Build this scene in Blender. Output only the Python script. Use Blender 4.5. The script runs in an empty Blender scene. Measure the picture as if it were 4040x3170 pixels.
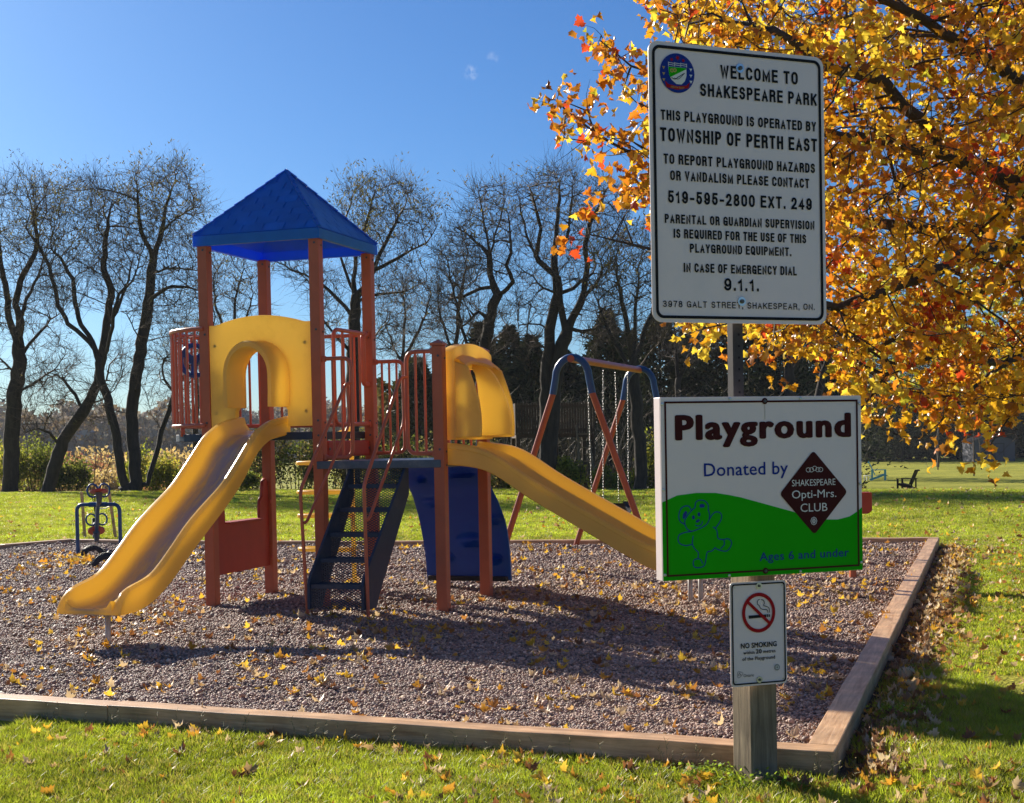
import bpy, math, random
import numpy as np
from mathutils import Vector, Matrix, noise, kdtree
R = math.radians
PI = math.pi
scene = bpy.context.scene
COL = scene.collection
rng = np.random.default_rng(7)
random.seed(7)

# ------------------------------------------------------------------ camera
F_PX, PITCH, ROLL, SHY = 5400.0, -.0283, -.0194, 300.0
_fw = Vector((0, math.cos(PITCH), math.sin(PITCH)))
_u0 = Vector((0, -math.sin(PITCH), math.cos(PITCH)))
_r0 = Vector((1, 0, 0))
RT = _r0 * math.cos(ROLL) + _u0 * math.sin(ROLL)
UP = _u0 * math.cos(ROLL) - _r0 * math.sin(ROLL)
CAM = Vector((0, 0, 1.5))
cd = bpy.data.cameras.new('camera')
cam = bpy.data.objects.new('camera', cd)
COL.objects.link(cam)
m = Matrix((RT, UP, -_fw)).transposed().to_4x4()
m.translation = CAM
cam.matrix_world = m
cd.sensor_width = 36
cd.lens = F_PX / 4040 * 36
cd.shift_y = SHY / 4040
cd.clip_end = 3000
scene.camera = cam

# ------------------------------------------------------------------ sky and sun
SUN_EL = R(25.6)
sdir = Vector((-.615, .789, 0)).normalized()          # towards the sun, on the ground
SUN_AZ = math.atan2(sdir.x, sdir.y)
w = bpy.data.worlds.new('World')
scene.world = w
w.use_nodes = True
nt = w.node_tree
nt.nodes.clear()
sky = nt.nodes.new('ShaderNodeTexSky')
sky.sky_type = 'NISHITA'
sky.sun_disc = False
sky.sun_elevation = SUN_EL
sky.sun_rotation = SUN_AZ
sky.altitude = 300
sky.air_density = 1.0
sky.dust_density = 0.7
sky.ozone_density = 4.0
hs = nt.nodes.new('ShaderNodeHueSaturation')
hs.inputs['Saturation'].default_value = 1.12
bg = nt.nodes.new('ShaderNodeBackground')
bg.inputs['Strength'].default_value = 0.062
wo = nt.nodes.new('ShaderNodeOutputWorld')
nt.links.new(sky.outputs[0], hs.inputs['Color'])
tn = nt.nodes.new('ShaderNodeMixRGB')
tn.blend_type = 'MULTIPLY'
tn.inputs[0].default_value = 1
tn.inputs[2].default_value = (.46, .68, .92, 1)
nt.links.new(hs.outputs[0], tn.inputs[1])
# two tiny wisps of cloud
prev = tn.outputs[0]
tcw = nt.nodes.new('ShaderNodeTexCoord')
nzw = nt.nodes.new('ShaderNodeTexNoise')
nzw.inputs['Scale'].default_value = 180
nzw.inputs['Detail'].default_value = 5
nt.links.new(tcw.outputs['Generated'], nzw.inputs['Vector'])
for (cu, cv, rad_, amt) in ((1858, 286, .0062, .5), (1945, 232, .0052, .3)):
    dvec = (_fw + RT * ((cu - 2020) / F_PX) - UP * ((cv - 1585 - SHY) / F_PX)).normalized()
    ds = nt.nodes.new('ShaderNodeVectorMath'); ds.operation = 'DISTANCE'; ds.inputs[1].default_value = dvec
    nt.links.new(tcw.outputs['Generated'], ds.inputs[0])
    mr_ = nt.nodes.new('ShaderNodeMapRange'); mr_.inputs[1].default_value = rad_; mr_.inputs[2].default_value = 0
    nt.links.new(ds.outputs['Value'], mr_.inputs[0])
    mr2 = nt.nodes.new('ShaderNodeMapRange'); mr2.inputs[1].default_value = .42; mr2.inputs[2].default_value = .70; mr2.inputs[4].default_value = amt
    nt.links.new(nzw.outputs['Fac'], mr2.inputs[0])
    ml = nt.nodes.new('ShaderNodeMath'); ml.operation = 'MULTIPLY'
    nt.links.new(mr_.outputs[0], ml.inputs[0]); nt.links.new(mr2.outputs[0], ml.inputs[1])
    mxw = nt.nodes.new('ShaderNodeMixRGB'); mxw.inputs[2].default_value = (9.5, 9.6, 10, 1)
    nt.links.new(ml.outputs[0], mxw.inputs[0]); nt.links.new(prev, mxw.inputs[1]); prev = mxw.outputs[0]
nt.links.new(prev, bg.inputs['Color'])
nt.links.new(bg.outputs[0], wo.inputs['Surface'])
sl = bpy.data.lights.new('sun', 'SUN')
sl.energy = 5.0
sl.angle = R(.53)
sl.color = (1, .90, .76)
so = bpy.data.objects.new('sun', sl)
COL.objects.link(so)
to_sun = Vector((sdir.x * math.cos(SUN_EL), sdir.y * math.cos(SUN_EL), math.sin(SUN_EL)))
so.rotation_euler = to_sun.to_track_quat('Z', 'Y').to_euler()
so.location = (-20, 30, 30)
vs = scene.view_settings
vs.view_transform = 'Standard'
vs.look = 'None'
vs.exposure = 0.9
vs.gamma = 1
vs.use_curve_mapping = False
scene.cycles.max_bounces = 8
scene.cycles.transparent_max_bounces = 8
scene.cycles.caustics_reflective = False
scene.cycles.caustics_refractive = False

# ------------------------------------------------------------------ helpers
def ray(u, v):
    return _fw + RT * ((u - 2020) / F_PX) - UP * ((v - 1585 - SHY) / F_PX)
def at(u, v, D):                                     # point D metres ahead, seen at survey mark (u, v)
    d = ray(u, v)
    return CAM + d * (D / d.y)
def proj(p):
    d = Vector(p) - CAM
    w_ = d.dot(_fw)
    return (2020 + F_PX * d.dot(RT) / w_, 1885 - F_PX * d.dot(UP) / w_, w_)

def link(o, parent=None):
    COL.objects.link(o)
    if parent is not None:
        o.parent = parent
    return o
def empty(name, loc=(0, 0, 0), rz=0, parent=None):
    o = bpy.data.objects.new(name, None)
    o.empty_display_size = .2
    o.location = loc
    o.rotation_euler = (0, 0, rz)
    return link(o, parent)
def tag(o, label=None, cat=None, group=None, kind=None):
    if label: o['label'] = label
    if cat: o['category'] = cat
    if group: o['group'] = group
    if kind: o['kind'] = kind
    return o

class MB:
    def __init__(s): s.v = []; s.f = []
    def add(s, vs_, fs_):
        b = len(s.v)
        s.v += [tuple(p) for p in vs_]
        s.f += [tuple(b + i for i in f) for f in fs_]
        return s
    def box(s, c, d, rot=None):
        x, y, z = (k / 2 for k in d)
        P = [Vector((a * x, b * y, e * z)) for a in (-1, 1) for b in (-1, 1) for e in (-1, 1)]
        if rot is not None: P = [rot @ p for p in P]
        c = Vector(c)
        return s.add([p + c for p in P], [(0, 1, 3, 2), (4, 6, 7, 5), (0, 4, 5, 1), (2, 3, 7, 6), (0, 2, 6, 4), (1, 5, 7, 3)])
    def bar(s, a, b, w_, h=None, up=(0, 0, 1)):       # rectangular bar between two points
        a, b = Vector(a), Vector(b); h = h or w_
        t = (b - a).normalized(); up = Vector(up)
        if abs(t.dot(up)) > .98: up = Vector((0, 1, 0))
        x = t.cross(up).normalized(); y = x.cross(t)
        P = []
        for q in (a, b):
            P += [q + x * i * w_ / 2 + y * j * h / 2 for i, j in ((-1, -1), (1, -1), (1, 1), (-1, 1))]
        return s.add(P, [(3, 2, 1, 0), (4, 5, 6, 7), (0, 1, 5, 4), (1, 2, 6, 5), (2, 3, 7, 6), (3, 0, 4, 7)])
    def tube(s, path, r, n=8, cap=True, closed=False):
        P = [Vector(p) for p in path]; k = len(P)
        rr = r if isinstance(r, (list, tuple)) else [r] * k
        T = []
        for i in range(k):
            a = P[i - 1] if (i > 0 or closed) else P[i]
            b = P[(i + 1) % k] if (i < k - 1 or closed) else P[i]
            T.append((b - a).normalized())
        nrm = T[0].orthogonal().normalized(); rings = []
        for i in range(k):
            nrm = (nrm - T[i] * nrm.dot(T[i]))
            if nrm.length < 1e-6: nrm = T[i].orthogonal()
            nrm.normalize(); bn = T[i].cross(nrm)
            rings.append([P[i] + (nrm * math.cos(2 * PI * j / n) + bn * math.sin(2 * PI * j / n)) * rr[i] for j in range(n)])
        fs = []
        for i in range(k if closed else k - 1):
            i2 = (i + 1) % k
            fs += [(i * n + j, i * n + (j + 1) % n, i2 * n + (j + 1) % n, i2 * n + j) for j in range(n)]
        if cap and not closed:
            fs += [tuple(reversed(range(n))), tuple((k - 1) * n + j for j in range(n))]
        return s.add([p for rg in rings for p in rg], fs)
    def prism(s, out, d0, d1, axis='y'):             # outline extruded along an axis; out = (a, b) pairs
        n = len(out)
        def P(a, b, d):
            return {'y': (a, d, b), 'x': (d, a, b), 'z': (a, b, d)}[axis]
        return s.add([P(a, b, d0) for a, b in out] + [P(a, b, d1) for a, b in out],
                     [tuple(range(n)), tuple(range(2 * n - 1, n - 1, -1))] + [(i, i + n, (i + 1) % n + n, (i + 1) % n) for i in range(n)])
    def grid(s, rows, closed_u=False):
        k, n = len(rows), len(rows[0])
        fs = []
        for i in range(k - 1):
            for j in range(n if closed_u else n - 1):
                j2 = (j + 1) % n
                fs.append((i * n + j, i * n + j2, (i + 1) * n + j2, (i + 1) * n + j))
        return s.add([p for r_ in rows for p in r_], fs)
    def mesh(s, name='mesh'):
        me = bpy.data.meshes.new(name)
        me.from_pydata(s.v, [], s.f)
        me.update()
        return me
    def build(s, name, mat, parent=None, smooth=False, bevel=0, sub=0, kind=None, angle=None):
        me = s.mesh(name)
        import bmesh
        bm = bmesh.new(); bm.from_mesh(me)
        bmesh.ops.recalc_face_normals(bm, faces=bm.faces)
        bm.to_mesh(me); bm.free()
        if smooth:
            me.polygons.foreach_set('use_smooth', [True] * len(me.polygons))
            if angle: me.set_sharp_from_angle(angle=R(angle))
        o = bpy.data.objects.new(name, me)
        me.materials.append(mat)
        if bevel:
            b = o.modifiers.new('bevel', 'BEVEL'); b.width = bevel; b.segments = 2; b.limit_method = 'ANGLE'; b.angle_limit = R(35)
        if sub:
            q = o.modifiers.new('sub', 'SUBSURF'); q.levels = sub; q.render_levels = sub
        if kind: o['kind'] = kind
        return link(o, parent)

def arc_pts(pts, r, n=5):                            # polyline with rounded corners
    P = [Vector(p) for p in pts]; out = [P[0]]
    for i in range(1, len(P) - 1):
        a, b, c = P[i - 1], P[i], P[i + 1]
        rr = min(r, (a - b).length * .48, (c - b).length * .48)
        p0 = b + (a - b).normalized() * rr; p1 = b + (c - b).normalized() * rr
        for k in range(n + 1):
            t = k / n
            out.append(p0 * (1 - t) ** 2 + b * 2 * t * (1 - t) + p1 * t * t)
    out.append(P[-1]); return out

def flat_mesh(name, outlines, depth, bevel=0, res=1):   # outlines with holes, filled by the curve filler; lies in XY, thickness along Z
    c = bpy.data.curves.new(name, 'CURVE'); c.dimensions = '2D'; c.fill_mode = 'BOTH'
    c.extrude = depth / 2; c.bevel_depth = bevel; c.bevel_resolution = res; c.offset = -bevel
    for o_ in outlines:
        sp = c.splines.new('POLY'); sp.points.add(len(o_) - 1)
        for p, q in zip(sp.points, o_): p.co = (q[0], q[1], 0, 1)
        sp.use_cyclic_u = True
    ob = bpy.data.objects.new(name, c)
    me = bpy.data.meshes.new_from_object(ob)
    bpy.data.objects.remove(ob); bpy.data.curves.remove(c)
    return me
def plate(name, outlines, depth, mat, parent, M=None, bevel=0, smooth=False):
    me = flat_mesh(name, outlines, depth, bevel)
    if M is not None: me.transform(M)
    if smooth:
        me.polygons.foreach_set('use_smooth', [True] * len(me.polygons)); me.set_sharp_from_angle(angle=R(40))
    me.materials.clear(); me.materials.append(mat)
    return link(bpy.data.objects.new(name, me), parent)
XZ = Matrix.Rotation(PI / 2, 4, 'X')                 # XY drawing stood up: y -> z, thickness along y
YZ = Matrix.Rotation(PI / 2, 4, 'Z') @ XZ            # x -> y, y -> z, thickness along x
def mm_rrect(x0, z0, x1, z1, r, n=6):
    out = []
    for cx, cz, a0 in ((x1 - r, z1 - r, 0), (x0 + r, z1 - r, 90), (x0 + r, z0 + r, 180), (x1 - r, z0 + r, 270)):
        out += [(cx + r * math.cos(R(a0 + 90 * k / n)), cz + r * math.sin(R(a0 + 90 * k / n))) for k in range(n + 1)]
    return out
def circ(cx, cz, r, n=24, rz=None):
    rz = rz or r
    return [(cx + r * math.cos(2 * PI * k / n), cz + rz * math.sin(2 * PI * k / n)) for k in range(n)]

# ------------------------------------------------------------------ materials
MATS = {}
def new_mat(name):
    m_ = bpy.data.materials.new(name); m_.use_nodes = True; MATS[name] = m_
    nt_ = m_.node_tree; nt_.nodes.clear()
    return m_, nt_, nt_.nodes, nt_.links
def simple(name, col, rough=.5, metal=0, spec=.5, var=.12, scale=8, bump=0, bscale=60, trans=None, tamt=0, coat=0, dirt=None, damt=.3, coord='Object', stretch=None):
    m_, nt_, N, L = new_mat(name)
    out = N.new('ShaderNodeOutputMaterial'); p = N.new('ShaderNodeBsdfPrincipled')
    tc = N.new('ShaderNodeTexCoord'); src = tc.outputs[coord]
    if stretch:
        mp = N.new('ShaderNodeMapping'); mp.inputs['Scale'].default_value = stretch
        L.new(src, mp.inputs[0]); src = mp.outputs[0]
    nz = N.new('ShaderNodeTexNoise'); nz.inputs['Scale'].default_value = scale; nz.inputs['Detail'].default_value = 6; nz.inputs['Roughness'].default_value = .65
    L.new(src, nz.inputs['Vector'])
    cr = N.new('ShaderNodeValToRGB')
    c = Vector(col[:3])
    cr.color_ramp.elements[0].position = .3; cr.color_ramp.elements[1].position = .7
    cr.color_ramp.elements[0].color = (*(c * (1 - var)), 1); cr.color_ramp.elements[1].color = (*(c * (1 + var)), 1)
    L.new(nz.outputs['Fac'], cr.inputs[0]); cout = cr.outputs[0]
    if dirt is not None:
        n2 = N.new('ShaderNodeTexNoise'); n2.inputs['Scale'].default_value = scale * .6; n2.inputs['Detail'].default_value = 8; n2.inputs['Roughness'].default_value = .7
        L.new(src, n2.inputs['Vector'])
        r2 = N.new('ShaderNodeMapRange'); r2.inputs[1].default_value = .52; r2.inputs[2].default_value = .72; r2.inputs[4].default_value = damt
        L.new(n2.outputs['Fac'], r2.inputs[0])
        mx = N.new('ShaderNodeMixRGB'); mx.inputs[2].default_value = (*dirt, 1)
        L.new(r2.outputs[0], mx.inputs[0]); L.new(cout, mx.inputs[1]); cout = mx.outputs[0]
    L.new(cout, p.inputs['Base Color'])
    p.inputs['Roughness'].default_value = rough; p.inputs['Metallic'].default_value = metal
    p.inputs['Specular IOR Level'].default_value = spec; p.inputs['Coat Weight'].default_value = coat
    if bump:
        n3 = N.new('ShaderNodeTexNoise'); n3.inputs['Scale'].default_value = bscale; n3.inputs['Detail'].default_value = 4
        L.new(src, n3.inputs['Vector'])
        b = N.new('ShaderNodeBump'); b.inputs['Strength'].default_value = bump; b.inputs['Distance'].default_value = .02
        L.new(n3.outputs['Fac'], b.inputs['Height']); L.new(b.outputs[0], p.inputs['Normal'])
    sh = p.outputs[0]
    if trans is not None:
        t = N.new('ShaderNodeBsdfTranslucent'); t.inputs[0].default_value = (*trans, 1)
        ms = N.new('ShaderNodeMixShader'); ms.inputs[0].default_value = tamt
        L.new(p.outputs[0], ms.inputs[1]); L.new(t.outputs[0], ms.inputs[2]); sh = ms.outputs[0]
    L.new(sh, out.inputs[0])
    return m_
def leafy(name, tamt=.45, rough=.45, gain=1.5, spec=.5):   # colour from the point attribute 'col', light shines through
    m_, nt_, N, L = new_mat(name)
    out = N.new('ShaderNodeOutputMaterial'); p = N.new('ShaderNodeBsdfPrincipled')
    a = N.new('ShaderNodeAttribute'); a.attribute_name = 'col'
    L.new(a.outputs['Color'], p.inputs['Base Color']); p.inputs['Roughness'].default_value = rough
    p.inputs['Specular IOR Level'].default_value = spec
    g = N.new('ShaderNodeMixRGB'); g.blend_type = 'MULTIPLY'; g.inputs[0].default_value = 1; g.inputs[2].default_value = (gain, gain, gain * .8, 1)
    L.new(a.outputs['Color'], g.inputs[1])
    t = N.new('ShaderNodeBsdfTranslucent'); L.new(g.outputs[0], t.inputs[0])
    ms = N.new('ShaderNodeMixShader'); ms.inputs[0].default_value = tamt
    L.new(p.outputs[0], ms.inputs[1]); L.new(t.outputs[0], ms.inputs[2]); L.new(ms.outputs[0], out.inputs[0])
    return m_
def wood(name, c1, c2, rough=.7, scale=3, stretch=(1, 12, 12)):
    m_, nt_, N, L = new_mat(name)
    out = N.new('ShaderNodeOutputMaterial'); p = N.new('ShaderNodeBsdfPrincipled')
    tc = N.new('ShaderNodeTexCoord'); mp = N.new('ShaderNodeMapping'); mp.inputs['Scale'].default_value = stretch
    L.new(tc.outputs['Object'], mp.inputs[0])
    nz = N.new('ShaderNodeTexNoise'); nz.inputs['Scale'].default_value = scale; nz.inputs['Detail'].default_value = 8; nz.inputs['Roughness'].default_value = .7; nz.inputs['Distortion'].default_value = .6
    L.new(mp.outputs[0], nz.inputs['Vector'])
    cr = N.new('ShaderNodeValToRGB'); cr.color_ramp.elements[0].position = .32; cr.color_ramp.elements[1].position = .68
    cr.color_ramp.elements[0].color = (*c1, 1); cr.color_ramp.elements[1].color = (*c2, 1)
    L.new(nz.outputs['Fac'], cr.inputs[0])
    n2 = N.new('ShaderNodeTexNoise'); n2.inputs['Scale'].default_value = 5; n2.inputs['Detail'].default_value = 5
    L.new(tc.outputs['Object'], n2.inputs['Vector'])
    r2 = N.new('ShaderNodeMapRange'); r2.inputs[1].default_value = .3; r2.inputs[2].default_value = .7; r2.inputs[3].default_value = .65; r2.inputs[4].default_value = 1.15
    L.new(n2.outputs['Fac'], r2.inputs[0])
    mx = N.new('ShaderNodeMixRGB'); mx.blend_type = 'MULTIPLY'; mx.inputs[0].default_value = 1
    L.new(cr.outputs[0], mx.inputs[1]); L.new(r2.outputs[0], mx.inputs[2])
    L.new(mx.outputs[0], p.inputs['Base Color']); p.inputs['Roughness'].default_value = rough
    b = N.new('ShaderNodeBump'); b.inputs['Strength'].default_value = .5; b.inputs['Distance'].default_value = .006
    L.new(nz.outputs['Fac'], b.inputs['Height']); L.new(b.outputs[0], p.inputs['Normal'])
    L.new(p.outputs[0], out.inputs[0])
    return m_

M_post = simple('brown_red_powder_coat', (.46, .115, .050), .5, var=.10, scale=5, bump=.12, bscale=220, dirt=(.30, .13, .08), damt=.35)
M_rail = simple('brown_red_vinyl', (.50, .125, .065), .38, var=.08, scale=6, bump=.06, bscale=150)
M_redp = simple('dark_red_plastic', (.42, .05, .025), .5, var=.1, scale=4, bump=.1, bscale=150, trans=(.5, .04, .01), tamt=.12)
M_yel = simple('yellow_plastic', (.84, .58, .17), .38, var=.06, scale=3.5, bump=.10, bscale=130, trans=(1, .80, .24), tamt=.50, dirt=(.40, .20, .06), damt=.55)
M_blu = simple('blue_roof_plastic', (.018, .22, .66), .30, var=.12, scale=6, bump=.1, bscale=120, trans=(.0, .16, 1), tamt=.40)
M_shin = simple('blue_shingle_plastic', (.018, .22, .66), .28, var=.15, scale=6, bump=.1, bscale=120, trans=(.0, .16, 1), tamt=.35)
_n = M_shin.node_tree; _p = next(q for q in _n.nodes if q.type == 'BSDF_PRINCIPLED'); _oi = _n.nodes.new('ShaderNodeObjectInfo')
_hv = _n.nodes.new('ShaderNodeHueSaturation'); _mr = _n.nodes.new('ShaderNodeMapRange'); _mr.inputs[3].default_value = .92; _mr.inputs[4].default_value = 1.10
_src = _p.inputs['Base Color'].links[0].from_socket
_n.links.new(_oi.outputs['Random'], _mr.inputs[0]); _n.links.new(_mr.outputs[0], _hv.inputs['Value']); _n.links.new(_src, _hv.inputs['Color']); _n.links.new(_hv.outputs[0], _p.inputs['Base Color'])
M_bluc = simple('deep_blue_plastic', (.004, .07, .29), .42, var=.15, scale=5, bump=.1, bscale=120, trans=(.0, .12, .8), tamt=.14)
M_navy = simple('navy_vinyl_steel', (.012, .035, .075), .55, var=.15, scale=9, bump=.15, bscale=200, dirt=(.12, .11, .1), damt=.35)
M_deck = simple('worn_deck_vinyl', (.06, .10, .15), .35, var=.2, scale=9, bump=.15, bscale=200, dirt=(.25, .26, .27), damt=.5)
M_bluem = simple('blue_painted_steel', (.010, .075, .22), .35, var=.1, scale=6)
M_orm = simple('orange_painted_steel', (.42, .10, .035), .4, var=.12, scale=6)
M_galv = simple('galvanised_steel', (.09, .09, .095), .45, metal=.2, var=.25, scale=20)
M_lightsteel = simple('pale_galvanised_tube', (.42, .41, .40), .5, metal=.2, var=.15, scale=14)
M_steel = simple('bright_zinc_bolt', (.55, .56, .55), .3, metal=.9, var=.15, scale=40)
M_pole = simple('dark_square_steel_tube', (.04, .04, .043), .7, spec=.2, var=.2, scale=20)
M_chain = simple('chain_steel', (.16, .16, .16), .35, metal=.7, var=.2, scale=40)
M_black = simple('black_rubber', (.018, .018, .02), .6, var=.3, scale=14, bump=.4, bscale=60)
M_white = simple('white_sign_face', (.80, .67, .68), .4, var=.025, scale=3, dirt=(.48, .46, .44), damt=.22)
M_ink = simple('black_sign_ink', (.008, .008, .011), .6, var=.1, spec=.15)
M_maroon = simple('maroon_sign_ink', (.050, .003, .003), .6, var=.06, spec=.15)
M_sblue = simple('blue_sign_ink', (.008, .03, .26), .6, var=.06, spec=.15)
M_sgreen = simple('green_sign_ink', (.008, .38, .001), .6, var=.04, scale=3, spec=.06)
M_sred = simple('red_sign_ink', (.38, .004, .008), .6, var=.06, spec=.15)
M_spale = simple('pale_sign_ink', (.72, .70, .70), .5, var=.04)
M_timber = wood('pale_treated_timber', (.42, .22, .095), (.80, .53, .30), .45, 2.2, (1, 14, 14))
M_oldpost = wood('weathered_grey_wood', (.14, .10, .06), (.36, .28, .18), .8, 2.5, (16, 16, 1))
M_dwood = wood('dark_weathered_boards', (.04, .024, .014), (.12, .07, .035), .8, 3, (14, 14, 1))
M_bark = simple('dark_grey_bark', (.036, .028, .022), .9, var=.5, scale=2.5, bump=.9, bscale=14, stretch=(4, 4, 1))
M_twig = simple('grey_brown_twig', (.085, .06, .04), .8, var=.3, scale=2)
M_mbark = simple('maple_bark', (.05, .04, .034), .85, var=.4, scale=6, bump=.7, bscale=30)
M_maple = leafy('maple_leaves', .50, .32, 1.45)
M_fallen = leafy('fallen_leaves', .35, .5, 1.6)
M_leaf = leafy('shrub_leaves', .5, .6, 2.2, .3)
M_pine = leafy('pine_needles', .15, .7, 1.3, .3)
M_far = leafy('far_wood', .2, .9, 1.2, .1)
M_soil = simple('bare_soil', (.05, .035, .022), .95, var=.5, scale=14, bump=.8, bscale=50)

# ------------------------------------------------------------------ many small copies of one shape in one mesh
def rot_mats(n, rx, ry, rz):
    cx, sx = np.cos(rx), np.sin(rx); cy, sy = np.cos(ry), np.sin(ry); cz, sz = np.cos(rz), np.sin(rz)
    M = np.empty((n, 3, 3))
    M[:, 0, 0] = cz * cy; M[:, 0, 1] = cz * sy * sx - sz * cx; M[:, 0, 2] = cz * sy * cx + sz * sx
    M[:, 1, 0] = sz * cy; M[:, 1, 1] = sz * sy * sx + cz * cx; M[:, 1, 2] = sz * sy * cx - cz * sx
    M[:, 2, 0] = -sy; M[:, 2, 1] = cy * sx; M[:, 2, 2] = cy * cx
    return M
def raw_mesh(name, V, T, C=None, k=3):
    me = bpy.data.meshes.new(name)
    nv, nf = len(V), len(T)
    me.vertices.add(nv); me.vertices.foreach_set('co', np.asarray(V, dtype=np.float32).ravel())
    me.loops.add(nf * k); me.loops.foreach_set('vertex_index', np.asarray(T, dtype=np.int32).ravel())
    me.polygons.add(nf)
    me.polygons.foreach_set('loop_start', np.arange(0, nf * k, k, dtype=np.int32))
    me.polygons.foreach_set('loop_total', np.full(nf, k, dtype=np.int32))
    me.update(calc_edges=True)
    if C is not None:
        at_ = me.attributes.new('col', 'FLOAT_COLOR', 'POINT')
        at_.data.foreach_set('color', np.concatenate([C, np.ones((nv, 1))], 1).astype(np.float32).ravel())
    return me
def cloud(name, tv, tf, P, M, S, C, mat, parent=None, kind='stuff'):
    tv = np.asarray(tv, float); tf = np.asarray(tf, int); n = len(P); k = len(tv)
    S = np.asarray(S, float)
    if S.ndim == 1: S = S[:, None, None]
    else: S = S[:, None, :]
    V = np.einsum('nij,nkj->nki', M, tv[None] * S) + np.asarray(P)[:, None, :]
    T = (tf[None] + (np.arange(n) * k)[:, None, None]).reshape(-1, tf.shape[1])
    me = raw_mesh(name, V.reshape(-1, 3), T, np.repeat(C, k, axis=0), tf.shape[1])
    me.materials.append(mat)
    o = link(bpy.data.objects.new(name, me), parent)
    if kind: o['kind'] = kind
    return o
QUAD = ([(-.5, 0, 0), (0, .0, -.12), (.5, 0, 0), (0, 0, 1)], [(0, 1, 3), (1, 2, 3)])
_half = [(.10, .08), (.40, -.03), (.40, .15), (.66, .33), (.53, .43), (.52, .60), (.30, .55), (.31, .75), (.16, .79)]
LOUT = [(0, 0)] + _half + [(0, 1.06)] + [(-a, b) for a, b in reversed(_half)]
def leaf_shape(curl=.3, cup=.2, seed=0):
    r_ = random.Random(seed); V = [(0, .38, 0)] + [(a, b, 0) for a, b in LOUT]
    W = []
    for x, y, z in V:
        z = cup * x * x * 1.5 + curl * (y - .4) ** 2 * (1 if y > .4 else .6) + r_.uniform(-.05, .05)
        W.append((x, y, z))
    n = len(LOUT)
    return W, [(0, i + 1, (i + 1) % n + 1) for i in range(n)]
def fall_cols(n, kind='mix'):
    pal = {'gold': [(.62, .36, .03), (.70, .44, .05), (.52, .26, .03), (.60, .40, .06), (.40, .19, .03), (.66, .30, .03)],
           'mix': [(.62, .38, .04), (.55, .28, .04), (.36, .16, .04), (.46, .30, .16), (.56, .42, .28), (.24, .10, .04), (.70, .46, .06)],
           'pale': [(.46, .33, .20), (.58, .46, .32), (.34, .20, .10), (.20, .10, .05), (.60, .34, .05), (.26, .14, .07)],
           'red': [(.42, .07, .02), (.55, .13, .03), (.50, .22, .03)]}[kind]
    pal = np.array(pal)
    return pal[rng.integers(0, len(pal), n)] * rng.uniform(.75, 1.15, (n, 1))

# ------------------------------------------------------------------ terrain
Z0 = -.07
def sm(t): t = max(0, min(1, t)); return t * t * (3 - 2 * t)
def crest_s(x, y): return (y + .506 * x - 40.9) / 1.12
def terr(x, y):
    z = Z0 - 1.8 * sm(crest_s(x, y) / 16)
    if y > 20: z += .035 * math.sin(x * .31 + y * .17) + .03 * math.sin(x * .13 - y * .23 + 1)
    return z
ys = np.concatenate([np.arange(-14, 20, 2.), np.arange(20, 75, 1.), np.arange(75, 150, 5.), np.geomspace(150, 1500, 16)])
xs = np.concatenate([-np.geomspace(1400, 64, 12), np.arange(-60, 61, 2.), np.geomspace(64, 1400, 12)])
b = MB(); b.grid([[(x, y, terr(x, y)) for x in xs] for y in ys])
def lawn_mat():
    m_, nt_, N, L = new_mat('mown_lawn')
    out = N.new('ShaderNodeOutputMaterial'); p = N.new('ShaderNodeBsdfPrincipled'); tc = N.new('ShaderNodeTexCoord')
    def nz(s, d=4, st=None):
        q = N.new('ShaderNodeTexNoise'); q.inputs['Scale'].default_value = s; q.inputs['Detail'].default_value = d
        if st:
            mp = N.new('ShaderNodeMapping'); mp.inputs['Scale'].default_value = st; L.new(tc.outputs['Object'], mp.inputs[0]); L.new(mp.outputs[0], q.inputs[0])
        else: L.new(tc.outputs['Object'], q.inputs[0])
        return q.outputs['Fac']
    cr = N.new('ShaderNodeValToRGB'); e = cr.color_ramp.elements
    e[0].position = .3; e[0].color = (.26, .29, .03, 1); e[1].position = .72; e[1].color = (.48, .47, .07, 1)
    L.new(nz(.35, 8), cr.inputs[0])
    c2 = N.new('ShaderNodeValToRGB'); e = c2.color_ramp.elements
    e[0].position = .35; e[0].color = (.5, .5, .5, 1); e[1].position = .7; e[1].color = (1.35, 1.3, 1.1, 1)
    L.new(nz(28, 6), c2.inputs[0])
    mx = N.new('ShaderNodeMixRGB'); mx.blend_type = 'MULTIPLY'; mx.inputs[0].default_value = 1
    L.new(cr.outputs[0], mx.inputs[1]); L.new(c2.outputs[0], mx.inputs[2])
    L.new(mx.outputs[0], p.inputs['Base Color']); p.inputs['Roughness'].default_value = .9; p.inputs['Specular IOR Level'].default_value = .15
    bp = N.new('ShaderNodeBump'); bp.inputs['Strength'].default_value = .9; bp.inputs['Distance'].default_value = .05
    L.new(nz(34, 5), bp.inputs['Height']); L.new(bp.outputs[0], p.inputs['Normal'])
    L.new(p.outputs[0], out.inputs[0]); return m_
M_lawn = lawn_mat()
lawn = b.build('lawn', M_lawn, smooth=True); lawn['kind'] = 'structure'

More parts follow.
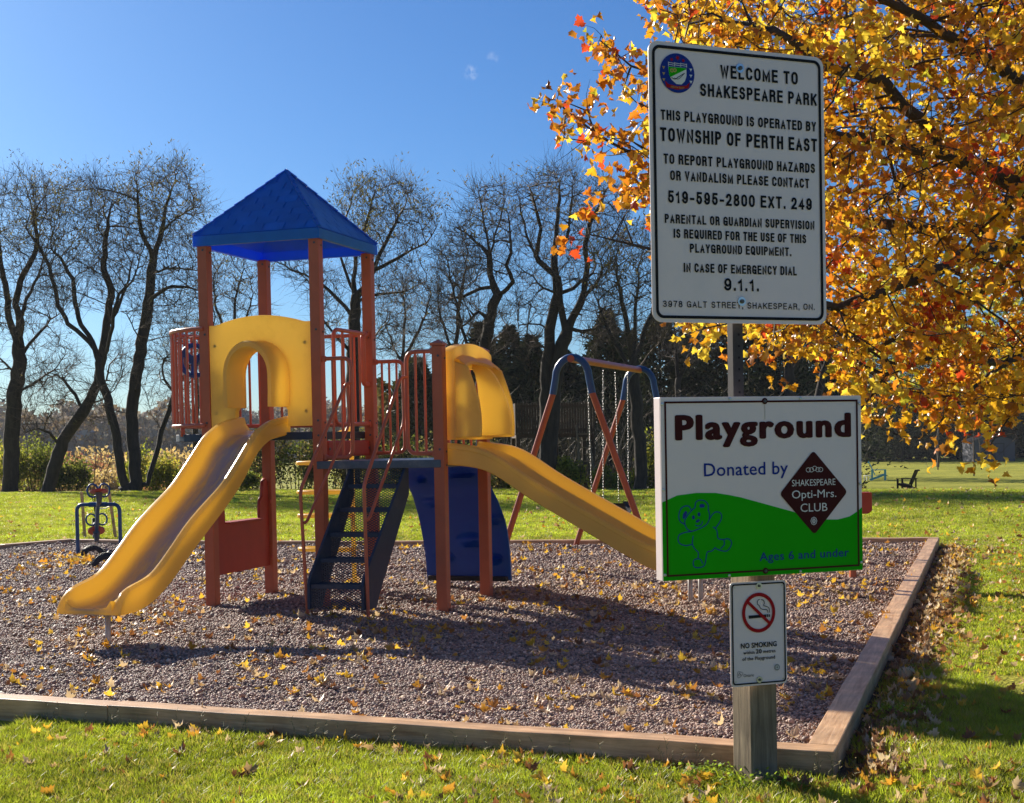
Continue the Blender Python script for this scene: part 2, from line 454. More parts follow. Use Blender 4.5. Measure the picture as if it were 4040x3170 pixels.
# ------------------------------------------------------------------ gravel bed with its timber border
BED = [(1.40, 6.27), (5.68, 18.40), (-1.93, 19.78), (-5.95, 21.0), (-6.95, 21.5), (-8.6, 19.4), (-10.2, 15.0), (-8.2, 9.95)]
def inside(x, y, poly):
    c = False; n = len(poly)
    for i in range(n):
        x1, y1 = poly[i]; x2, y2 = poly[(i + 1) % n]
        if (y1 > y) != (y2 > y) and x < (x2 - x1) * (y - y1) / (y2 - y1) + x1: c = not c
    return c
def inside_np(X, Y, poly):
    c = np.zeros(len(X), bool); n = len(poly)
    for i in range(n):
        x1, y1 = poly[i]; x2, y2 = poly[(i + 1) % n]
        if y1 == y2: continue
        c ^= ((y1 > Y) != (y2 > Y)) & (X < (x2 - x1) * (Y - y1) / (y2 - y1) + x1)
    return c
def gz(x, y):
    z = .034 * noise.noise((x * 1.3, y * 1.3, 0)) + .020 * noise.noise((x * 4, y * 4, 3)) + .006 * noise.noise((x * 11, y * 11, 5))
    z += .035 * math.exp(-((x + 1.7) ** 2 + (y - 11.6) ** 2) / .25)
    z += .02 * math.exp(-((x + 2.9) ** 2 + (y - 10.2) ** 2) / .3)
    return z - .008
def gravel_mat():
    m_, nt_, N, L = new_mat('pea_gravel')
    out = N.new('ShaderNodeOutputMaterial'); p = N.new('ShaderNodeBsdfPrincipled'); tc = N.new('ShaderNodeTexCoord')
    vo = N.new('ShaderNodeTexVoronoi'); vo.inputs['Scale'].default_value = 34; L.new(tc.outputs['Object'], vo.inputs[0])
    cr = N.new('ShaderNodeValToRGB'); e = cr.color_ramp.elements
    e[0].position = 0; e[0].color = (.04, .032, .027, 1); e[1].position = 1; e[1].color = (.15, .125, .11, 1)  # sheet kept very dark: paints the shade in the gaps between pebbles
    s = N.new('ShaderNodeSeparateXYZ'); L.new(vo.outputs['Color'], s.inputs[0]); L.new(s.outputs[0], cr.inputs[0])
    L.new(cr.outputs[0], p.inputs['Base Color']); p.inputs['Roughness'].default_value = .6
    iv = N.new('ShaderNodeMath'); iv.operation = 'SUBTRACT'; iv.inputs[0].default_value = 1; L.new(vo.outputs['Distance'], iv.inputs[1])
    bp = N.new('ShaderNodeBump'); bp.inputs['Strength'].default_value = 1; bp.inputs['Distance'].default_value = .022
    L.new(iv.outputs[0], bp.inputs['Height']); L.new(bp.outputs[0], p.inputs['Normal']); L.new(p.outputs[0], out.inputs[0]); return m_
M_grav = gravel_mat()
G = .1; b = MB(); gx = np.arange(-10.6, 6, G); gy = np.arange(6, 21.8, G)
idx = {}
for i, x in enumerate(gx):
    for j, y in enumerate(gy):
        if inside(x, y, BED): idx[i, j] = len(b.v); b.v.append((float(x), float(y), gz(x, y)))
for (i, j), a in idx.items():
    q = [idx.get((i + 1, j)), idx.get((i + 1, j + 1)), idx.get((i, j + 1))]
    if None not in q: b.f.append((a, *q))
gravel = b.build('gravel_bed', M_grav, smooth=True); gravel['kind'] = 'structure'

def scatter(name, pts, scl, rots, col, inst, mat_kind=None, parent=None):
    """one point mesh, the small shape put on each point by geometry nodes"""
    me = bpy.data.meshes.new(name)
    n = len(pts); me.vertices.add(n); me.vertices.foreach_set('co', np.asarray(pts, dtype=np.float32).ravel())
    a = me.attributes.new('scl', 'FLOAT_VECTOR', 'POINT'); a.data.foreach_set('vector', np.asarray(scl, dtype=np.float32).ravel())
    a = me.attributes.new('rot', 'FLOAT_VECTOR', 'POINT'); a.data.foreach_set('vector', np.asarray(rots, dtype=np.float32).ravel())
    a = me.attributes.new('tint', 'FLOAT_COLOR', 'POINT'); a.data.foreach_set('color', np.concatenate([col, np.ones((n, 1))], 1).astype(np.float32).ravel())
    o = link(bpy.data.objects.new(name, me), parent); o['kind'] = 'stuff'
    ng = bpy.data.node_groups.new(name, 'GeometryNodeTree')
    ng.interface.new_socket('Geometry', in_out='INPUT', socket_type='NodeSocketGeometry')
    ng.interface.new_socket('Geometry', in_out='OUTPUT', socket_type='NodeSocketGeometry')
    N = ng.nodes; L = ng.links
    gi = N.new('NodeGroupInput'); go = N.new('NodeGroupOutput'); ip = N.new('GeometryNodeInstanceOnPoints')
    oi = N.new('GeometryNodeObjectInfo'); oi.inputs['Object'].default_value = inst; oi.inputs['As Instance'].default_value = True
    def att(nm, ty):
        q = N.new('GeometryNodeInputNamedAttribute'); q.data_type = ty; q.inputs['Name'].default_value = nm; return q.outputs[0]
    L.new(gi.outputs[0], ip.inputs['Points']); L.new(oi.outputs['Geometry'], ip.inputs['Instance'])
    L.new(att('scl', 'FLOAT_VECTOR'), ip.inputs['Scale'])
    er = N.new('FunctionNodeEulerToRotation'); L.new(att('rot', 'FLOAT_VECTOR'), er.inputs[0]); L.new(er.outputs[0], ip.inputs['Rotation'])
    L.new(ip.outputs[0], go.inputs[0])
    md = o.modifiers.new('scatter', 'NODES'); md.node_group = ng
    return o
def tinted(name, rough=.6, tamt=0, gain=1.6, spec=.5):
    m_, nt_, N, L = new_mat(name)
    out = N.new('ShaderNodeOutputMaterial'); p = N.new('ShaderNodeBsdfPrincipled')
    a = N.new('ShaderNodeAttribute'); a.attribute_type = 'INSTANCER'; a.attribute_name = 'tint'
    L.new(a.outputs['Color'], p.inputs['Base Color']); p.inputs['Roughness'].default_value = rough; p.inputs['Specular IOR Level'].default_value = spec
    sh = p.outputs[0]
    if tamt:
        g = N.new('ShaderNodeMixRGB'); g.blend_type = 'MULTIPLY'; g.inputs[0].default_value = 1; g.inputs[2].default_value = (gain, gain, gain * .7, 1)
        L.new(a.outputs['Color'], g.inputs[1])
        t = N.new('ShaderNodeBsdfTranslucent'); L.new(g.outputs[0], t.inputs[0])
        ms = N.new('ShaderNodeMixShader'); ms.inputs[0].default_value = tamt
        L.new(p.outputs[0], ms.inputs[1]); L.new(t.outputs[0], ms.inputs[2]); sh = ms.outputs[0]
    L.new(sh, out.inputs[0]); return m_
M_peb = tinted('pebble_stone', .62)
M_grass = tinted('grass_blade', .45, .5, 1.7)

def proto(name, me, mat):                            # the shape a scatter repeats; a child of the stuff it belongs to, hidden inside the ground
    me.materials.append(mat); o = bpy.data.objects.new(name, me); return o
# one pebble
import bmesh
bm = bmesh.new(); bmesh.ops.create_icosphere(bm, subdivisions=1, radius=1)
for v in bm.verts: v.co = Vector((v.co.x * 1.15, v.co.y * .9, v.co.z * .68)) * (1 + .12 * noise.noise(v.co * 2))
pm = bpy.data.meshes.new('pebble'); bm.to_mesh(pm); bm.free(); pm.polygons.foreach_set('use_smooth', [True] * len(pm.polygons))
peb = proto('pebble', pm, M_peb)
def frame_x(D): return -.385 * D - .1, .385 * D + .1
pts = []
N_ = 300000
D = 6.2 * (21.8 / 6.2) ** rng.random(N_ * 2) ** .95
X = rng.uniform(-.39, .31, len(D)) * D
ok = inside_np(X, D, BED)
X, D = X[ok][:N_], D[ok][:N_]
Zg = np.array([gz(x, y) for x, y in zip(X, D)])
n = len(X)
sz = rng.uniform(.0052, .0102, n) * (1 + .75 * np.clip((D - 7) / 11, 0, 1)) * np.where(rng.random(n) < .015, 1.9, 1)
pts = np.stack([X, D, Zg + rng.uniform(-.5, 1.1, n) * sz], 1)
pal = np.array([(.30, .24, .21), (.22, .18, .165), (.40, .33, .30), (.16, .13, .125), (.48, .40, .36), (.34, .24, .19), (.27, .26, .26), (.55, .50, .46)])
tc_ = pal[rng.choice(len(pal), n, p=[.22, .2, .16, .12, .08, .08, .1, .04])] * rng.uniform(.8, 1.15, (n, 1)) * np.array([1.18, .97, .82])
scatter('pebbles', pts, np.stack([sz, sz, sz], 1) * rng.uniform(.8, 1.25, (n, 3)), rng.uniform(-.5, .5, (n, 3)) * [1, 1, 6.3], tc_, peb, parent=gravel)

# border timbers
tb = empty('timber_border', (1.40, 6.2, 0)); tag(tb, 'pale squared timber border round the gravel bed', 'edging')
def timber(p, q, z=.06, w_=.14, h=.16, mat=None):
    p, q = Vector((*p, 0)), Vector((*q, 0)); L_ = (q - p).length - .006; a = math.atan2(q.y - p.y, q.x - p.x)
    bb = MB(); n_ = max(2, int(L_ / .25))
    rows = []
    rr = random.Random(int(p.x * 100 + p.y * 10))
    for k in range(n_ + 1):
        x = -L_ / 2 + L_ * k / n_; dz = rr.uniform(-.0025, .0025); dy = rr.uniform(-.002, .002)
        rows.append([(x, -w_ / 2 + dy, -h), (x, -w_ / 2 + dy, dz), (x, w_ / 2 + dy, dz), (x, w_ / 2 + dy, -h)])
    bb.grid(rows, closed_u=True); k = len(bb.v); bb.f += [(0, 1, 2, 3), (k - 1, k - 2, k - 3, k - 4)]
    o = bb.build('timber', mat or M_timber, tb, bevel=.006)
    o.matrix_parent_inverse = Matrix.Translation(-tb.location)
    c = (p + q) / 2; o.location = (c.x, c.y, z); o.rotation_euler = (0, 0, a); return o
def timber_run(P, joints=(), z=.06, **k):
    a, c = Vector(P[0]), Vector(P[1]); L_ = (c - a).length; cuts = [0] + [j for j in joints if j < L_] + [L_]
    for s_, e_ in zip(cuts, cuts[1:]): timber(a + (c - a) * s_ / L_, a + (c - a) * e_ / L_, z + random.uniform(-.004, .004), **k)
nd = Vector((-.931, .363)); nd.normalize(); rd = Vector((.331, .943)).normalized()
C0 = Vector((1.435, 6.149))                          # outer near corner, top edge
ny = Vector((nd.y, -nd.x)) ; ny = ny if ny.y > 0 else -ny   # towards the bed
rx = Vector((-rd.y, rd.x))                           # towards the bed
timber_run((C0 + ny * .07, C0 + ny * .07 + nd * 10.4), (3.99, 7.6, ))
timber_run((C0 + rx * .07 + rd * .145, C0 + rx * .07 + rd * 12.97), (4.62, 9.2, 11.6))
FR = C0 + rd * 12.97
timber_run(((FR.x - .0, FR.y - .0), (-1.93, 19.78)), (2.4, 4.9))
timber_run(((-1.93, 19.78), (-5.95, 21.0)), (2.2,))
timber_run(((-5.95, 21.0), (-6.95, 21.5)))
timber_run(((-6.95, 21.5), (-8.6, 19.4)), (1.2,))
timber_run(((-8.6, 19.4), (-10.2, 15.0)), (2.3,))
timber_run(((-10.2, 15.0), (-8.25, 9.9)), (2.5,))

# ------------------------------------------------------------------ grass
def tuft_mesh(name, nb, h, spread, wid, seed):
    r_ = random.Random(seed); bb = MB()
    for i in range(nb):
        a = r_.uniform(0, 2 * PI); d0 = r_.uniform(0, spread); x0, y0 = d0 * math.cos(a), d0 * math.sin(a)
        t = r_.uniform(0, 2 * PI); lean = r_.uniform(.1, .8) * h; hh = h * r_.uniform(.55, 1.1); q = r_.uniform(0, PI); wx, wy = wid / 2 * math.cos(q), wid / 2 * math.sin(q)
        mx, my = x0 + lean * .3 * math.cos(t), y0 + lean * .3 * math.sin(t); ex_, ey_ = x0 + lean * math.cos(t), y0 + lean * math.sin(t)
        bb.add([(x0 - wx, y0 - wy, -.01), (x0 + wx, y0 + wy, -.01), (mx + wx * .8, my + wy * .8, hh * .6), (mx - wx * .8, my - wy * .8, hh * .6), (ex_, ey_, hh)], [(0, 1, 2, 3), (3, 2, 4)])
    return bb.mesh(name)
tuft_n = proto('grass_tuft', tuft_mesh('grass_tuft', 14, .05, .03, .0042, 3), M_grass)
tuft_f = proto('grass_clump', tuft_mesh('grass_clump', 16, .06, .11, .011, 5), M_grass)
def bed_near(X, Y):                                   # distance outside the near / right border faces
    d1 = -(X - C0.x) * ny.x - (Y - C0.y) * ny.y      # >0 in front of near border
    d2 = -((X - C0.x) * rx.x + (Y - C0.y) * rx.y)    # >0 right of right border
    return d1, d2
n0 = 42000
X = rng.uniform(-2.8, 2.9, n0); Y = rng.uniform(5.0, 8.9, n0)
d1, d2 = bed_near(X, Y)
ok = ((d1 > .015) | (d2 > .0)) & (np.abs(X) < .42 * Y) & ~((d1 < .015) & (d2 < .02))
bare = np.exp(-np.clip(d2, 0, 9) / .22) * (d1 < 0) * .93 + np.exp(-((X - 1.5) ** 2 + (Y - 5.9) ** 2) / .16) * .75
ok &= rng.random(n0) > bare
nx = np.array([noise.noise((x * 2.3, y * 2.3, 7)) for x, y in zip(X[ok], Y[ok])])
X, Y = X[ok], Y[ok]
def grass_cols(X, Y, k=1.0):
    n = len(X); nn = np.array([noise.noise((x * .8, y * .8, 2)) + .5 * noise.noise((x * 4, y * 4, 2)) for x, y in zip(X, Y)])
    c = np.array([.25, .30, .028])[None] * (1 + .55 * nn[:, None]) * rng.uniform(.55, 1.35, (n, 1))
    y_ = rng.random(n) < .2; c[y_] = np.array([.34, .30, .08]) * rng.uniform(.8, 1.1, (y_.sum(), 1))
    return c * k
n = len(X); s_ = rng.uniform(.65, 1.25, n) * (1 + .3 * nx)
scatter('grass', np.stack([X, Y, np.full(n, Z0)], 1), np.stack([s_ * 1.1, s_ * 1.1, s_], 1), rng.uniform(-.2, .2, (n, 3)) * [1, 1, 30], grass_cols(X, Y), tuft_n, parent=lawn)
# right strip and the lawn behind
def lawn_pts(n0, y0, y1, pw=1.0):
    Y = (y0 ** pw + (y1 ** pw - y0 ** pw) * rng.random(n0)) ** (1 / pw); X = rng.uniform(-.40, .40, n0) * Y
    ok = ~inside_np(X, Y, BED); d1, d2 = bed_near(X, Y)
    ok &= ~((d2 < .02) & (Y < 18.6) & (X > 0)); b_ = np.exp(-np.clip(d2, 0, 9) / .30) * .95 * (Y < 18.5)
    ok &= rng.random(n0) > b_
    return X[ok], Y[ok]
Xa, Ya = lawn_pts(52000, 8.7, 19, 1.0); Xb, Yb = lawn_pts(75000, 18.5, 47, .6)
X = np.concatenate([Xa, Xb]); Y = np.concatenate([Ya, Yb]); n = len(X)
Z = np.array([terr(x, y) for x, y in zip(X, Y)])
s_ = rng.uniform(.6, 1.1, n) * (.55 + .45 * np.clip((Y - 8) / 25, 0, 1.3))
scatter('grass', np.stack([X, Y, Z], 1), np.stack([s_, s_, s_ * .85], 1), rng.uniform(-.2, .2, (n, 3)) * [1, 1, 30], grass_cols(X, Y, 1.05), tuft_f, parent=lawn)
b = MB()
for s_, e_, w0, w1 in ((.0, 12.9, .0, .42),):
    rows = []
    for k in range(60):
        t = s_ + (e_ - s_) * k / 59; q = C0 + rd * t; ww = .30 + .14 * noise.noise((t * 1.2, 3, 0)) 
        rows.append([(q.x - rx.x * j * ww / 5, q.y - rx.y * j * ww / 5, Z0 + .012 - .003 * j + .008 * noise.noise((t * 6, j, 1))) for j in range(6)])
    b.grid(rows)
soil = b.build('soil_strip', M_soil, smooth=True); soil['kind'] = 'structure'

# ================================================================== the play structure (local axes: x along its front, y away, z up)
PS = empty('play_structure', (-2.817, 12.769, 0), -.3183)
tag(PS, 'playground structure with blue pyramid roof, brown-red posts, two yellow slides and metal stairs', 'play structure')
PW = .10
POST = {'A': (0, 0, 3.345), 'B': (1.14, 0, 3.345), 'C': (0, 1.14, 3.345), 'D': (1.14, 1.14, 3.345), 'E': (2.31, 0, 2.33), 'F': (2.31, 1.14, 2.33)}
for k, (x, y, h) in POST.items():
    b = MB(); b.box((x, y, h / 2 - .1), (PW, PW, h + .2))
    po = b.build('post', M_post, PS, bevel=.008)
    if h < 3:
        b = MB(); q = PW / 2 + .008
        b.add([(x - q, y - q, h), (x + q, y - q, h), (x + q, y + q, h), (x - q, y + q, h), (x - q, y - q, h + .022), (x + q, y - q, h + .022), (x + q, y + q, h + .022), (x - q, y + q, h + .022), (x, y, h + .055)],
              [(0, 1, 2, 3), (0, 1, 5, 4), (1, 2, 6, 5), (2, 3, 7, 6), (3, 0, 4, 7), (4, 5, 8), (5, 6, 8), (6, 7, 8), (7, 4, 8)])
        b.build('post_cap', M_post, po)

# ---- roof
RX0, RX1 = -.075, 1.215; EZ0, EZ1, AZ = 3.335, 3.435, 4.10; RC = .57
ap = Vector((RC, RC, AZ - .02))
b = MB()
c4 = [(RX0, RX0), (RX1, RX0), (RX1, RX1), (RX0, RX1)]
ins = .045
c4i = [(RX0 + ins, RX0 + ins), (RX1 - ins, RX0 + ins), (RX1 - ins, RX1 - ins), (RX0 + ins, RX1 - ins)]
for lo, hi in ((EZ0, EZ1 - .01),):
    V = [(x, y, lo) for x, y in c4] + [(x, y, hi) for x, y in c4] + [(x, y, lo) for x, y in c4i] + [(x, y, hi) for x, y in c4i] + [ap, (RC, RC, AZ - .06)]
    Fs = []
    for i in range(4):
        j = (i + 1) % 4
        Fs += [(i, j, 4 + j, 4 + i), (8 + j, 8 + i, 12 + i, 12 + j), (j, i, 8 + i, 8 + j), (4 + i, 4 + j, 16), (12 + j, 12 + i, 17)]
    b.add(V, Fs)
roof = b.build('roof', M_blu, PS)
NC = 9
for side in range(4):
    Rz = Matrix.Rotation(side * PI / 2, 4, 'Z'); ctr = Vector((RC, RC, 0))
    half = (RX1 - RX0) / 2
    base = Vector((0, -half, EZ1)); top = Vector((0, 0, AZ)); up = top - base; L_ = up.length; nrm = Vector((0, -up.z, -up.y)).normalized(); nrm = nrm if nrm.z > 0 else -nrm
    for c in range(NC):
        t0, t1 = c / NC, (c + 1) / NC
        w0, w1 = half * (1 - t0), half * (1 - t1)
        wid = .215; off = (.5 * wid if c % 2 else 0) + .07
        cuts = [-w0] + [x for x in np.arange(-half * 2 + off, half * 2, wid) if -w0 + .05 < x < w0 - .05] + [w0]
        for xa, xb in zip(cuts, cuts[1:]):
            ra, rb = max(-w1, min(w1, xa)), max(-w1, min(w1, xb))
            if xa == -w0: ra = -w1
            if xb == w0: rb = w1
            g = .008
            pa, pb = base + up * t0, base + up * (t1 + .012)
            lowt, hit = .034 + random.uniform(0, .004), .006
            if rb - ra < .002: ra = rb = (ra + rb) / 2; ra -= .001; rb += .001
            P4 = [Vector((xa + (g if xa > -w0 else 0), pa.y, pa.z)), Vector((xb - (g if xb < w0 else 0), pa.y, pa.z)), Vector((rb - (g if rb < w1 else 0), pb.y, pb.z)), Vector((ra + (g if ra > -w1 else 0), pb.y, pb.z))]
            Q4 = [P4[0] + nrm * lowt, P4[1] + nrm * lowt, P4[2] + nrm * hit, P4[3] + nrm * hit]
            bb = MB(); bb.add([Rz @ p + ctr for p in P4 + Q4], [(0, 3, 2, 1), (4, 5, 6, 7), (0, 1, 5, 4), (1, 2, 6, 5), (2, 3, 7, 6), (3, 0, 4, 7)])
            bb.build('shingle', M_shin, roof)
# hip ridge caps, small steps at every course
b = MB()
for i, (x, y) in enumerate(c4):
    a = Vector((x, y, EZ1 + .008)); e = Vector((RC, RC, AZ + .012))
    for c in range(NC):
        b.bar(a + (e - a) * (c / NC), a + (e - a) * ((c + 1) / NC) - Vector((0, 0, .008)), .03, .016)
b.build('ridge_trim', M_blu, roof, kind='stuff')

# ---- decks
b = MB()
n = 18
half_c = [(0, .57)] and [(-.60 * math.sin(PI * k / n), .57 - .60 * math.cos(PI * k / n)) for k in range(n + 1)]
b.prism([(1.085, -.045), (1.085, 1.185), (0.0, 1.185)] + [(x, y) for x, y in reversed(half_c)] + [(0, -.045)], 1.53, 1.60, 'z')
b.build('upper_deck', M_navy, PS, bevel=.006)
b = MB(); b.box((1.73, .57, 1.295), (1.20, 1.26, .07)); b.build('lower_deck', M_deck, PS, bevel=.006)
b = MB()
for y in (.03, 1.11): b.bar((1.17, y, 1.36 + .05), (1.17, y, 1.45), .05)
b = MB(); b.box((1.13, .62, 1.44), (.035, .93, .15)); rs = b.build('riser_panel', M_redp, PS, bevel=.015)
def bolt(p, r=.014, parent=PS, axis='y', mat=None, t=.008):
    bb = MB(); d = {'y': Vector((0, -1, 0)), 'x': Vector((1, 0, 0)), 'z': Vector((0, 0, 1))}[axis]
    p = Vector(p); bb.tube([p, p + d * t * .6, p + d * t], [r, r, r * .6], 10); return bb.build('bolt', mat or M_galv, parent, smooth=False)
for y in (.18, 1.06): bolt((1.15, y, 1.44), parent=rs, axis='x')
b = MB(); 
b.build

# ---- guard rails
def guard(name, P, Q, z0, z1, nb, free='', r=.019, rb=.0125):
    """bent tube loop between two ends, bars inside; free: which ends are rounded ('p', 'q', 'pq')"""
    P, Q = Vector((*P, 0)), Vector((*Q, 0)); Z = Vector((0, 0, 1))
    c = [P + Z * z0, P + Z * z1, Q + Z * z1, Q + Z * z0]
    if free == 'q': path = arc_pts([c[1], c[2], c[3], c[0]], .09)
    elif free == 'p': path = arc_pts([c[2], c[1], c[0], c[3]], .09)
    elif free == 'pq': path = arc_pts([(c[0] + c[3]) / 2, c[0], c[1], c[2], c[3], (c[0] + c[3]) / 2], .09)
    else: path = None
    bb = MB()
    if path: bb.tube(path, r, 10)
    else: bb.tube([c[1], c[2]], r, 10)
    o = bb.build(name, M_rail, PS, smooth=True, angle=50)
    if not path: b2 = MB(); b2.tube([c[0], c[3]], r, 10); b2.build('bottom_rail', M_rail, o, smooth=True, angle=50)
    for k in range(nb):
        t = (k + 1) / (nb + 1); q = P.lerp(Q, t); bb = MB(); bb.tube([q + Z * z0, q + Z * z1], rb, 8); bb.build('bar', M_rail, o, smooth=True, angle=50)
    return o
guard('guard_rail', (1.19, 0), (1.465, 0), 1.36, 2.255, 2, 'q')
guard('guard_rail', (2.26, 0), (2.0, 0), 1.385, 2.285, 2, 'q')
guard('guard_rail', (1.19, 1.14), (1.50, 1.14), 1.385, 2.28, 3, 'q')
guard('guard_rail', (2.26, 1.14), (1.95, 1.14), 1.385, 2.28, 3, 'q')
guard('guard_rail', (1.14, 1.09), (1.14, .33), 1.67, 2.55, 3, 'q')
guard('guard_rail', (.05, 1.14), (1.09, 1.14), 1.67, 2.55, 8)
# hand grip on the back right post
b = MB(); b.tube(arc_pts([(1.14, 1.09, 2.54), (1.14, .985, 2.54), (1.14, .985, 2.06), (1.14, 1.09, 2.06)], .05), .026, 10); b.build('hand_grip', M_rail, PS, smooth=True, angle=50)
# balcony rail: half circle on the left
def hc(a, r=.62): return (-r * math.sin(a), .57 - r * math.cos(a))
b = MB()
for z, r_ in ((2.575, .022), (1.68, .020)):
    b.tube([(.0 if k in (0, 24) else hc(PI * k / 24)[0], hc(PI * k / 24)[1], z) for k in range(25)], r_, 10)
br = b.build('balcony_rail', M_rail, PS, smooth=True, angle=50, kind=None)
b = MB(); b.tube([(hc(PI * k / 24, .61)[0], hc(PI * k / 24, .61)[1], 2.50) for k in range(25)], .010, 8); b.build('inner_rail', M_rail, br, smooth=True)
for k in range(1, 19):
    x, y = hc(PI * k / 19); b = MB(); b.tube([(x, y, 1.68), (x, y, 2.575)], .0135, 8); b.build('bar', M_rail, br, smooth=True, angle=50)
for a in (30, 90, 150):
    x, y = hc(R(a)); b = MB(); b.tube([(x, y, 1.58), (x, y, 1.68)], .012, 8); b.build('rail_foot', M_rail, br, smooth=True)
# blue steering wheel on the balcony
b = MB(); wc = Vector((-.50, .60, 2.33)); wx = Vector((.94, .34, 0)); 
ringp = [wc + wx * .13 * math.cos(2 * PI * k / 24) + Vector((0, 0, .15 * math.sin(2 * PI * k / 24))) for k in range(24)]
b.tube(ringp, .024, 8, closed=True)
for k in range(3):
    a = 2 * PI * k / 3 + .5; b.bar(wc, wc + wx * .12 * math.cos(a) + Vector((0, 0, .14 * math.sin(a))), .06, .02, up=wx.cross(Vector((0, 0, 1))))
sw = b.build('steering_wheel', M_bluc, PS, smooth=True, angle=40)
b = MB(); nn = Vector((-.34, .94, 0)); b.tube([wc - nn * .03, wc + nn * .10], .05, 12); b.build('wheel_hub', M_bluc, sw, smooth=True, angle=40)

# ---- yellow slide panel on the front
def archpts(xl, xr, zs, zt, n=14):                   # from lower left up over to lower right; shoulders at zs
    cx, rx_, rz_ = (xl + xr) / 2, (xr - xl) / 2, zt - zs
    return [(cx - rx_ * math.cos(PI * k / n), zs + rz_ * math.sin(PI * k / n)) for k in range(n + 1)]
top = [(1.09 - 1.04 * k / 20, 2.60 + .075 * max(0, math.sin(PI * min(1, max(0, (k / 20 - .08) / .84)))) ** .8) for k in range(21)]
ap_ = archpts(.39, .77, 2.12, 2.36)
outl = [(.05, 1.655), (.31, 1.655), (.31, 1.80), (.33, 1.83), (.39, 1.83)] + ap_ + [(.77, 1.83), (.82, 1.83), (.84, 1.80), (.84, 1.655), (1.09, 1.655)] + top
yp = plate('slide_panel', [outl], .05, M_yel, PS, Matrix.Translation((0, -.005, 0)) @ XZ, bevel=.012, smooth=True)
b = MB()
inn, outr = [], []
cx = .58
ai = [(.39, 1.83), (.385, 1.98)] + archpts(.385, .775, 2.12, 2.36) + [(.775, 1.98), (.77, 1.83)]
ao = [(.33, 1.83), (.325, 1.98)] + archpts(.325, .835, 2.12, 2.43) + [(.835, 1.98), (.83, 1.83)]
def sc(p, k): return ((p[0] - cx) * k + cx, p[1])
yb, yf = -.02, -.30
rows = [[(*sc(p, 1.18)[:1], yb, p[1] + .02) for p in ao], [(p[0], yb - .06, p[1]) for p in ao], [(p[0], yf + .02, p[1]) for p in ao],
        [((p[0] + (q[0] - p[0]) * .25), yf - .005, (p[1] + (q[1] - p[1]) * .25)) for p, q in zip(ao, ai)], [((p[0] + (q[0] - p[0]) * .8), yf - .005, (p[1] + (q[1] - p[1]) * .8)) for p, q in zip(ao, ai)],
        [(p[0], yf + .02, p[1]) for p in ai], [(p[0], .02, p[1]) for p in ai]]
b.grid(rows)
k_ = len(ao); 
for e in (0, k_ - 1):                                # close the wall thickness at the bottom ends
    b.f.append(tuple(r * k_ + e for r in range(len(rows))))
b.build('hood', M_yel, yp, smooth=True, angle=50)
for x, z in ((.11, 2.41), (1.03, 2.41), (.11, 1.79), (1.03, 1.79)): bolt((x, -.032, z), .016, yp)

# ---- slides: a U section swept along a profile
def slide(name, prof, across, place, mat, M_bed, lanes=((0, 1),), rim=.045):
    """prof: (s, z_rim, z_bottom); across = (c0, c1); place(s, c, z) -> local point"""
    S = []
    for (a, b_) in zip(prof, prof[1:]):
        k = max(2, int(abs(b_[0] - a[0]) / .035))
        for i in range(k): S.append([a[j] + (b_[j] - a[j]) * i / k for j in range(3)])
    S.append(list(prof[-1]))
    A_ = np.array(S)
    for _ in range(8):                               # relax the corners
        B_ = A_.copy(); B_[1:-1] = A_[:-2] * .25 + A_[1:-1] * .5 + A_[2:] * .25; A_ = B_
    c0, c1 = across; rows = []
    for s_, zr, zb in A_:
        sec = []
        zbed = zb + .045
        sec += [(c0, zb + .012), (c0 + .0, zr - .05), (c0 - .012, zr - .045), (c0 - .012, zr - .012), (c0 + .012, zr + .006), (c0 + rim, zr), (c0 + rim + .012, zr - .02)]
        for li, (l0, l1) in enumerate(lanes):
            a, b_ = c0 + (c1 - c0) * l0, c0 + (c1 - c0) * l1
            if li == 0: a = c0 + rim + .012
            if li == len(lanes) - 1: b_ = c1 - rim - .012
            else: b_ -= .03
            if li > 0: a += .03
            sec += [(a + .01, zbed + .06), (a + .045, zbed + .012), (a + .09, zbed), ((a + b_) / 2, zbed - .004), (b_ - .09, zbed), (b_ - .045, zbed + .012), (b_ - .01, zbed + .06)]
            if li < len(lanes) - 1: sec += [(b_ + .012, zr - .035), (b_ + .03, zr - .02), (b_ + .048, zr - .035)]
        sec += [(c1 - rim - .012, zr - .02), (c1 - rim, zr), (c1 - .012, zr + .006), (c1 + .012, zr - .012), (c1 + .012, zr - .045), (c1, zr - .05), (c1, zb + .012), (c1 - .02, zb), ((c0 + c1) / 2, zb - .002), (c0 + .02, zb)]
        rows.append([place(s_, c, z) for c, z in sec])
    b = MB(); b.grid(rows, closed_u=True)
    k = len(rows[0]); n_ = len(rows)
    b.f.append(tuple(range(k))); b.f.append(tuple((n_ - 1) * k + j for j in reversed(range(k))))
    return b.build(name, mat, PS, smooth=True, angle=45)
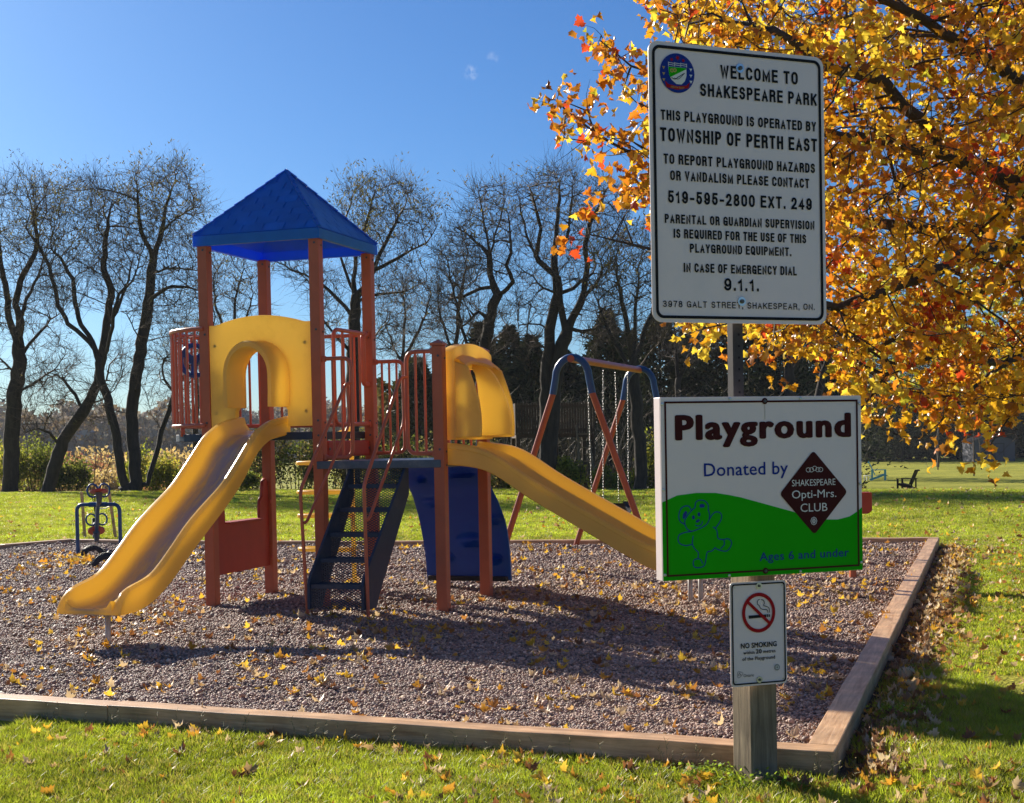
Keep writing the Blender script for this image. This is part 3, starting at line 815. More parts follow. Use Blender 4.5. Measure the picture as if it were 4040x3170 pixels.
def slide_mat(name, col, tcol, worn, axis_scale, tamt=.50):
    m_, nt_, N, L = new_mat(name)
    out = N.new('ShaderNodeOutputMaterial'); p = N.new('ShaderNodeBsdfPrincipled'); tc = N.new('ShaderNodeTexCoord')
    mp = N.new('ShaderNodeMapping'); mp.inputs['Scale'].default_value = axis_scale; L.new(tc.outputs['Object'], mp.inputs[0])
    nz = N.new('ShaderNodeTexNoise'); nz.inputs['Scale'].default_value = 3; nz.inputs['Detail'].default_value = 9; nz.inputs['Roughness'].default_value = .65; L.new(mp.outputs[0], nz.inputs[0])
    at_ = N.new('ShaderNodeAttribute'); at_.attribute_name = 'worn'
    mr = N.new('ShaderNodeMapRange'); mr.inputs[1].default_value = .28; mr.inputs[2].default_value = .52; L.new(nz.outputs[0], mr.inputs[0])
    mu = N.new('ShaderNodeMath'); mu.operation = 'MULTIPLY'; mu.use_clamp = True; L.new(mr.outputs[0], mu.inputs[0]); L.new(at_.outputs['Fac'], mu.inputs[1])
    mx = N.new('ShaderNodeMixRGB'); mx.inputs[1].default_value = (*col, 1); mx.inputs[2].default_value = (*worn, 1); L.new(mu.outputs[0], mx.inputs[0])
    n2 = N.new('ShaderNodeTexNoise'); n2.inputs['Scale'].default_value = 60; n2.inputs['Detail'].default_value = 3; L.new(tc.outputs['Object'], n2.inputs[0])
    bp = N.new('ShaderNodeBump'); bp.inputs['Strength'].default_value = .10; bp.inputs['Distance'].default_value = .01; L.new(n2.outputs[0], bp.inputs['Height']); L.new(bp.outputs[0], p.inputs['Normal'])
    L.new(mx.outputs[0], p.inputs['Base Color'])
    p.inputs['Roughness'].default_value = .26
    t = N.new('ShaderNodeBsdfTranslucent'); t.inputs[0].default_value = (*tcol, 1)
    f = N.new('ShaderNodeMath'); f.operation = 'MULTIPLY_ADD'; f.inputs[1].default_value = -tamt * .8; f.inputs[2].default_value = tamt; L.new(mu.outputs[0], f.inputs[0])
    ms = N.new('ShaderNodeMixShader'); L.new(f.outputs[0], ms.inputs[0]); L.new(p.outputs[0], ms.inputs[1]); L.new(t.outputs[0], ms.inputs[2]); L.new(ms.outputs[0], out.inputs[0]); return m_
M_sl1 = slide_mat('yellow_slide_plastic', (.84, .62, .18), (1, .72, .14), (.40, .31, .30), (4, .8, .8))
def wear(o, fn):
    me = o.data; a = me.attributes.new('worn', 'FLOAT', 'POINT')
    a.data.foreach_set('value', [fn(v.co) for v in me.vertices])
p1 = [(.03, 1.745, 1.575), (-.02, 1.742, 1.572), (-.34, 1.70, 1.535), (-.60, 1.60, 1.415), (-.85, 1.40, 1.17), (-1.15, 1.17, .965), (-1.43, 1.03, .80), (-1.70, .885, .635), (-2.0, .67, .435), (-2.22, .525, .32), (-2.42, .478, .262), (-2.58, .458, .262), (-2.67, .42, .262), (-2.71, .34, .265), (-2.72, .31, .27)]
s1 = slide('slide', p1, (.31, .83), lambda s_, c, z: (c, s_, z), M_sl1, None)
s1['label'] = 'steep yellow slide with worn grey-purple bed'
wear(s1, lambda c: max(0, 1 - (abs(c.x - .57) / .17) ** 3) * .95 * (1 if c.y < -.3 else .3) if .36 < c.x < .78 else .0)
b = MB(); b.tube([(.55, -2.45, .27), (.545, -2.45, -.1)], .022, 10); b.build('slide_leg', M_lightsteel, PS, smooth=True)
p2 = [(2.30, 1.475, 1.285), (2.36, 1.47, 1.279), (2.54, 1.452, 1.265), (2.70, 1.418, 1.235), (2.86, 1.33, 1.145), (3.03, 1.205, 1.02), (3.26, 1.07, .885), (3.54, .912, .725), (3.82, .757, .562), (4.04, .632, .437), (4.18, .570, .368), (4.32, .53, .325), (4.48, .515, .318), (4.58, .49, .318), (4.63, .42, .32), (4.65, .37, .33)]
s2 = slide('slide', p2, (.05, 1.05), lambda s_, c, z: (s_, c, z), M_sl1, None, lanes=((0, .48), (.48, 1)))
s2['label'] = 'wide yellow double slide running to the right'
wear(s2, lambda c: .25 * max(0, math.sin((c.y - .1) * PI * 2 / .9)) if .12 < c.y < .98 else 0)
b = MB()
for x, y in ((4.34, .88), (4.41, 1.01)):
    b = MB(); b.tube([(x, y, .30), (x, y, -.1)], .022, 10); b.build('slide_leg', M_lightsteel, PS, smooth=True)

# ---- yellow double hood between the short posts
outh = [(.09, 1.50), (1.10, 1.50), (1.11, 2.28)] + [(1.10 - 1.0 * k / 16, 2.30 + .075 * math.sin(PI * k / 16) ** .7) for k in range(17)] + [(.08, 2.28)]
holes = []
holes.append([(.15, 1.53), (.15, 1.98), (.19, 2.09), (.30, 2.15), (.86, 2.15), (.97, 2.09), (1.01, 1.98), (1.01, 1.53)])
hp = plate('hood_panel', [outh] + holes, .085, M_yel, PS, Matrix.Translation((2.365, 0, 0)) @ YZ, bevel=.015, smooth=True)
def fin(pts, y, t, name):
    b = MB(); b.prism(pts, y - t / 2, y + t / 2, 'y'); b.build(name, M_yel, hp, bevel=.012)
wing = [(2.38, 1.515), (2.655, 1.52), (2.66, 1.62), (2.655, 1.73), (2.64, 1.85), (2.60, 1.98), (2.565, 2.08), (2.54, 2.15), (2.38, 2.21)]
fin(wing, .115, .035, 'near_wing')
finp = [(2.48, 1.535), (2.775, 1.535), (2.785, 1.62), (2.775, 1.735), (2.755, 1.81), (2.73, 1.88), (2.69, 1.97), (2.65, 2.05), (2.60, 2.12), (2.55, 2.165), (2.46, 2.20), (2.38, 2.215), (2.40, 2.17), (2.44, 2.10), (2.462, 2.0), (2.475, 1.85), (2.48, 1.65)]
fin(finp, .58, .05, 'middle_fin')
fin(wing, 1.04, .035, 'far_wing')
b = MB()
rows = []
for j in range(15):
    y = .10 + .95 * j / 14; h = .045 * abs(math.sin(2 * PI * (y - .10) / .95)); ex_ = .16 + .09 * math.exp(-((y - .58) / .12) ** 2)
    rows.append([(2.36, y, 2.225 + h), (2.36 + ex_ * .6, y, 2.21 + h), (2.36 + ex_, y, 2.165 + h * .8), (2.36 + ex_, y, 2.14 + h * .8), (2.36 + ex_ * .6, y, 2.17 + h * .8), (2.36, y, 2.18 + h)])
b.grid(rows, closed_u=True); b.build('hood_brow', M_yel, hp, smooth=True, angle=40)
for z in (1.62, 2.19): bolt((2.41, .11, z), .013, hp, 'y')

# ---- stairs
XL, XR = 1.40, 1.90
ST = [(-.795, .30), (-.625, .505), (-.45, .712), (-.275, .918), (-.10, 1.12)]      # tread nose y, z
def xs_(y, x): return x + (.05 if x < 1.6 else .08) * (y + .8) / .8               # the flight flares a little towards the top
so_ = [(.02, 1.325), (-.79, .36), (-.815, .30), (-.815, .09), (-.60, .09), (-.54, .20), (.02, 1.03)]
stair = MB(); 
def stringer(x):
    b = MB(); n_ = len(so_); P = [(xs_(y, x) - .012, y, z) for y, z in so_] + [(xs_(y, x) + .012, y, z) for y, z in so_]
    b.add(P, [tuple(range(n_)), tuple(range(2 * n_ - 1, n_ - 1, -1))] + [(i, i + n_, (i + 1) % n_ + n_, (i + 1) % n_) for i in range(n_)]); return b
fl = stringer(XL).build('stair_stringer', M_navy, PS, bevel=.003); stringer(XR).build('stair_stringer', M_navy, PS, bevel=.003)
def lattice(p0, ux, uz, W_, H_, t=.0052, cw=.040, ch=.022):
    """expanded metal: two families of slanted strands between p0 and p0 + ux*W + uz*H"""
    b = MB(); ux, uz = Vector(ux).normalized(), Vector(uz).normalized(); nn_ = ux.cross(uz); p0 = Vector(p0)
    sl_ = ch / cw
    for sg in (1, -1):
        c = -W_ * sl_ if sg > 0 else 0; hi_ = H_ if sg > 0 else H_ + W_ * sl_
        while c < hi_:
            # z = c + sg*sl*x
            xs2 = sorted([0, W_] + [((zz - c) / (sg * sl_)) for zz in (0, H_) if 0 < (zz - c) / (sg * sl_) < W_])
            seg = [x for x in xs2 if -1e-6 <= c + sg * sl_ * x <= H_ + 1e-6]
            if len(seg) >= 2 and seg[-1] - seg[0] > 1e-3:
                a_, e_ = seg[0], seg[-1]
                b.bar(p0 + ux * a_ + uz * (c + sg * sl_ * a_), p0 + ux * e_ + uz * (c + sg * sl_ * e_), t, t * 1.3, up=nn_)
            c += ch
    return b
prev = .09
for i, (y, z) in enumerate(ST):
    xl, xr = xs_(y, XL) + .014, xs_(y, XR) - .014
    b = MB(); b.box(((xl + xr) / 2, y + .012, z - .018), (xr - xl, .024, .036)); b.box(((xl + xr) / 2, y + .19, z - .012), (xr - xl, .014, .024))
    tr = b.build('stair_tread', M_navy, PS)
    lattice((xl, y + .024, z - .004), (1, 0, 0), (0, 1, 0), xr - xl, .16).build('tread_mesh', M_navy, tr, kind='stuff')
    lattice((xl, y + (.006 if i == 0 else .02), prev), (1, 0, 0), (0, 0, 1), xr - xl, z - .036 - prev).build('riser_mesh', M_navy, tr, kind='stuff')
    prev = z
xl, xr = xs_(0, XL) + .014, xs_(0, XR) - .014
b = MB(); b.box(((xl + xr) / 2, .005, 1.29), (xr - xl, .02, .07)); tr = b.build('top_plate', M_navy, PS)
lattice((xl, .0, 1.12), (1, 0, 0), (0, 0, 1), xr - xl, .135).build('riser_mesh', M_navy, tr, kind='stuff')
def rail(pts, r=.0155): 
    b = MB(); b.tube(arc_pts(pts, .07), r, 10); return b.build('handrail', M_rail, PS, smooth=True, angle=50)
rail([(1.335, -.70, -.1), (1.345, -.815, 1.10), (1.44, -.06, 2.02), (1.47, -.0, 2.03)])
rail([(1.345, -.80, .82), (1.35, -.72, .82), (1.445, -.02, 1.66), (1.445, -.035, 2.025)], .0135)
rail([(1.925, -.76, -.1), (1.955, -.86, 1.14), (1.985, -.10, 2.06), (2.0, .0, 2.065)])
rail([(1.95, -.845, .85), (1.955, -.77, .85), (1.99, -.05, 1.67), (1.99, -.06, 2.055)], .0135)

# ---- red counter panel under the tall deck, left side
pr = [(.05, .27), (1.09, .27), (1.09, 1.0), (1.075, 1.12), (1.03, 1.155), (.985, 1.12), (.97, 1.02), (.965, .98), (.94, .96), (.915, .93), (.905, .86), (.905, .745), (.23, .745), (.23, .86), (.20, .93), (.15, .98), (.10, 1.12), (.05, 1.15)]
rp = plate('counter_panel', [pr], .024, M_redp, PS, Matrix.Translation((0, 0, 0)) @ YZ, bevel=.004)
b = MB(); b.box((.0, .57, .752), (.13, .66, .018)); b.build('counter_top', M_redp, rp, bevel=.004)
for z in (.36, .92): bolt((.06, 1.05, z), .02, rp, 'x', M_redp)

# ---- blue climbing wall
YZc = [(1.19, 1.36), (1.235, 1.27), (1.36, 1.20), (1.43, 1.05), (1.56, .92), (1.66, .78), (1.73, .66), (1.80, .48), (1.845, .30), (1.86, .10)]
def ypro(z):
    for (y0, z0_), (y1, z1_) in zip(YZc, YZc[1:]):
        if z <= z0_ and z >= z1_: return y0 + (y1 - y0) * (z0_ - z) / (z0_ - z1_)
    return YZc[-1][0] if z < .1 else YZc[0][0]
HOLDS = [(1.98, 1.16, .16, .035, 1), (1.62, .88, .15, .05, 1), (2.18, .70, .13, .055, 1), (1.92, .48, .16, .075, -1), (1.60, .30, .12, .06, 1), (2.15, .28, .1, .05, 1), (1.55, 1.12, .06, .04, 1)]
def off(x, z):
    d = 0
    for hx, hz, rx2, rz2, s_ in HOLDS:
        q = ((x - hx) / rx2) ** 2 + ((z - hz) / rz2) ** 2
        if q < 1.6: d += .075 * max(0, 1 - q) ** .6 * (1 if z > hz - rz2 * .2 else .8)
    return d
b = MB(); nx_, nz_ = 44, 54
front, back = [], []
for i in range(nz_ + 1):
    z = 1.33 - 1.25 * i / nz_; row = []; rb_ = []
    xl = 1.405 - .015 * math.sin(PI * i / nz_); xr = 2.24 + .075 * sm(i / nz_ * 1.6)
    for j in range(nx_ + 1):
        x = xl + (xr - xl) * j / nx_; e = min(1, min(j, nx_ - j) / 3); y = ypro(z)
        row.append((x, y + .015 * (1 - e) ** 2 + off(x, z), z)); rb_.append((x, y + .06 - .012 * (1 - e) + off(x, z) * 1.0, z - .02))
    front.append(row); back.append(rb_)
rows = [f_ + list(reversed(b_)) for f_, b_ in zip(front, back)]
b.grid(rows, closed_u=True); kk = len(rows[0]); b.f.append(tuple(range(kk))); b.f.append(tuple(len(b.v) - kk + j for j in reversed(range(kk))))
cw = b.build('climbing_wall', M_bluc, PS, smooth=True, angle=55)
b = MB(); b.box((1.86, 1.87, .085), (.86, .10, .05)); b.build('wall_foot', M_black, cw, bevel=.01)
for x, z in ((1.46, 1.245), (1.98, 1.25)): 
    b = MB(); b.tube([(x, 1.175, z), (x, 1.165, z)], .02, 12); b.build('bolt_cap', M_bluc, cw)

# ---- yellow step pole at the back
b = MB(); b.tube([(.70, 1.62, -.1), (.70, 1.62, 1.66)], .024, 10); sp = b.build('step_pole', M_yel, PS, smooth=True, angle=50)
for z in (1.29, .985, .74, .39):
    b = MB(); b.tube([(.70, 1.62, z), (.60, 1.57, z), (.35, 1.55, z), (.12, 1.58, z), (.06, 1.66, z), (.12, 1.76, z), (.35, 1.79, z), (.60, 1.70, z), (.70, 1.64, z)], .022, 8); b.build('step', M_yel, sp, smooth=True)
b = MB(); b.tube([(.70, 1.62, 1.64), (.70, 1.14, 1.56)], .022, 8); b.build('pole_arm', M_yel, sp, smooth=True)
# bolt heads on the posts
for k, (x, y, h) in POST.items():
    for z in ((1.565, 1.70, 2.52, 3.30) if h > 3 else (1.30, 1.42, 2.24)):
        bolt((x + .012, y - PW / 2 - .0005, z), .011, PS, 'y', M_galv, .007)
        bolt((x + PW / 2 + .0005, y + .01, z - .02), .011, PS, 'x', M_galv, .007)
for g_ in ((1.19, 0, 2.255), (1.19, 0, 1.36), (2.26, 0, 2.285), (2.26, 0, 1.385), (1.14, 1.085, 2.55), (1.14, 1.085, 1.67), (1.195, 1.14, 2.28), (2.255, 1.14, 2.28)):
    b = MB(); b.box(g_, (.05, .05, .055)); b.build('rail_clamp', M_rail, PS, bevel=.008)

# ================================================================== signs
def text_mesh(s_, bold=0):
    c = bpy.data.curves.new('lettering', 'FONT'); c.body = s_; c.size = 1; c.offset = bold; c.extrude = 0; c.resolution_u = 3
    o = bpy.data.objects.new('lettering', c); me = bpy.data.meshes.new_from_object(o); bpy.data.objects.remove(o); bpy.data.curves.remove(c); return me
_cap = max(v.co.y for v in text_mesh('H').vertices)
def lettering(parent, s_, x0, x1, zb, cap, mat, y=-.002, bold=.02, slant=0):
    me = text_mesh(s_, bold); X = [v.co.x for v in me.vertices]; a, e = min(X), max(X)
    kx, kz = (x1 - x0) / (e - a), cap / (_cap + 2 * bold)
    for v in me.vertices:
        X_, Z_ = x0 + (v.co.x - a) * kx, zb + (v.co.y + bold) * kz
        v.co = (X_ + slant * (Z_ - zb), y, Z_)
    me.materials.clear(); me.materials.append(mat)
    return link(bpy.data.objects.new('lettering', me), parent)
# ---- block lettering drawn with strokes of even weight (upright narrow capitals and digits)
def _arc(cx, cy, rx_, ry_, a0, a1, n=7):
    return [(cx + rx_ * math.cos(R(a0 + (a1 - a0) * k / n)), cy + ry_ * math.sin(R(a0 + (a1 - a0) * k / n))) for k in range(n + 1)]
_q = .30
GL = {
'A': (1.05, [[(0, 0), (.5, 1), (1, 0)], [(.17, .30), (.83, .30)]]),
'B': (1, [[(0, 0), (0, 1), (.55, 1)] + _arc(.55, .77, .40, .23, 90, -90) + [(0, .54)], [(.5, .54)] + _arc(.58, .27, .42, .27, 90, -90) + [(0, 0)]]),
'C': (1, [_arc(.5, .72, .5, .28, 12, 180) + _arc(.5, .28, .5, .28, 180, 348)]),
'D': (1, [[(0, 0), (0, 1), (.45, 1)] + _arc(.45, .66, .55, .34, 90, 0) + _arc(.45, .34, .55, .34, 0, -90) + [(0, 0), (0, .1)]]),
'E': (.9, [[(1, 1), (0, 1), (0, 0), (1, 0)], [(0, .53), (.92, .53)]]),
'F': (.85, [[(1, 1), (0, 1), (0, 0)], [(0, .52), (.88, .52)]]),
'G': (1.05, [_arc(.5, .72, .5, .28, 14, 180) + _arc(.5, .28, .5, .28, 180, 330) + [(1, .45), (.55, .45)], [(1, .46), (1, 0)]]),
'H': (1, [[(0, 0), (0, 1)], [(1, 0), (1, 1)], [(0, .53), (1, .53)]]),
'I': (0, [[(.5, 0), (.5, 1)]]),
'K': (1.02, [[(0, 0), (0, 1)], [(1, 1), (.05, .40)], [(.34, .60), (1, 0)]]),
'L': (.85, [[(0, 1), (0, 0), (1, 0)]]),
'M': (1.3, [[(0, 0), (0, 1), (.5, .12), (1, 1), (1, 0)]]),
'N': (1.02, [[(0, 0), (0, 1), (1, 0), (1, 1)]]),
'O': (1.05, [_arc(.5, .70, .5, .30, 0, 180) + _arc(.5, .30, .5, .30, 180, 360) + [(1, .70)]]),
'P': (.95, [[(0, 0), (0, 1), (.55, 1)] + _arc(.55, .74, .45, .26, 90, -90) + [(0, .48)]]),
'Q': (1.05, [_arc(.5, .70, .5, .30, 0, 180) + _arc(.5, .30, .5, .30, 180, 360) + [(1, .70)], [(.58, .22), (1.02, -.06)]]),
'R': (1, [[(0, 0), (0, 1), (.58, 1)] + _arc(.58, .76, .40, .24, 90, -90) + [(0, .52)], [(.52, .52)] + _arc(.62, .34, .33, .18, 90, 0, 4) + [(.97, .08), (1.0, 0)]]),
'S': (.95, [_arc(.5, .76, .46, .24, 15, 180) + _arc(.5, .72, .46, .20, 190, 262, 3) + _arc(.52, .28, .48, .25, 78, 0, 4) + _arc(.5, .25, .5, .25, -5, -168)]),
'T': (.95, [[(0, 1), (1, 1)], [(.5, 1), (.5, 0)]]),
'U': (1, [[(0, 1)] + _arc(.5, .30, .5, .30, 180, 360) + [(1, 1)]]),
'V': (1.02, [[(0, 1), (.5, 0), (1, 1)]]),
'W': (1.45, [[(0, 1), (.25, 0), (.5, .95), (.75, 0), (1, 1)]]),
'X': (1, [[(0, 1), (1, 0)], [(1, 1), (0, 0)]]),
'Y': (1, [[(0, 1), (.5, .42), (1, 1)], [(.5, .46), (.5, 0)]]),
'Z': (.95, [[(0, 1), (1, 1), (0, 0), (1, 0)]]),
'0': (.92, [_arc(.5, .70, .5, .30, 0, 180) + _arc(.5, .30, .5, .30, 180, 360) + [(1, .70)]]),
'1': (.5, [[(0, .72), (.42, .80), (.72, 1), (.72, 0)]]),
'2': (.92, [_arc(.5, .72, .46, .28, 170, -20) + [(.75, .42), (.12, .12), (.02, 0), (1, 0)]]),
'3': (.92, [_arc(.48, .76, .44, .24, 160, -90) + [(.35, .52)], [(.45, .52)] + _arc(.48, .26, .5, .26, 90, -165)]),
'4': (.95, [[(.72, 0), (.72, 1), (0, .26), (1, .26)]]),
'5': (.92, [[(.92, 1), (.16, 1), (.06, .50), (.2, .58)] + _arc(.5, .32, .48, .32, 100, -165)]),
'7': (.88, [[(0, 1), (1, 1), (.55, .5), (.36, 0)]]),
'8': (.92, [_arc(.5, .77, .42, .23, -90, 270, 14), _arc(.5, .27, .5, .27, 90, 450, 14)]),
'9': (.92, [_arc(.5, .69, .46, .31, 0, 360, 14), [(.98, .72)] + _arc(.48, .30, .50, .30, 0, -160)]),
'-': (.55, [[(0, .38), (1, .38)]]), '.': (0, [[(.5, -.01), (.5, .06)]]), ',': (0, [[(.5, .06), (.5, -.03), (.38, -.16)]])}
def block_text(parent, s_, x0, x1, zb, cap, mat, y=-.002, wt=.165):
    st = wt * cap; adv = []; tot = 0
    gap = .42
    for c in s_:                                     # natural widths in units of the letter width
        w_ = GL[c][0] if c in GL else .55
        adv.append(w_); tot += w_ + gap
    tot -= gap; k = (x1 - x0 - st * sum(1 for c in s_ if c in GL)) / tot
    if k <= 0: k = .001
    b = MB(); x = x0; lay_ = 0
    for c, w_ in zip(s_, adv):
        if c in GL:
            lay_ = 0
            for pl_ in GL[c][1]:
                P = []
                for a, e in pl_:
                    q = Vector((x + st / 2 + (a if w_ > 0 else 0) * w_ * k, zb + st / 2 + e * (cap - st)))
                    if not P or (q - P[-1]).length > 1e-5: P.append(q)
                closed = len(P) > 8 and (P[0] - P[-1]).length < st * .35
                if closed and (P[0] - P[-1]).length < 1e-4 * 20: P.pop()
                n_ = len(P)
                # butt ends reach out to the letter's edge on straight strokes
                if not closed:
                    def vert(a, e): return abs(a.x - e.x) < 1e-6 or abs(a.y - e.y) < 1e-6
                    d0 = (P[0] - P[1]).normalized(); d1 = (P[-1] - P[-2]).normalized()
                    P[0] = P[0] + d0 * st * .5 * (1 if abs(d0.y) > .5 or vert(P[0], P[1]) else .1); P[-1] = P[-1] + d1 * st * .5 * (1 if abs(d1.y) > .5 or vert(P[-1], P[-2]) else .1)
                L_, R_ = [], []
                for i in range(n_):
                    a = P[i - 1] if (i > 0 or closed) else None; e = P[(i + 1) % n_] if (i < n_ - 1 or closed) else None
                    if a is None: t = (e - P[i]).normalized(); nn_ = Vector((-t.y, t.x)) * st / 2
                    elif e is None: t = (P[i] - a).normalized(); nn_ = Vector((-t.y, t.x)) * st / 2
                    else:
                        t0, t1 = (P[i] - a).normalized(), (e - P[i]).normalized(); n0_, n1_ = Vector((-t0.y, t0.x)), Vector((-t1.y, t1.x)); m_ = n0_ + n1_
                        if m_.length < .25: m_ = n0_ 
                        m_.normalize(); nn_ = m_ * (st / 2 / max(.42, m_.dot(n0_)))
                    yy = y - .00025 * lay_
                    q1, q2 = P[i] + nn_, P[i] - nn_
                    L_.append((q1.x, yy, min(q1.y, zb + cap * 1.0) if c not in ',Q' else q1.y)); R_.append((q2.x, yy, min(q2.y, zb + cap * 1.0)))
                b.add(L_ + R_, [(i, (i + 1) % n_, (i + 1) % n_ + n_, i + n_) for i in range(n_ if closed else n_ - 1)])
                lay_ += 1
            x += w_ * k + st
            if w_ == 0: pass
        else: x += w_ * k
        x += gap * k
    return b.build('lettering', mat, parent)
def fat_text(parent, s_, x0, x1, zb, cap, mat, y=-.002, fx=.05, fz=.03, space=1.1, n=10):
    """the plain face thickened by setting it several times, each a hair in front of the last"""
    c = bpy.data.curves.new('lettering', 'FONT'); c.body = s_; c.size = 1; c.resolution_u = 3; c.space_character = space
    o = bpy.data.objects.new('lettering', c); me = bpy.data.meshes.new_from_object(o); bpy.data.objects.remove(o); bpy.data.curves.remove(c)
    V = [tuple(v.co) for v in me.vertices]; Fc = [tuple(p.vertices) for p in me.polygons]; a, e = min(v[0] for v in V) - fx, max(v[0] for v in V) + fx
    kx, kz = (x1 - x0) / (e - a), cap / (_cap + 2 * fz); b = MB()
    offs = [(fx * math.cos(2 * PI * k / n) , fz * math.sin(2 * PI * k / n)) for k in range(n)] + [(0, 0)] + ([(fx * .5 * math.cos(2 * PI * k / n), fz * .5 * math.sin(2 * PI * k / n)) for k in range(n)] if fx > .045 else [])
    for j, (ox, oz) in enumerate(offs): b.add([(x0 + (v[0] + ox - a) * kx, y - .00006 * j, zb + (v[1] + oz + fz) * kz) for v in V], Fc)
    return b.build('lettering', mat, parent)
def flat(name, outs, mat, parent, y=-.002, t=.0008):
    return plate(name, outs, t, mat, parent, Matrix.Translation((0, y, 0)) @ XZ)
def stroke(name, pts, w_, mat, parent, y=-.003, closed=False):   # a painted line of even width
    P = [Vector((a, b_)) for a, b_ in pts]
    if len(P) > 2:                                   # Catmull-Rom smoothing
        Q = []; n_ = len(P); rng_ = range(n_ if closed else n_ - 1)
        for i in rng_:
            p0, p1, p2, p3 = (P[(i + k) % n_] if closed else P[max(0, min(n_ - 1, i + k))] for k in (-1, 0, 1, 2))
            for k in range(5):
                t = k / 5
                Q.append(.5 * ((2 * p1) + (p2 - p0) * t + (2 * p0 - 5 * p1 + 4 * p2 - p3) * t * t + (3 * p1 - p0 - 3 * p2 + p3) * t ** 3))
        if not closed: Q.append(P[-1])
        P = Q
    b = MB(); n_ = len(P); L_, R_ = [], []
    for i in range(n_):
        a = P[i - 1] if (i > 0 or closed) else P[i]; c = P[(i + 1) % n_] if (i < n_ - 1 or closed) else P[i]
        t = (c - a).normalized(); nn_ = Vector((-t.y, t.x)) * w_ / 2
        L_.append((P[i].x + nn_.x, y, P[i].y + nn_.y)); R_.append((P[i].x - nn_.x, y, P[i].y - nn_.y))
    b.add(L_ + R_, [(i, (i + 1) % n_, (i + 1) % n_ + n_, i + n_) for i in range(n_ if closed else n_ - 1)])
    return b.build(name, mat, parent)

# ---- the post that carries them
sp_ = empty('sign_post', (1.065, 6.09, Z0), R(27)); tag(sp_, 'thick weathered grey wooden post with a square steel pole fixed to its top', 'sign post')
b = MB(); b.box((0, 0, .70), (.142, .142, 1.9)); wpst = b.build('wooden_post', M_oldpost, sp_, bevel=.008)
b = MB()
pw, pl = .052, .052
ang = Matrix.Rotation(R(-5), 3, 'Z')
b.box((-.055, .03, 2.15), (.052, .052, 2.0), ang)
pole = b.build('steel_pole', M_pole, sp_, bevel=.004)
b = MB()
for k in range(34):
    z = 1.30 + k * .0254 * 2
    b.tube([(-.055, .0035, z), (-.055, .0025, z)], .0055, 8)
b.build('pole_holes', M_ink, pole, kind='stuff')

# ---- WELCOME sign
ws = empty('welcome_sign', (1.024, 6.03, 2.585), .383); tag(ws, 'tall white metal sign with black border and WELCOME TO SHAKESPEARE PARK lettering', 'sign')
pan = plate('panel', [mm_rrect(-.442, -.598, .442, .598, .045)], .004, M_white, ws, Matrix.Translation((0, .003, 0)) @ XZ)
bo = flat('border', [mm_rrect(-.425, -.581, .425, .581, .036), mm_rrect(-.4125, -.5685, .4125, .5685, .026)], M_ink, ws)
for s_, x0, x1, zb, cap in (('WELCOME TO', -0.0918, 0.3043, 0.4657, 0.056), ('SHAKESPEARE PARK', -0.1939, 0.4027, 0.3795, 0.0544), ('THIS PLAYGROUND IS OPERATED BY', -0.3883, 0.3971, 0.2649, 0.0432),
        ('TOWNSHIP OF PERTH EAST', -0.3925, 0.4012, 0.1741, 0.0583), ('TO REPORT PLAYGROUND HAZARDS', -0.3777, 0.3886, 0.0789, 0.0428), ('OR VANDALISM PLEASE CONTACT', -0.3468, 0.3573, 0.01, 0.0421),
        ('519-595-2800 EXT. 249', -0.3597, 0.3695, -0.0872, 0.0532), ('PARENTAL OR GUARDIAN SUPERVISION', -0.3763, 0.382, -0.174, 0.039), ('IS REQUIRED FOR THE USE OF THIS', -0.3346, 0.3369, -0.2361, 0.0391),
        ('PLAYGROUND EQUIPMENT.', -0.256, 0.2583, -0.2961, 0.0384), ('IN CASE OF EMERGENCY DIAL', -0.2881, 0.2854, -0.3809, 0.0392), ('9.1.1.', -0.0885, 0.0871, -0.4561, 0.0543), ('3978 GALT STREET, SHAKESPEAR, ON.', -0.392, 0.3775, -0.5329, 0.0275)):
    block_text(ws, s_, x0, x1, zb, cap, M_ink, wt=.185 if cap > .03 else .15)
cr_ = flat('crest', [circ(-.305, .468, .084, 36)], M_sblue, ws)
flat('shield', [[(-.349, .493), (-.261, .493), (-.2605, .460), (-.269, .436), (-.285, .421), (-.310, .421), (-.3325, .437), (-.3447, .458)]], M_spale, cr_, -.003)
flat('shield_field', [[(-.348, .492), (-.262, .492), (-.262, .487), (-.340, .448), (-.3455, .460)]], M_sgreen, cr_, -.0038)
for k in range(3):
    xa = -.348 + .030 * k
    stroke('fence_mark', [(xa, .510), (xa + .028, .508)], .0025, M_spale, cr_, -.0038); stroke('fence_mark', [(xa, .502), (xa + .028, .500)], .0025, M_spale, cr_, -.0038); stroke('fence_mark', [(xa, .513), (xa, .495)], .0025, M_spale, cr_, -.0038)
stroke('fence_mark', [(-.2595, .511), (-.2595, .495)], .0025, M_spale, cr_, -.0038)
def star(cx_, cz_, r, n=7): return [(cx_ + r * (1 if k % 2 else .45) * math.cos(PI * k / n + PI / 2), cz_ + r * (1 if k % 2 else .45) * math.sin(PI * k / n + PI / 2)) for k in range(2 * n)]
for x, z, r in ((-.303, .533, .0115), (-.3315, .5235, .009), (-.2750, .5235, .009)): flat('maple_mark', [star(x, z, r)], M_sred, cr_, -.003)
flat('banner', [[(-.3652, .4321), (-.350, .418), (-.3051, .412), (-.262, .418), (-.2448, .4336), (-.252, .408), (-.3055, .3971), (-.3582, .404)]], M_sred, cr_, -.003)
M_gold = simple('gold_sign_ink', (.45, .30, .06), .5)
lettering(cr_, 'PERTH EAST', -.338, -.272, .402, .0085, M_gold, -.0045, .01)
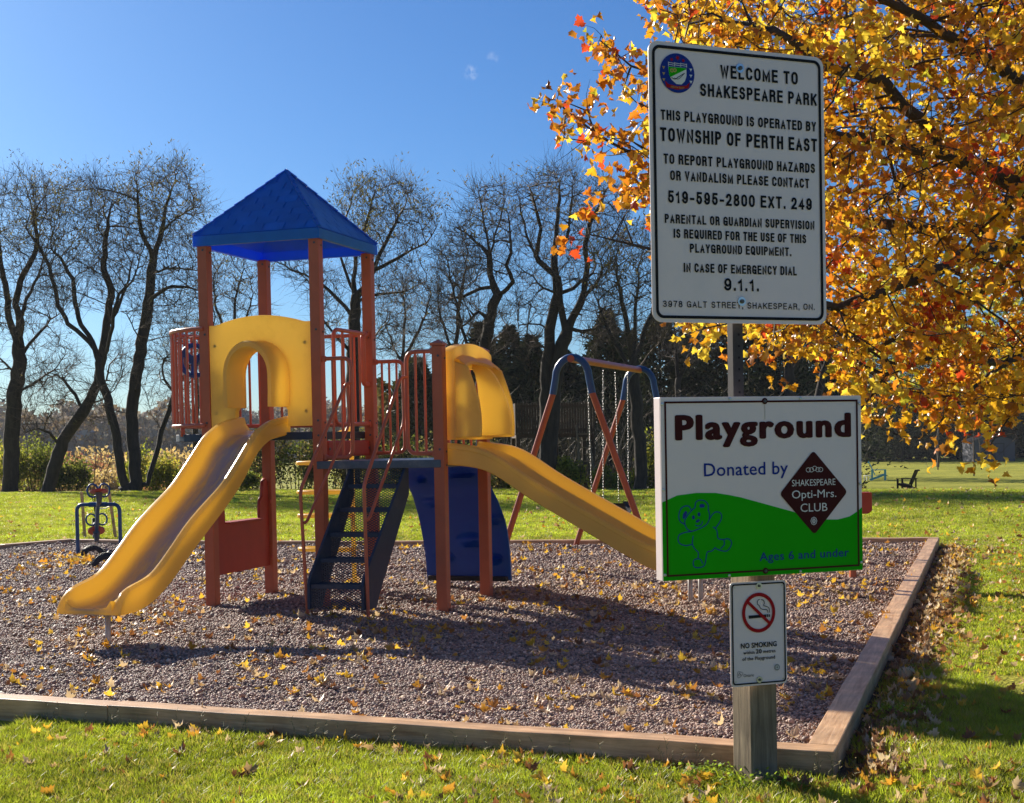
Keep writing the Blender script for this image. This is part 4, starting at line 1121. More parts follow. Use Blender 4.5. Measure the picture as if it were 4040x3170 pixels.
for x, z in ((-.332, .477), (-.318, .479)): flat('gear_mark', [circ(x, z, .009, 12), circ(x, z, .004, 8)], M_gold, cr_, -.0045)
stroke('plough_mark', [(-.335, .447), (-.318, .441), (-.300, .452), (-.270, .470)], .003, M_ink, cr_, -.0045); stroke('plough_mark', [(-.322, .446), (-.300, .443), (-.275, .465)], .0022, M_ink, cr_, -.0045)
for s_ in (-1, 1):
    for k in range(3):
        flat('leaf_mark', [star(-.305 + s_ * .066, .488 - .026 * k, .0085, 3)], M_gold if s_ < 0 else M_spale, cr_, -.003)
for x, z in ((.0066, .5143), (-.0012, -.5021)):
    b = MB(); b.tube([(x, -.001, z), (x, -.004, z)], .020, 16); wsh = b.build('washer', M_steel, ws)
    b = MB(); b.tube([(x, -.004, z), (x, -.012, z), (x, -.014, z)], [.0095, .009, .006], 6); b.build('bolt_head', M_galv, wsh)

# ---- Playground sign
pg = empty('playground_sign', (1.097, 5.95, 1.273), .336); tag(pg, 'boxed white and green sign reading Playground with a teddy bear drawing', 'sign')
b = MB(); b.box((0, .034, 0), (.987, .062, .78)); bx_ = b.build('box_frame', M_white, pg, bevel=.003)
b = MB(); b.box((0, .0015, 0), (.985, .003, .778)); fc = b.build('face', M_white, pg)
hill = [(-.4920, -.0546), (-.4209, -.0272), (-.3303, -.0192), (-.239, -.0221), (-.1778, -.0323), (-.1161, -.0453), (.0084, -.0799), (.1346, -.115), (.2305, -.1438), (.2951, -.1564), (.3668, -.1591), (.4261, -.1482), (.4674, -.127), (.4920, -.1086)]
flat('green_hill', [hill + [(.492, -.3885), (-.492, -.3885)]], M_sgreen, pg, -.0012)
flat('border', [[(-.475, .372), (.475, .372), (.475, -.372), (-.475, -.372)], [(-.4665, .3635), (.4665, .3635), (.4665, -.3635), (-.4665, -.3635)]], M_maroon, pg, -.002)
fat_text(pg, 'Playground', -.4269, .4398, .206, .1082, M_maroon, -.002, .056, .034, 1.16, 12)
fat_text(pg, 'Donated by', -.2927, .1168, .05, .0557, M_sblue, -.002, .010, .008, 1.03, 6)
def rpoly(P, r=.018): 
    n_ = len(P); out = []
    for i in range(n_):
        a, b_, c = Vector(P[i - 1]), Vector(P[i]), Vector(P[(i + 1) % n_]); p0 = b_ + (a - b_).normalized() * r; p1 = b_ + (c - b_).normalized() * r
        for k in range(5): t = k / 4; q = p0 * (1 - t) ** 2 + b_ * 2 * t * (1 - t) + p1 * t * t; out.append((q.x, q.y))
    return out
dm = flat('diamond', [rpoly([(.245, .150), (.4165, -.037), (.245, -.222), (.0735, -.037)])], M_maroon, pg, -.0028)
lettering(dm, 'SHAKESPEARE', .1351, .3547, -.0049, .0279, M_spale, -.0036, 0)
lettering(dm, 'Opti-Mrs.', .1342, .3585, -.0584, .0347, M_spale, -.0036, 0)
lettering(dm, 'CLUB', .1762, .3119, -.1187, .0359, M_spale, -.0036, 0)
for k, x in enumerate((.218, .234, .250, .266, .280)): stroke('scroll_mark', [(x + .011 * math.cos(a), .067 + (.004 if k == 2 else -.002) + .0095 * math.sin(a)) for a in [2 * PI * j / 8 for j in range(8)]], .0022, M_spale, dm, -.0036, True)
flat('emblem', [circ(.2425, -.161, .0165, 8, .0185), circ(.2425, -.161, .0135, 8, .0155)], M_spale, dm, -.0036); flat('emblem', [circ(.2425, -.161, .0085, 12, .0115), circ(.2425, -.161, .005, 10, .008)], M_spale, dm, -.0036); flat('emblem', [circ(.2425, -.161, .002, 8, .0075)], M_spale, dm, -.0036)
fat_text(pg, 'Ages 6 and under', -.0301, .4203, -.325, .0367, M_sblue, -.0022, .016, .012, 1.06, 8)
BEAR = {
'head': [(-0.3375, -0.0817), (-0.3528, -0.0921), (-0.3774, -0.1185), (-0.388, -0.1398), (-0.3801, -0.1674), (-0.3574, -0.1819), (-0.327, -0.175), (-0.2902, -0.16), (-0.2728, -0.1388), (-0.2699, -0.1115), (-0.2768, -0.0893)],
'ear': [(-0.3882, -0.1507), (-0.4079, -0.1391), (-0.4153, -0.1171), (-0.407, -0.0875), (-0.3887, -0.0745), (-0.3676, -0.0752), (-0.3558, -0.092)],
'ear_': [(-0.3375, -0.0817), (-0.3341, -0.06), (-0.3157, -0.0508), (-0.2915, -0.0549), (-0.2765, -0.0702), (-0.275, -0.0894)],
'smile': [(-0.3388, -0.1554), (-0.3237, -0.1614), (-0.3084, -0.1538), (-0.3033, -0.1403)],
'arm': [(-0.2747, -0.1414), (-0.259, -0.1174), (-0.2404, -0.1043), (-0.219, -0.1078), (-0.2113, -0.1246), (-0.2197, -0.1463), (-0.2416, -0.1729)],
'body': [(-0.2537, -0.1669), (-0.2356, -0.1841), (-0.2301, -0.2173), (-0.2025, -0.224)],
'leg': [(-0.2025, -0.224), (-0.1809, -0.2222), (-0.1657, -0.2366), (-0.1723, -0.2584), (-0.1911, -0.2741), (-0.2187, -0.2701), (-0.2431, -0.2607)],
'foot': [(-0.2025, -0.224), (-0.2011, -0.2461), (-0.2185, -0.2618)],
'body_': [(-0.243, -0.2552), (-0.2616, -0.2709), (-0.2831, -0.2754), (-0.2917, -0.3134), (-0.2993, -0.3322), (-0.3207, -0.3393), (-0.3449, -0.3354), (-0.3506, -0.316), (-0.3413, -0.3028), (-0.3171, -0.3039), (-0.3052, -0.3237)],
'leg_': [(-0.3256, -0.2734), (-0.3273, -0.3007)], 'belly': [(-0.3487, -0.2014), (-0.3535, -0.2339), (-0.3435, -0.2562), (-0.3256, -0.2734)],
'arm_': [(-0.3544, -0.1831), (-0.3877, -0.1861), (-0.4149, -0.1959), (-0.4201, -0.2174), (-0.4096, -0.2342), (-0.3826, -0.2419), (-0.3553, -0.2382)]}
bear = stroke('bear_drawing', BEAR.pop('head'), .0048, M_sblue, pg, -.0024)
for k, v in BEAR.items(): stroke('bear_line', v, .0048, M_sblue, bear, -.0024)
for c in ([(-0.3974, -0.1259), (-0.3953, -0.1069), (-0.383, -0.0937), (-0.3753, -0.0995), (-0.3792, -0.1157), (-0.3915, -0.1288)], [(-0.318, -0.077), (-0.313, -0.0673), (-0.2978, -0.0678), (-0.2906, -0.0752), (-0.2962, -0.0832), (-0.312, -0.0837)],
          [(-0.3355, -0.1391), (-0.3232, -0.1303), (-0.3142, -0.1372), (-0.3234, -0.145), (-0.3338, -0.1463)], circ(-.3461, -.1234, .0065, 12, .009), circ(-.3198, -.1113, .0065, 12, .009)): flat('bear_patch', [c], M_sblue, bear, -.0024)
for x, z in ((-.1628, .3805), (.1839, .3805), (-.4845, .3607), (.4845, .355), (-.4845, -.0019), (.4845, -.0032), (-.4845, -.3633), (-.1793, -.3809), (.1722, -.3809), (.4845, -.356)):
    b = MB(); b.tube([(x, -.0008, z), (x, -.005, z), (x, -.006, z)], [.0065, .006, .003], 10); b.build('screw', M_steel, pg)
for x, z in ((.006, .3695), (-.002, -.3690)):
    b = MB(); b.tube([(x, -.0025, z), (x, -.0035, z)], .014, 14); wsh = b.build('washer', M_maroon, pg)
    b = MB(); b.tube([(x, -.0035, z), (x, -.010, z)], [.008, .006], 6); b.build('bolt_head', M_galv, wsh)
M_rust = simple('rust_run', (.40, .22, .07), .6)
stroke('rust_streak', [(.006, .352), (.0065, .32), (.006, .29)], .0022, simple('rust_stain', (.50, .42, .30), .6), pg, -.0022)

# ---- NO SMOKING sign
ns = empty('no_smoking_sign', (1.067, 5.97, .628), .304); tag(ns, 'small white NO SMOKING sign with red crossed circle on the wooden post', 'sign')
plate('panel', [mm_rrect(-.137, -.2285, .137, .2285, .018)], .003, M_white, ns, Matrix.Translation((0, .0025, 0)) @ XZ)
flat('border', [mm_rrect(-.1295, -.2205, .1295, .2205, .013), mm_rrect(-.1235, -.2145, .1235, .2145, .010)], M_ink, ns)
rg = flat('red_circle', [circ(.0, .091, .0805, 40, .0875), circ(.0, .091, .066, 40, .072)], M_sred, ns, -.0026)
stroke('red_bar', [(-.052, .140), (.052, .042)], .0135, M_sred, rg, -.0032)
cg = flat('cigarette_mark', [[(-.0489, .0805), (.0372, .081), (.037, .069), (-.0479, .0668)]], M_ink, ns, -.002)
flat('ash_mark', [[(.0408, .0819), (.0455, .0816), (.0455, .069), (.0406, .0693)]], M_ink, cg, -.002); flat('ash_mark', [[(.0494, .0814), (.0542, .0811), (.054, .0685), (.0492, .0688)]], M_ink, cg, -.002)
stroke('smoke_mark', [(.0067, .1501), (-.0037, .1436), (-.0058, .13), (.0032, .1213), (.0091, .11), (.0211, .1039), (.0363, .103), (.0435, .0971), (.0446, .0888)], .003, M_ink, cg, -.002)
stroke('smoke_mark', [(.0127, .1482), (.0248, .142), (.0288, .1308), (.0244, .1218), (.0365, .1167), (.0486, .1106), (.0527, .0994), (.0525, .0884)], .003, M_ink, cg, -.002)
for s_, x0, x1, zb, cap, bd in (('NO SMOKING', -.0885, .0856, -.062, .0229, .03), ('within', -.0769, -.0226, -.0884, .0150, .018), ('20', -.0165, .012, -.0882, .0190, .03), ('metres', .0199, .0791, -.0881, .0150, .018), ('of the Playground', -.0822, .0768, -.1157, .0150, .018), ('Ontario', -.0773, -.0272, -.1873, .0130, 0)):
    (fat_text(ns, s_, x0, x1, zb, cap, M_ink, -.002, bd, bd * .8, 1.06, 8) if bd else lettering(ns, s_, x0, x1, zb, cap, M_ink, bold=0))
stroke('trillium_mark', [(-.104, -.1618), (-.0801, -.1706), (-.1032, -.1892), (-.104, -.1618)][:3], .0014, M_ink, ns, -.002, True)
for a in (90, 210, 330): flat('petal_mark', [circ(-.0965 + .005 * math.cos(R(a)), -.1735 + .005 * math.sin(R(a)), .003, 8, .0022)], M_ink, ns, -.002)
st = flat('round_sticker', [circ(.086, -.155, .0135, 20, .0145)], simple('grey_sticker', (.25, .25, .26), .5), ns, -.002)
flat('sticker_mark', [mm_rrect(.079, -.162, .093, -.148, .003), mm_rrect(.081, -.160, .091, -.150, .002)], M_spale, st, -.003)
for x, z in ((.0030, .2085), (-.0010, -.2035)):
    b = MB(); b.tube([(x, -.001, z), (x, -.004, z)], .014, 16); wsh = b.build('washer', M_steel, ns)
    b = MB(); b.tube([(x, -.004, z), (x, -.010, z)], [.007, .0055], 6); b.build('bolt_head', M_galv, wsh)
for x in (-.115, .115):
    for z in (-.206, .206): b = MB(); b.tube([(x, -.0022, z), (x, -.0036, z)], .0035, 8); b.build('rivet', M_steel, ns)

# ================================================================== swing set
SW0, SW1 = Vector((.71, 15.67, 0)), Vector((1.757, 18.6, 0)); sdv = (SW1 - SW0).normalized(); spp = Vector((sdv.y, -sdv.x, 0)); SH = 2.42
sg = empty('swing_set', tuple(SW0)); tag(sg, 'two-bay swing frame with orange legs, blue bent tops and orange crossbar', 'swing set')
def loc0(o, root):
    o.matrix_parent_inverse = Matrix.Translation(-root.location); return o
for c in (SW0, SW1):
    def q(s_, z): return c + spp * s_ + Vector((0, 0, z))
    arcs = [q(-.235, 2.0)] + [q(-.20 * math.cos(PI * k / 10) * (1 if k else 1), 2.18 + .24 * math.sin(PI * k / 10)) for k in range(11)] + [q(.235, 2.0)]
    b = MB(); b.tube(arcs, .042, 12); loc0(b.build('bent_top', M_bluem, sg, smooth=True, angle=50), sg)
    for s_ in (-1, 1):
        b = MB(); b.tube([q(s_ * .230, 2.02), q(s_ * 1.0, -.15)], .037, 12); loc0(b.build('leg', M_orm, sg, smooth=True, angle=50), sg)
b = MB(); b.tube([SW0 + Vector((0, 0, SH - .02)) - sdv * .05, SW1 + Vector((0, 0, SH - .02)) + sdv * .05], .042, 12); cb = loc0(b.build('crossbar', M_orm, sg, smooth=True, angle=50), sg)
HG = [.20, .42, .60, .80]
for t in HG:
    p = SW0.lerp(SW1, t) + Vector((0, 0, SH - .02)); b = MB(); b.tube([p - sdv * .02, p + sdv * .02], .052, 12); b.box(p - Vector((0, 0, .065)), (.02, .03, .05)); loc0(b.build('hanger', M_galv, cb, smooth=False), sg)
def chain(root, p, q_, name='chain'):
    L_ = (q_ - p).length; n_ = int(L_ / .034); d = (q_ - p).normalized(); b = MB()
    for k in range(n_):
        c = p + d * (k + .5) * L_ / n_; a = spp if k % 2 else sdv; h = .021
        b.tube([c + d * h, c + d * h * .5 + a * .009, c - d * h * .5 + a * .009, c - d * h, c - d * h * .5 - a * .009, c + d * h * .5 - a * .009], .0027, 4, closed=True)
    o = b.build(name, M_chain, root); o['kind'] = 'stuff'; return loc0(o, root)
for i, (ta, te, lab, zs) in enumerate(((HG[0], HG[1], 'swing hanging in the nearer bay, its chains left of the crossing legs', .52), (HG[2], HG[3], 'black belt swing hanging in the farther bay nearer the white sign', .55))):
    pa, pe = SW0.lerp(SW1, ta) + Vector((0, 0, SH - .10)), SW0.lerp(SW1, te) + Vector((0, 0, SH - .10)); c = (pa + pe) / 2
    r_ = empty('swing', (c.x, c.y, zs)); tag(r_, lab, 'swing', 'swings on the swing frame')
    sa, se = c - sdv * .24, c + sdv * .24; sa.z = se.z = zs + .10
    chain(r_, pa, sa); chain(r_, pe, se)
    rows = []
    for k in range(13):
        t = k / 12; p = sa.lerp(se, t); p.z = zs + .10 - .13 * math.sin(PI * t) ** .7
        rows.append([p - spp * .075, p + spp * .075, p + spp * .075 - Vector((0, 0, .014)), p - spp * .075 - Vector((0, 0, .014))])
    b = MB(); b.grid(rows, closed_u=True); loc0(b.build('seat', M_black, r_, smooth=True, angle=40), r_)

# ================================================================== small rocker by the far left corner
tl, tr_ = Vector((-6.07, 19.05, 0)), Vector((-5.44, 18.93, 0))
ro = empty('seesaw', tuple((tl + tr_) / 2)); tag(ro, 'small blue seesaw with a bent tube stand, red seats and loop handles', 'seesaw')
Z_ = Vector((0, 0, 1))
b = MB(); b.tube(arc_pts([tl - Z_ * .1, tl + Z_ * .70, tr_ + Z_ * .70, tr_ - Z_ * .1], .10), .026, 12); loc0(b.build('stand', M_bluem, ro, smooth=True, angle=50), ro)
pc = (tl + tr_) / 2 + Z_ * .70
b = MB(); b.tube([pc - (tr_ - tl) * .2, pc + (tr_ - tl) * .2], .036, 12); loc0(b.build('pivot_sleeve', M_bluem, ro, smooth=True, angle=50), ro)
n_seat, f_seat = Vector((-5.47, 18.10, .90)), Vector((-6.02, 19.75, .28))
b = MB(); b.bar(n_seat - Z_ * .04, pc, .05, .06); b.bar(pc, f_seat - Z_ * .02, .05, .06); loc0(b.build('beam', M_bluem, ro, bevel=.006), ro)
for p, dn in ((n_seat, (pc - n_seat).normalized()), (f_seat, (pc - f_seat).normalized())):
    sd = dn.cross(Z_).normalized(); nz2 = sd.cross(dn)
    b = MB(); b.add([p + sd * .12 * math.cos(2 * PI * k / 16) + dn * .14 * math.sin(2 * PI * k / 16) + nz2 * h_ for h_ in (0, .025) for k in range(16)], [tuple(range(16)), tuple(range(31, 15, -1))] + [(i, (i + 1) % 16, (i + 1) % 16 + 16, i + 16) for i in range(16)])
    st_ = loc0(b.build('seat', simple('red_seat_paint', (.45, .05, .02), .35) if 'red_seat_paint' not in MATS else MATS['red_seat_paint'], ro), ro)
    for s_ in (-1, 1):
        c = p + dn * .26 + sd * s_ * .075 + nz2 * .07
        b = MB(); b.tube([c + sd * .07 * math.cos(2 * PI * k / 12) + nz2 * .09 * math.sin(2 * PI * k / 12) for k in range(12)], .013, 8, closed=True); loc0(b.build('loop_handle', M_bluem, ro, smooth=True), ro)
    b = MB(); b.tube([p - nz2 * .01, p - nz2 * .16], [.05, .03], 10); loc0(b.build('bumper', M_galv, ro, smooth=True, angle=50), ro)

def tyre(p, yaw, lab, R_=.20, w_=.15, sink=.06):
    r_ = empty('half_buried_tyre', p, yaw); tag(r_, lab, 'tyre', 'half buried tyres under the seesaw')
    rows = []; prof = [(-.5, .62), (-.5, .80), (-.42, .95), (-.25, 1.0), (.25, 1.0), (.42, .95), (.5, .80), (.5, .62)]
    n_ = 40
    for k in range(n_ + 1):
        a = PI * k / n_ * 1.1 - .05 * PI
        rows.append([(R_ * rr * math.cos(a), w_ * u, R_ * rr * math.sin(a) - sink + .02) for u, rr in prof])
    b = MB(); b.grid(rows); b.build('tyre_wall', M_black, r_, smooth=True, angle=50)
    b = MB()
    for k in range(2, 30):
        a = PI * k / 31
        for u in (-.17, .17): b.box(((R_ + .003) * math.cos(a), w_ * u, (R_ + .003) * math.sin(a) - sink + .02), (.012, w_ * .26, R_ * .065), Matrix.Rotation(-a, 3, 'Y'))
    b.build('tread_blocks', M_black, r_, kind='stuff')
    return r_
tyre((-5.13, 17.25, 0), R(12), 'larger black tyre half sunk in the gravel, nearer the yellow slide')
tyre((-5.85, 19.0, 0), R(25), 'smaller black tyre half sunk in the gravel between the seesaw stand legs', .17, .14)

# ================================================================== sapling with guard pipe and stakes, behind the seesaw
def thin_branchy(root, base, tips, r0, mat, name='stem'):
    for t in tips:
        P = [Vector(base)] + [Vector(q_) for q_ in t]; b = MB(); b.tube(P, [r0 * (1 - .8 * i / (len(P) - 1)) for i in range(len(P))], 6); loc0(b.build(name, mat, root, smooth=True), root)
sap = Vector((-6.85, 22.45, terr(-6.85, 22.45))); sr = empty('sapling', tuple(sap)); tag(sr, 'leafless young sapling rising from a black corrugated pipe', 'sapling')
b = MB(); P = []; r_ = []
for k in range(41): P.append(sap + Z_ * (.34 * k / 40)); r_.append(.062 if k % 2 else .055)
b.tube(P, r_, 14, cap=False); loc0(b.build('guard_pipe', M_black, sr, smooth=True, angle=20), sr)
thin_branchy(sr, sap, [[sap + Vector((0, 0, .4)), sap + Vector((-.06, 0, .8)), sap + Vector((-.22, .1, 1.25)), sap + Vector((-.36, .1, 1.75))], [sap + Vector((.03, 0, .45)), sap + Vector((.10, 0, .7)), sap + Vector((.15, .05, 1.0)), sap + Vector((.32, .05, 1.45)), sap + Vector((.40, 0, 1.7))], [sap + Vector((.0, 0, .5)), sap + Vector((-.01, 0, .9)), sap + Vector((.04, 0, 1.4)), sap + Vector((.02, 0, 1.75))]], .014, M_twig)
for i, (x, y, lab) in enumerate(((-7.08, 22.6, 'pale wooden stake left of the pipe-guarded sapling'), (-6.50, 22.35, 'pale wooden stake right of the pipe-guarded sapling, rope tied to it'))):
    b = MB(); z = terr(x, y); b.box((0, 0, .33), (.042, .042, .88)); o = b.build('stake', M_timber, None, bevel=.003); o.location = (x, y, z); o.rotation_euler = (R(1.5), R(-2 + 4 * i * -1), 0); tag(o, lab, 'stake', 'stakes beside the sapling')
b = MB(); p0, p1 = sap + Vector((.02, 0, .50)), Vector((-6.50, 22.35, terr(-6.5, 22.35) + .60))
b.tube([p0.lerp(p1, k / 10) + Vector((0, 0, -.05 * math.sin(PI * k / 10) + .006 * (-1) ** k)) for k in range(11)], .010, 6); o = b.build('tie_rope', M_spale, None, smooth=True); tag(o, 'short pale rope tying the sapling to its right stake', 'rope')

# ================================================================== small red play panel behind the white sign
pr_ = Vector((3.49, 14.09, 0)); pt = empty('play_counter', tuple(pr_)); tag(pt, 'small red play panel on orange legs just behind the Playground sign', 'play panel')
for dx, dy in ((0, 0), (-.95, .55)):
    b = MB(); b.bar(pr_ + Vector((dx, dy, -.1)), pr_ + Vector((dx + (.04 if dx == 0 else 0), dy, .78)), .06); loc0(b.build('leg', M_orm, pt, bevel=.005), pt)
b = MB(); b.prism([(-.10, .70), (-.02, .66), (.16, .66), (.20, .69), (.20, .88), (-.10, .88)], -.07, .07, 'y'); b.box((-.62, .28, .80), (1.1, .05, .14), Matrix.Rotation(R(-30), 3, 'Z'))
o = b.build('red_panel', M_redp, pt, bevel=.012); o.location = (0.0, 0, 0)

# ================================================================== garden chairs, shed, platform, pole
def armchair(name, loc, yaw, mat, lab, kind='a', s=1.0):
    r_ = empty(name, loc, yaw); r_.scale = (s, s, s); tag(r_, lab, 'garden chair')
    bs = Matrix.Rotation(R(-24), 3, 'X')
    for k in range(5):
        x = -.22 + .11 * k; h = .82 + (.04 * (2 - abs(k - 2)) if kind == 'a' else 0); b = MB(); b.box(Vector((x, .26, .30)) + bs @ Vector((0, 0, h / 2)), (.092 if kind == 'a' else .06, .022, h), bs); b.build('back_slat', mat, r_)
    for k in range(5):
        b = MB(); b.box((0, -.26 + .11 * k, .36 - .022 * k), (.54, .09, .02)); b.build('seat_slat', mat, r_)
    for s_ in (-1, 1):
        b = MB(); b.box((s_ * .30, -.30, .29), (.05, .09, .58)); b.build('front_leg', mat, r_)
        b = MB(); b.bar((s_ * .28, -.32, .34), (s_ * .28, .55, .02), .03, .11); b.build('side_rail', mat, r_)
        b = MB(); b.bar((s_ * .29, .42, .0), (s_ * .29, .42, .60), .04, .07); b.build('rear_leg', mat, r_)
        b = MB(); b.box((s_ * .33, .06, .595), (.12, .84, .025)); b.build('armrest', mat, r_)
    for z in (.34, .80):
        b = MB(); b.box(Vector((0, .285, .28)) + bs @ Vector((0, .02, z)), (.56, .03, .08), bs); b.build('cross_rail', mat, r_)
    return r_
M_cyan = simple('turquoise_chair_paint', (.10, .50, .62), .35, var=.1); M_dkch = wood('dark_stained_chair', (.02, .012, .008), (.06, .03, .018), .6)
def on(u, D): p = at(u, 1800, D); return (p.x, p.y, terr(p.x, p.y))
armchair('garden_chair', on(3470, 95), R(72), M_cyan, 'bright turquoise slatted garden chair out on the far lawn', s=1.22)
armchair('garden_chair', on(3572, 78), R(-128), M_dkch, 'dark wooden slatted armchair seen from behind on the right lawn', 'b', s=1.12)
# low pale side table next to the turquoise chair
p = on(3425, 95); r_ = empty('side_table', p, .3); tag(r_, 'low pale footstool at the foot of the turquoise chair', 'footstool')
b = MB(); b.box((0, 0, .34), (.55, .42, .04)); b.build('top', M_spale, r_)
for x in (-.22, .22):
    for y in (-.16, .16): b = MB(); b.box((x, y, .16), (.05, .05, .32)); b.build('leg', M_spale, r_)
# shed
p = on(3923, 142); sh = empty('garden_shed', p, R(3)); tag(sh, 'grey-blue garden shed with low gable and double doors under dark trees', 'shed')
M_shed = simple('tree_shaded_cladding', (.07, .075, .10), .6, var=.1, scale=2); M_shtrim = simple('tree_shaded_trim', (.03, .028, .03), .6)  # shade of the trees is put into these dark wall and roof colours
Wd, Hh, Hr = 4.4, 2.15, 2.85
b = MB(); b.prism([(-Wd / 2, 0), (Wd / 2, 0), (Wd / 2, Hh), (0, Hr), (-Wd / 2, Hh)], 0, 3, 'y'); b.build('wall', M_shed, sh)
for s_ in (-1, 1): b = MB(); b.bar((s_ * (Wd / 2 + .15), 1.45, Hh - .02), (0, 1.45, Hr + .06), 3.3, .08, up=(0, 0, 1)); b.build('roof', M_shtrim, sh)
for s_ in (-1, 1):
    b = MB(); b.box((s_ * .52, -.03, .95), (1.0, .04, 1.85)); d_ = b.build('door', M_shed, sh)
    for a, c_, e_, f_ in ((s_ * .52, .04, 1.0, .09), (s_ * .52, .98, 1.0, .08), (s_ * .52, 1.86, 1.0, .09)): b = MB(); b.box((a, -.06, c_), (e_, .03, f_)); b.build('door_rail', M_shtrim, d_)
    for x in (s_ * .06, s_ * .99): b = MB(); b.box((x, -.062, .95), (.08, .03, 1.9)); b.build('door_stile', M_shtrim, d_)
# raised wooden platform behind the swings
D0 = 44.0; pl = at(2188, 1700, D0); zt = terr(pl.x, pl.y); pf = empty('raised_platform', (pl.x, pl.y, zt), R(4)); tag(pf, 'raised wooden platform with board fence on tall posts among the dark trees', 'platform')
zf = at(2188, 1712, D0).z - zt; zf2 = at(2188, 1590, D0).z - zt
b = MB(); b.box((0, .9, zf - .06), (2.5, 2.2, .12)); b.build('platform_floor', M_dwood, pf)
for y in (-.2, 2.0):
    for x in (-1.2, 0.02, 1.19): b = MB(); b.box((x, y, zf / 2 - .3), (.13, .13, zf + .6)); b.build('post', M_dwood, pf)
for k in range(30):
    x = -1.24 + 2.48 * k / 29; b = MB(); b.box((x, -.26, (zf + zf2) / 2 + random.uniform(-.015, .015)), (.068, .02, zf2 - zf)); b.build('fence_board', M_dwood, pf)
for k in range(22):
    y = -.2 + 2.2 * k / 21
    for x in (-1.27,): b = MB(); b.box((x, y, (zf + zf2) / 2), (.02, .075, zf2 - zf)); b.build('fence_board', M_dwood, pf)
for z in (zf + .12, zf2 - .1): b = MB(); b.box((0, -.22, z), (2.5, .04, .08)); b.build('fence_rail', M_dwood, pf)
M_pwood = wood('pale_ladder_wood', (.16, .11, .06), (.34, .25, .13), .8, 3, (14, 14, 1))
ld = empty('ladder', (pl.x + .95, pl.y - .75, zt), R(4)); tag(ld, 'pale wooden ladder leaning against the raised platform', 'ladder')
A0, A1 = Vector((-.23, -.65, 0)), Vector((-.23, .5, zf + .25))
for s_ in (0, .46): b = MB(); b.bar(A0 + Vector((s_, 0, 0)), A1 + Vector((s_ * .8, 0, 0)), .05, .08); b.build('side_rail', M_pwood, ld)
for k in range(9): t = (k + .7) / 10; q_ = A0.lerp(A1, t); b = MB(); b.bar(q_, q_ + Vector((.46, 0, 0)), .045, .03); b.build('rung', M_pwood, ld)
# small A-frame in the shrubs on the left
p = on(968, 60); af = empty('small_frame', p); tag(af, 'small pale wooden A-frame among the shrubs behind the slide', 'wooden frame')
for dx in (-.35, .35):
    for s_ in (-1, 1): b = MB(); b.bar((dx + s_ * .28, 0, 0), (dx * .9, 0, 2.1), .05); b.build('leg', M_pwood, af)
b = MB(); b.bar((-.33, 0, 2.1), (.33, 0, 2.1), .05); b.build('top_bar', M_pwood, af)
# utility pole far left
p = at(146, 1700, 180); zt = terr(p.x, p.y); up_ = empty('utility_pole', (p.x, p.y, zt)); tag(up_, 'distant dark utility pole with one crossarm and pale insulators', 'utility pole')
ztp = at(146, 1672, 180).z - zt
b = MB(); b.tube([(0, 0, 0), (0, 0, ztp + .3)], [.17, .13], 8); b.build('pole', M_bark, up_)
b = MB(); b.box((.1, -.2, ztp - .05), (3.6, .14, .16)); b.build('crossarm', M_bark, up_)
for x in (-1.6, -1.25, -.9, -.4, .9, 1.3, 1.7): b = MB(); b.tube([(x, -.2, ztp + .03), (x, -.2, ztp + .28)], [.08, .11], 8); b.build('insulator', M_spale, up_)
# thin staked saplings on the right lawn
for u, D, h, lab, bend in ((3700, 118, 3.4, 'thin sapling on the far right lawn nearest the sign', .1), (3842, 98, 5.0, 'thin staked sapling on the right lawn, middle of three', .0), (3872, 116, 5.2, 'slender leaning sapling in front of the shed', -1.0)):
    q_ = on(u, D); r_ = empty('young_tree', q_); tag(r_, lab, 'young tree', 'young trees on the right lawn')
    b = MB(); P = [Vector((bend * (k / 8) ** 2 * .8, 0, h * k / 8)) for k in range(9)]; b.tube(P, [.055 * (1 - .7 * k / 8) for k in range(9)], 6); b.build('trunk', M_twig, r_, smooth=True)
    b = MB()
    for k in range(16):
        t = random.uniform(.35, 1); a = random.uniform(0, 2 * PI); s0 = P[int(t * 8)]; L_ = .9 * (1.2 - t)
        b.tube([s0, s0 + Vector((math.cos(a) * L_ * .5, math.sin(a) * L_ * .5, L_ * .6)), s0 + Vector((math.cos(a) * L_ * .8, math.sin(a) * L_ * .8, L_ * 1.3))], [.018, .012, .004], 3)
    b.build('branches', M_twig, r_, kind='stuff')

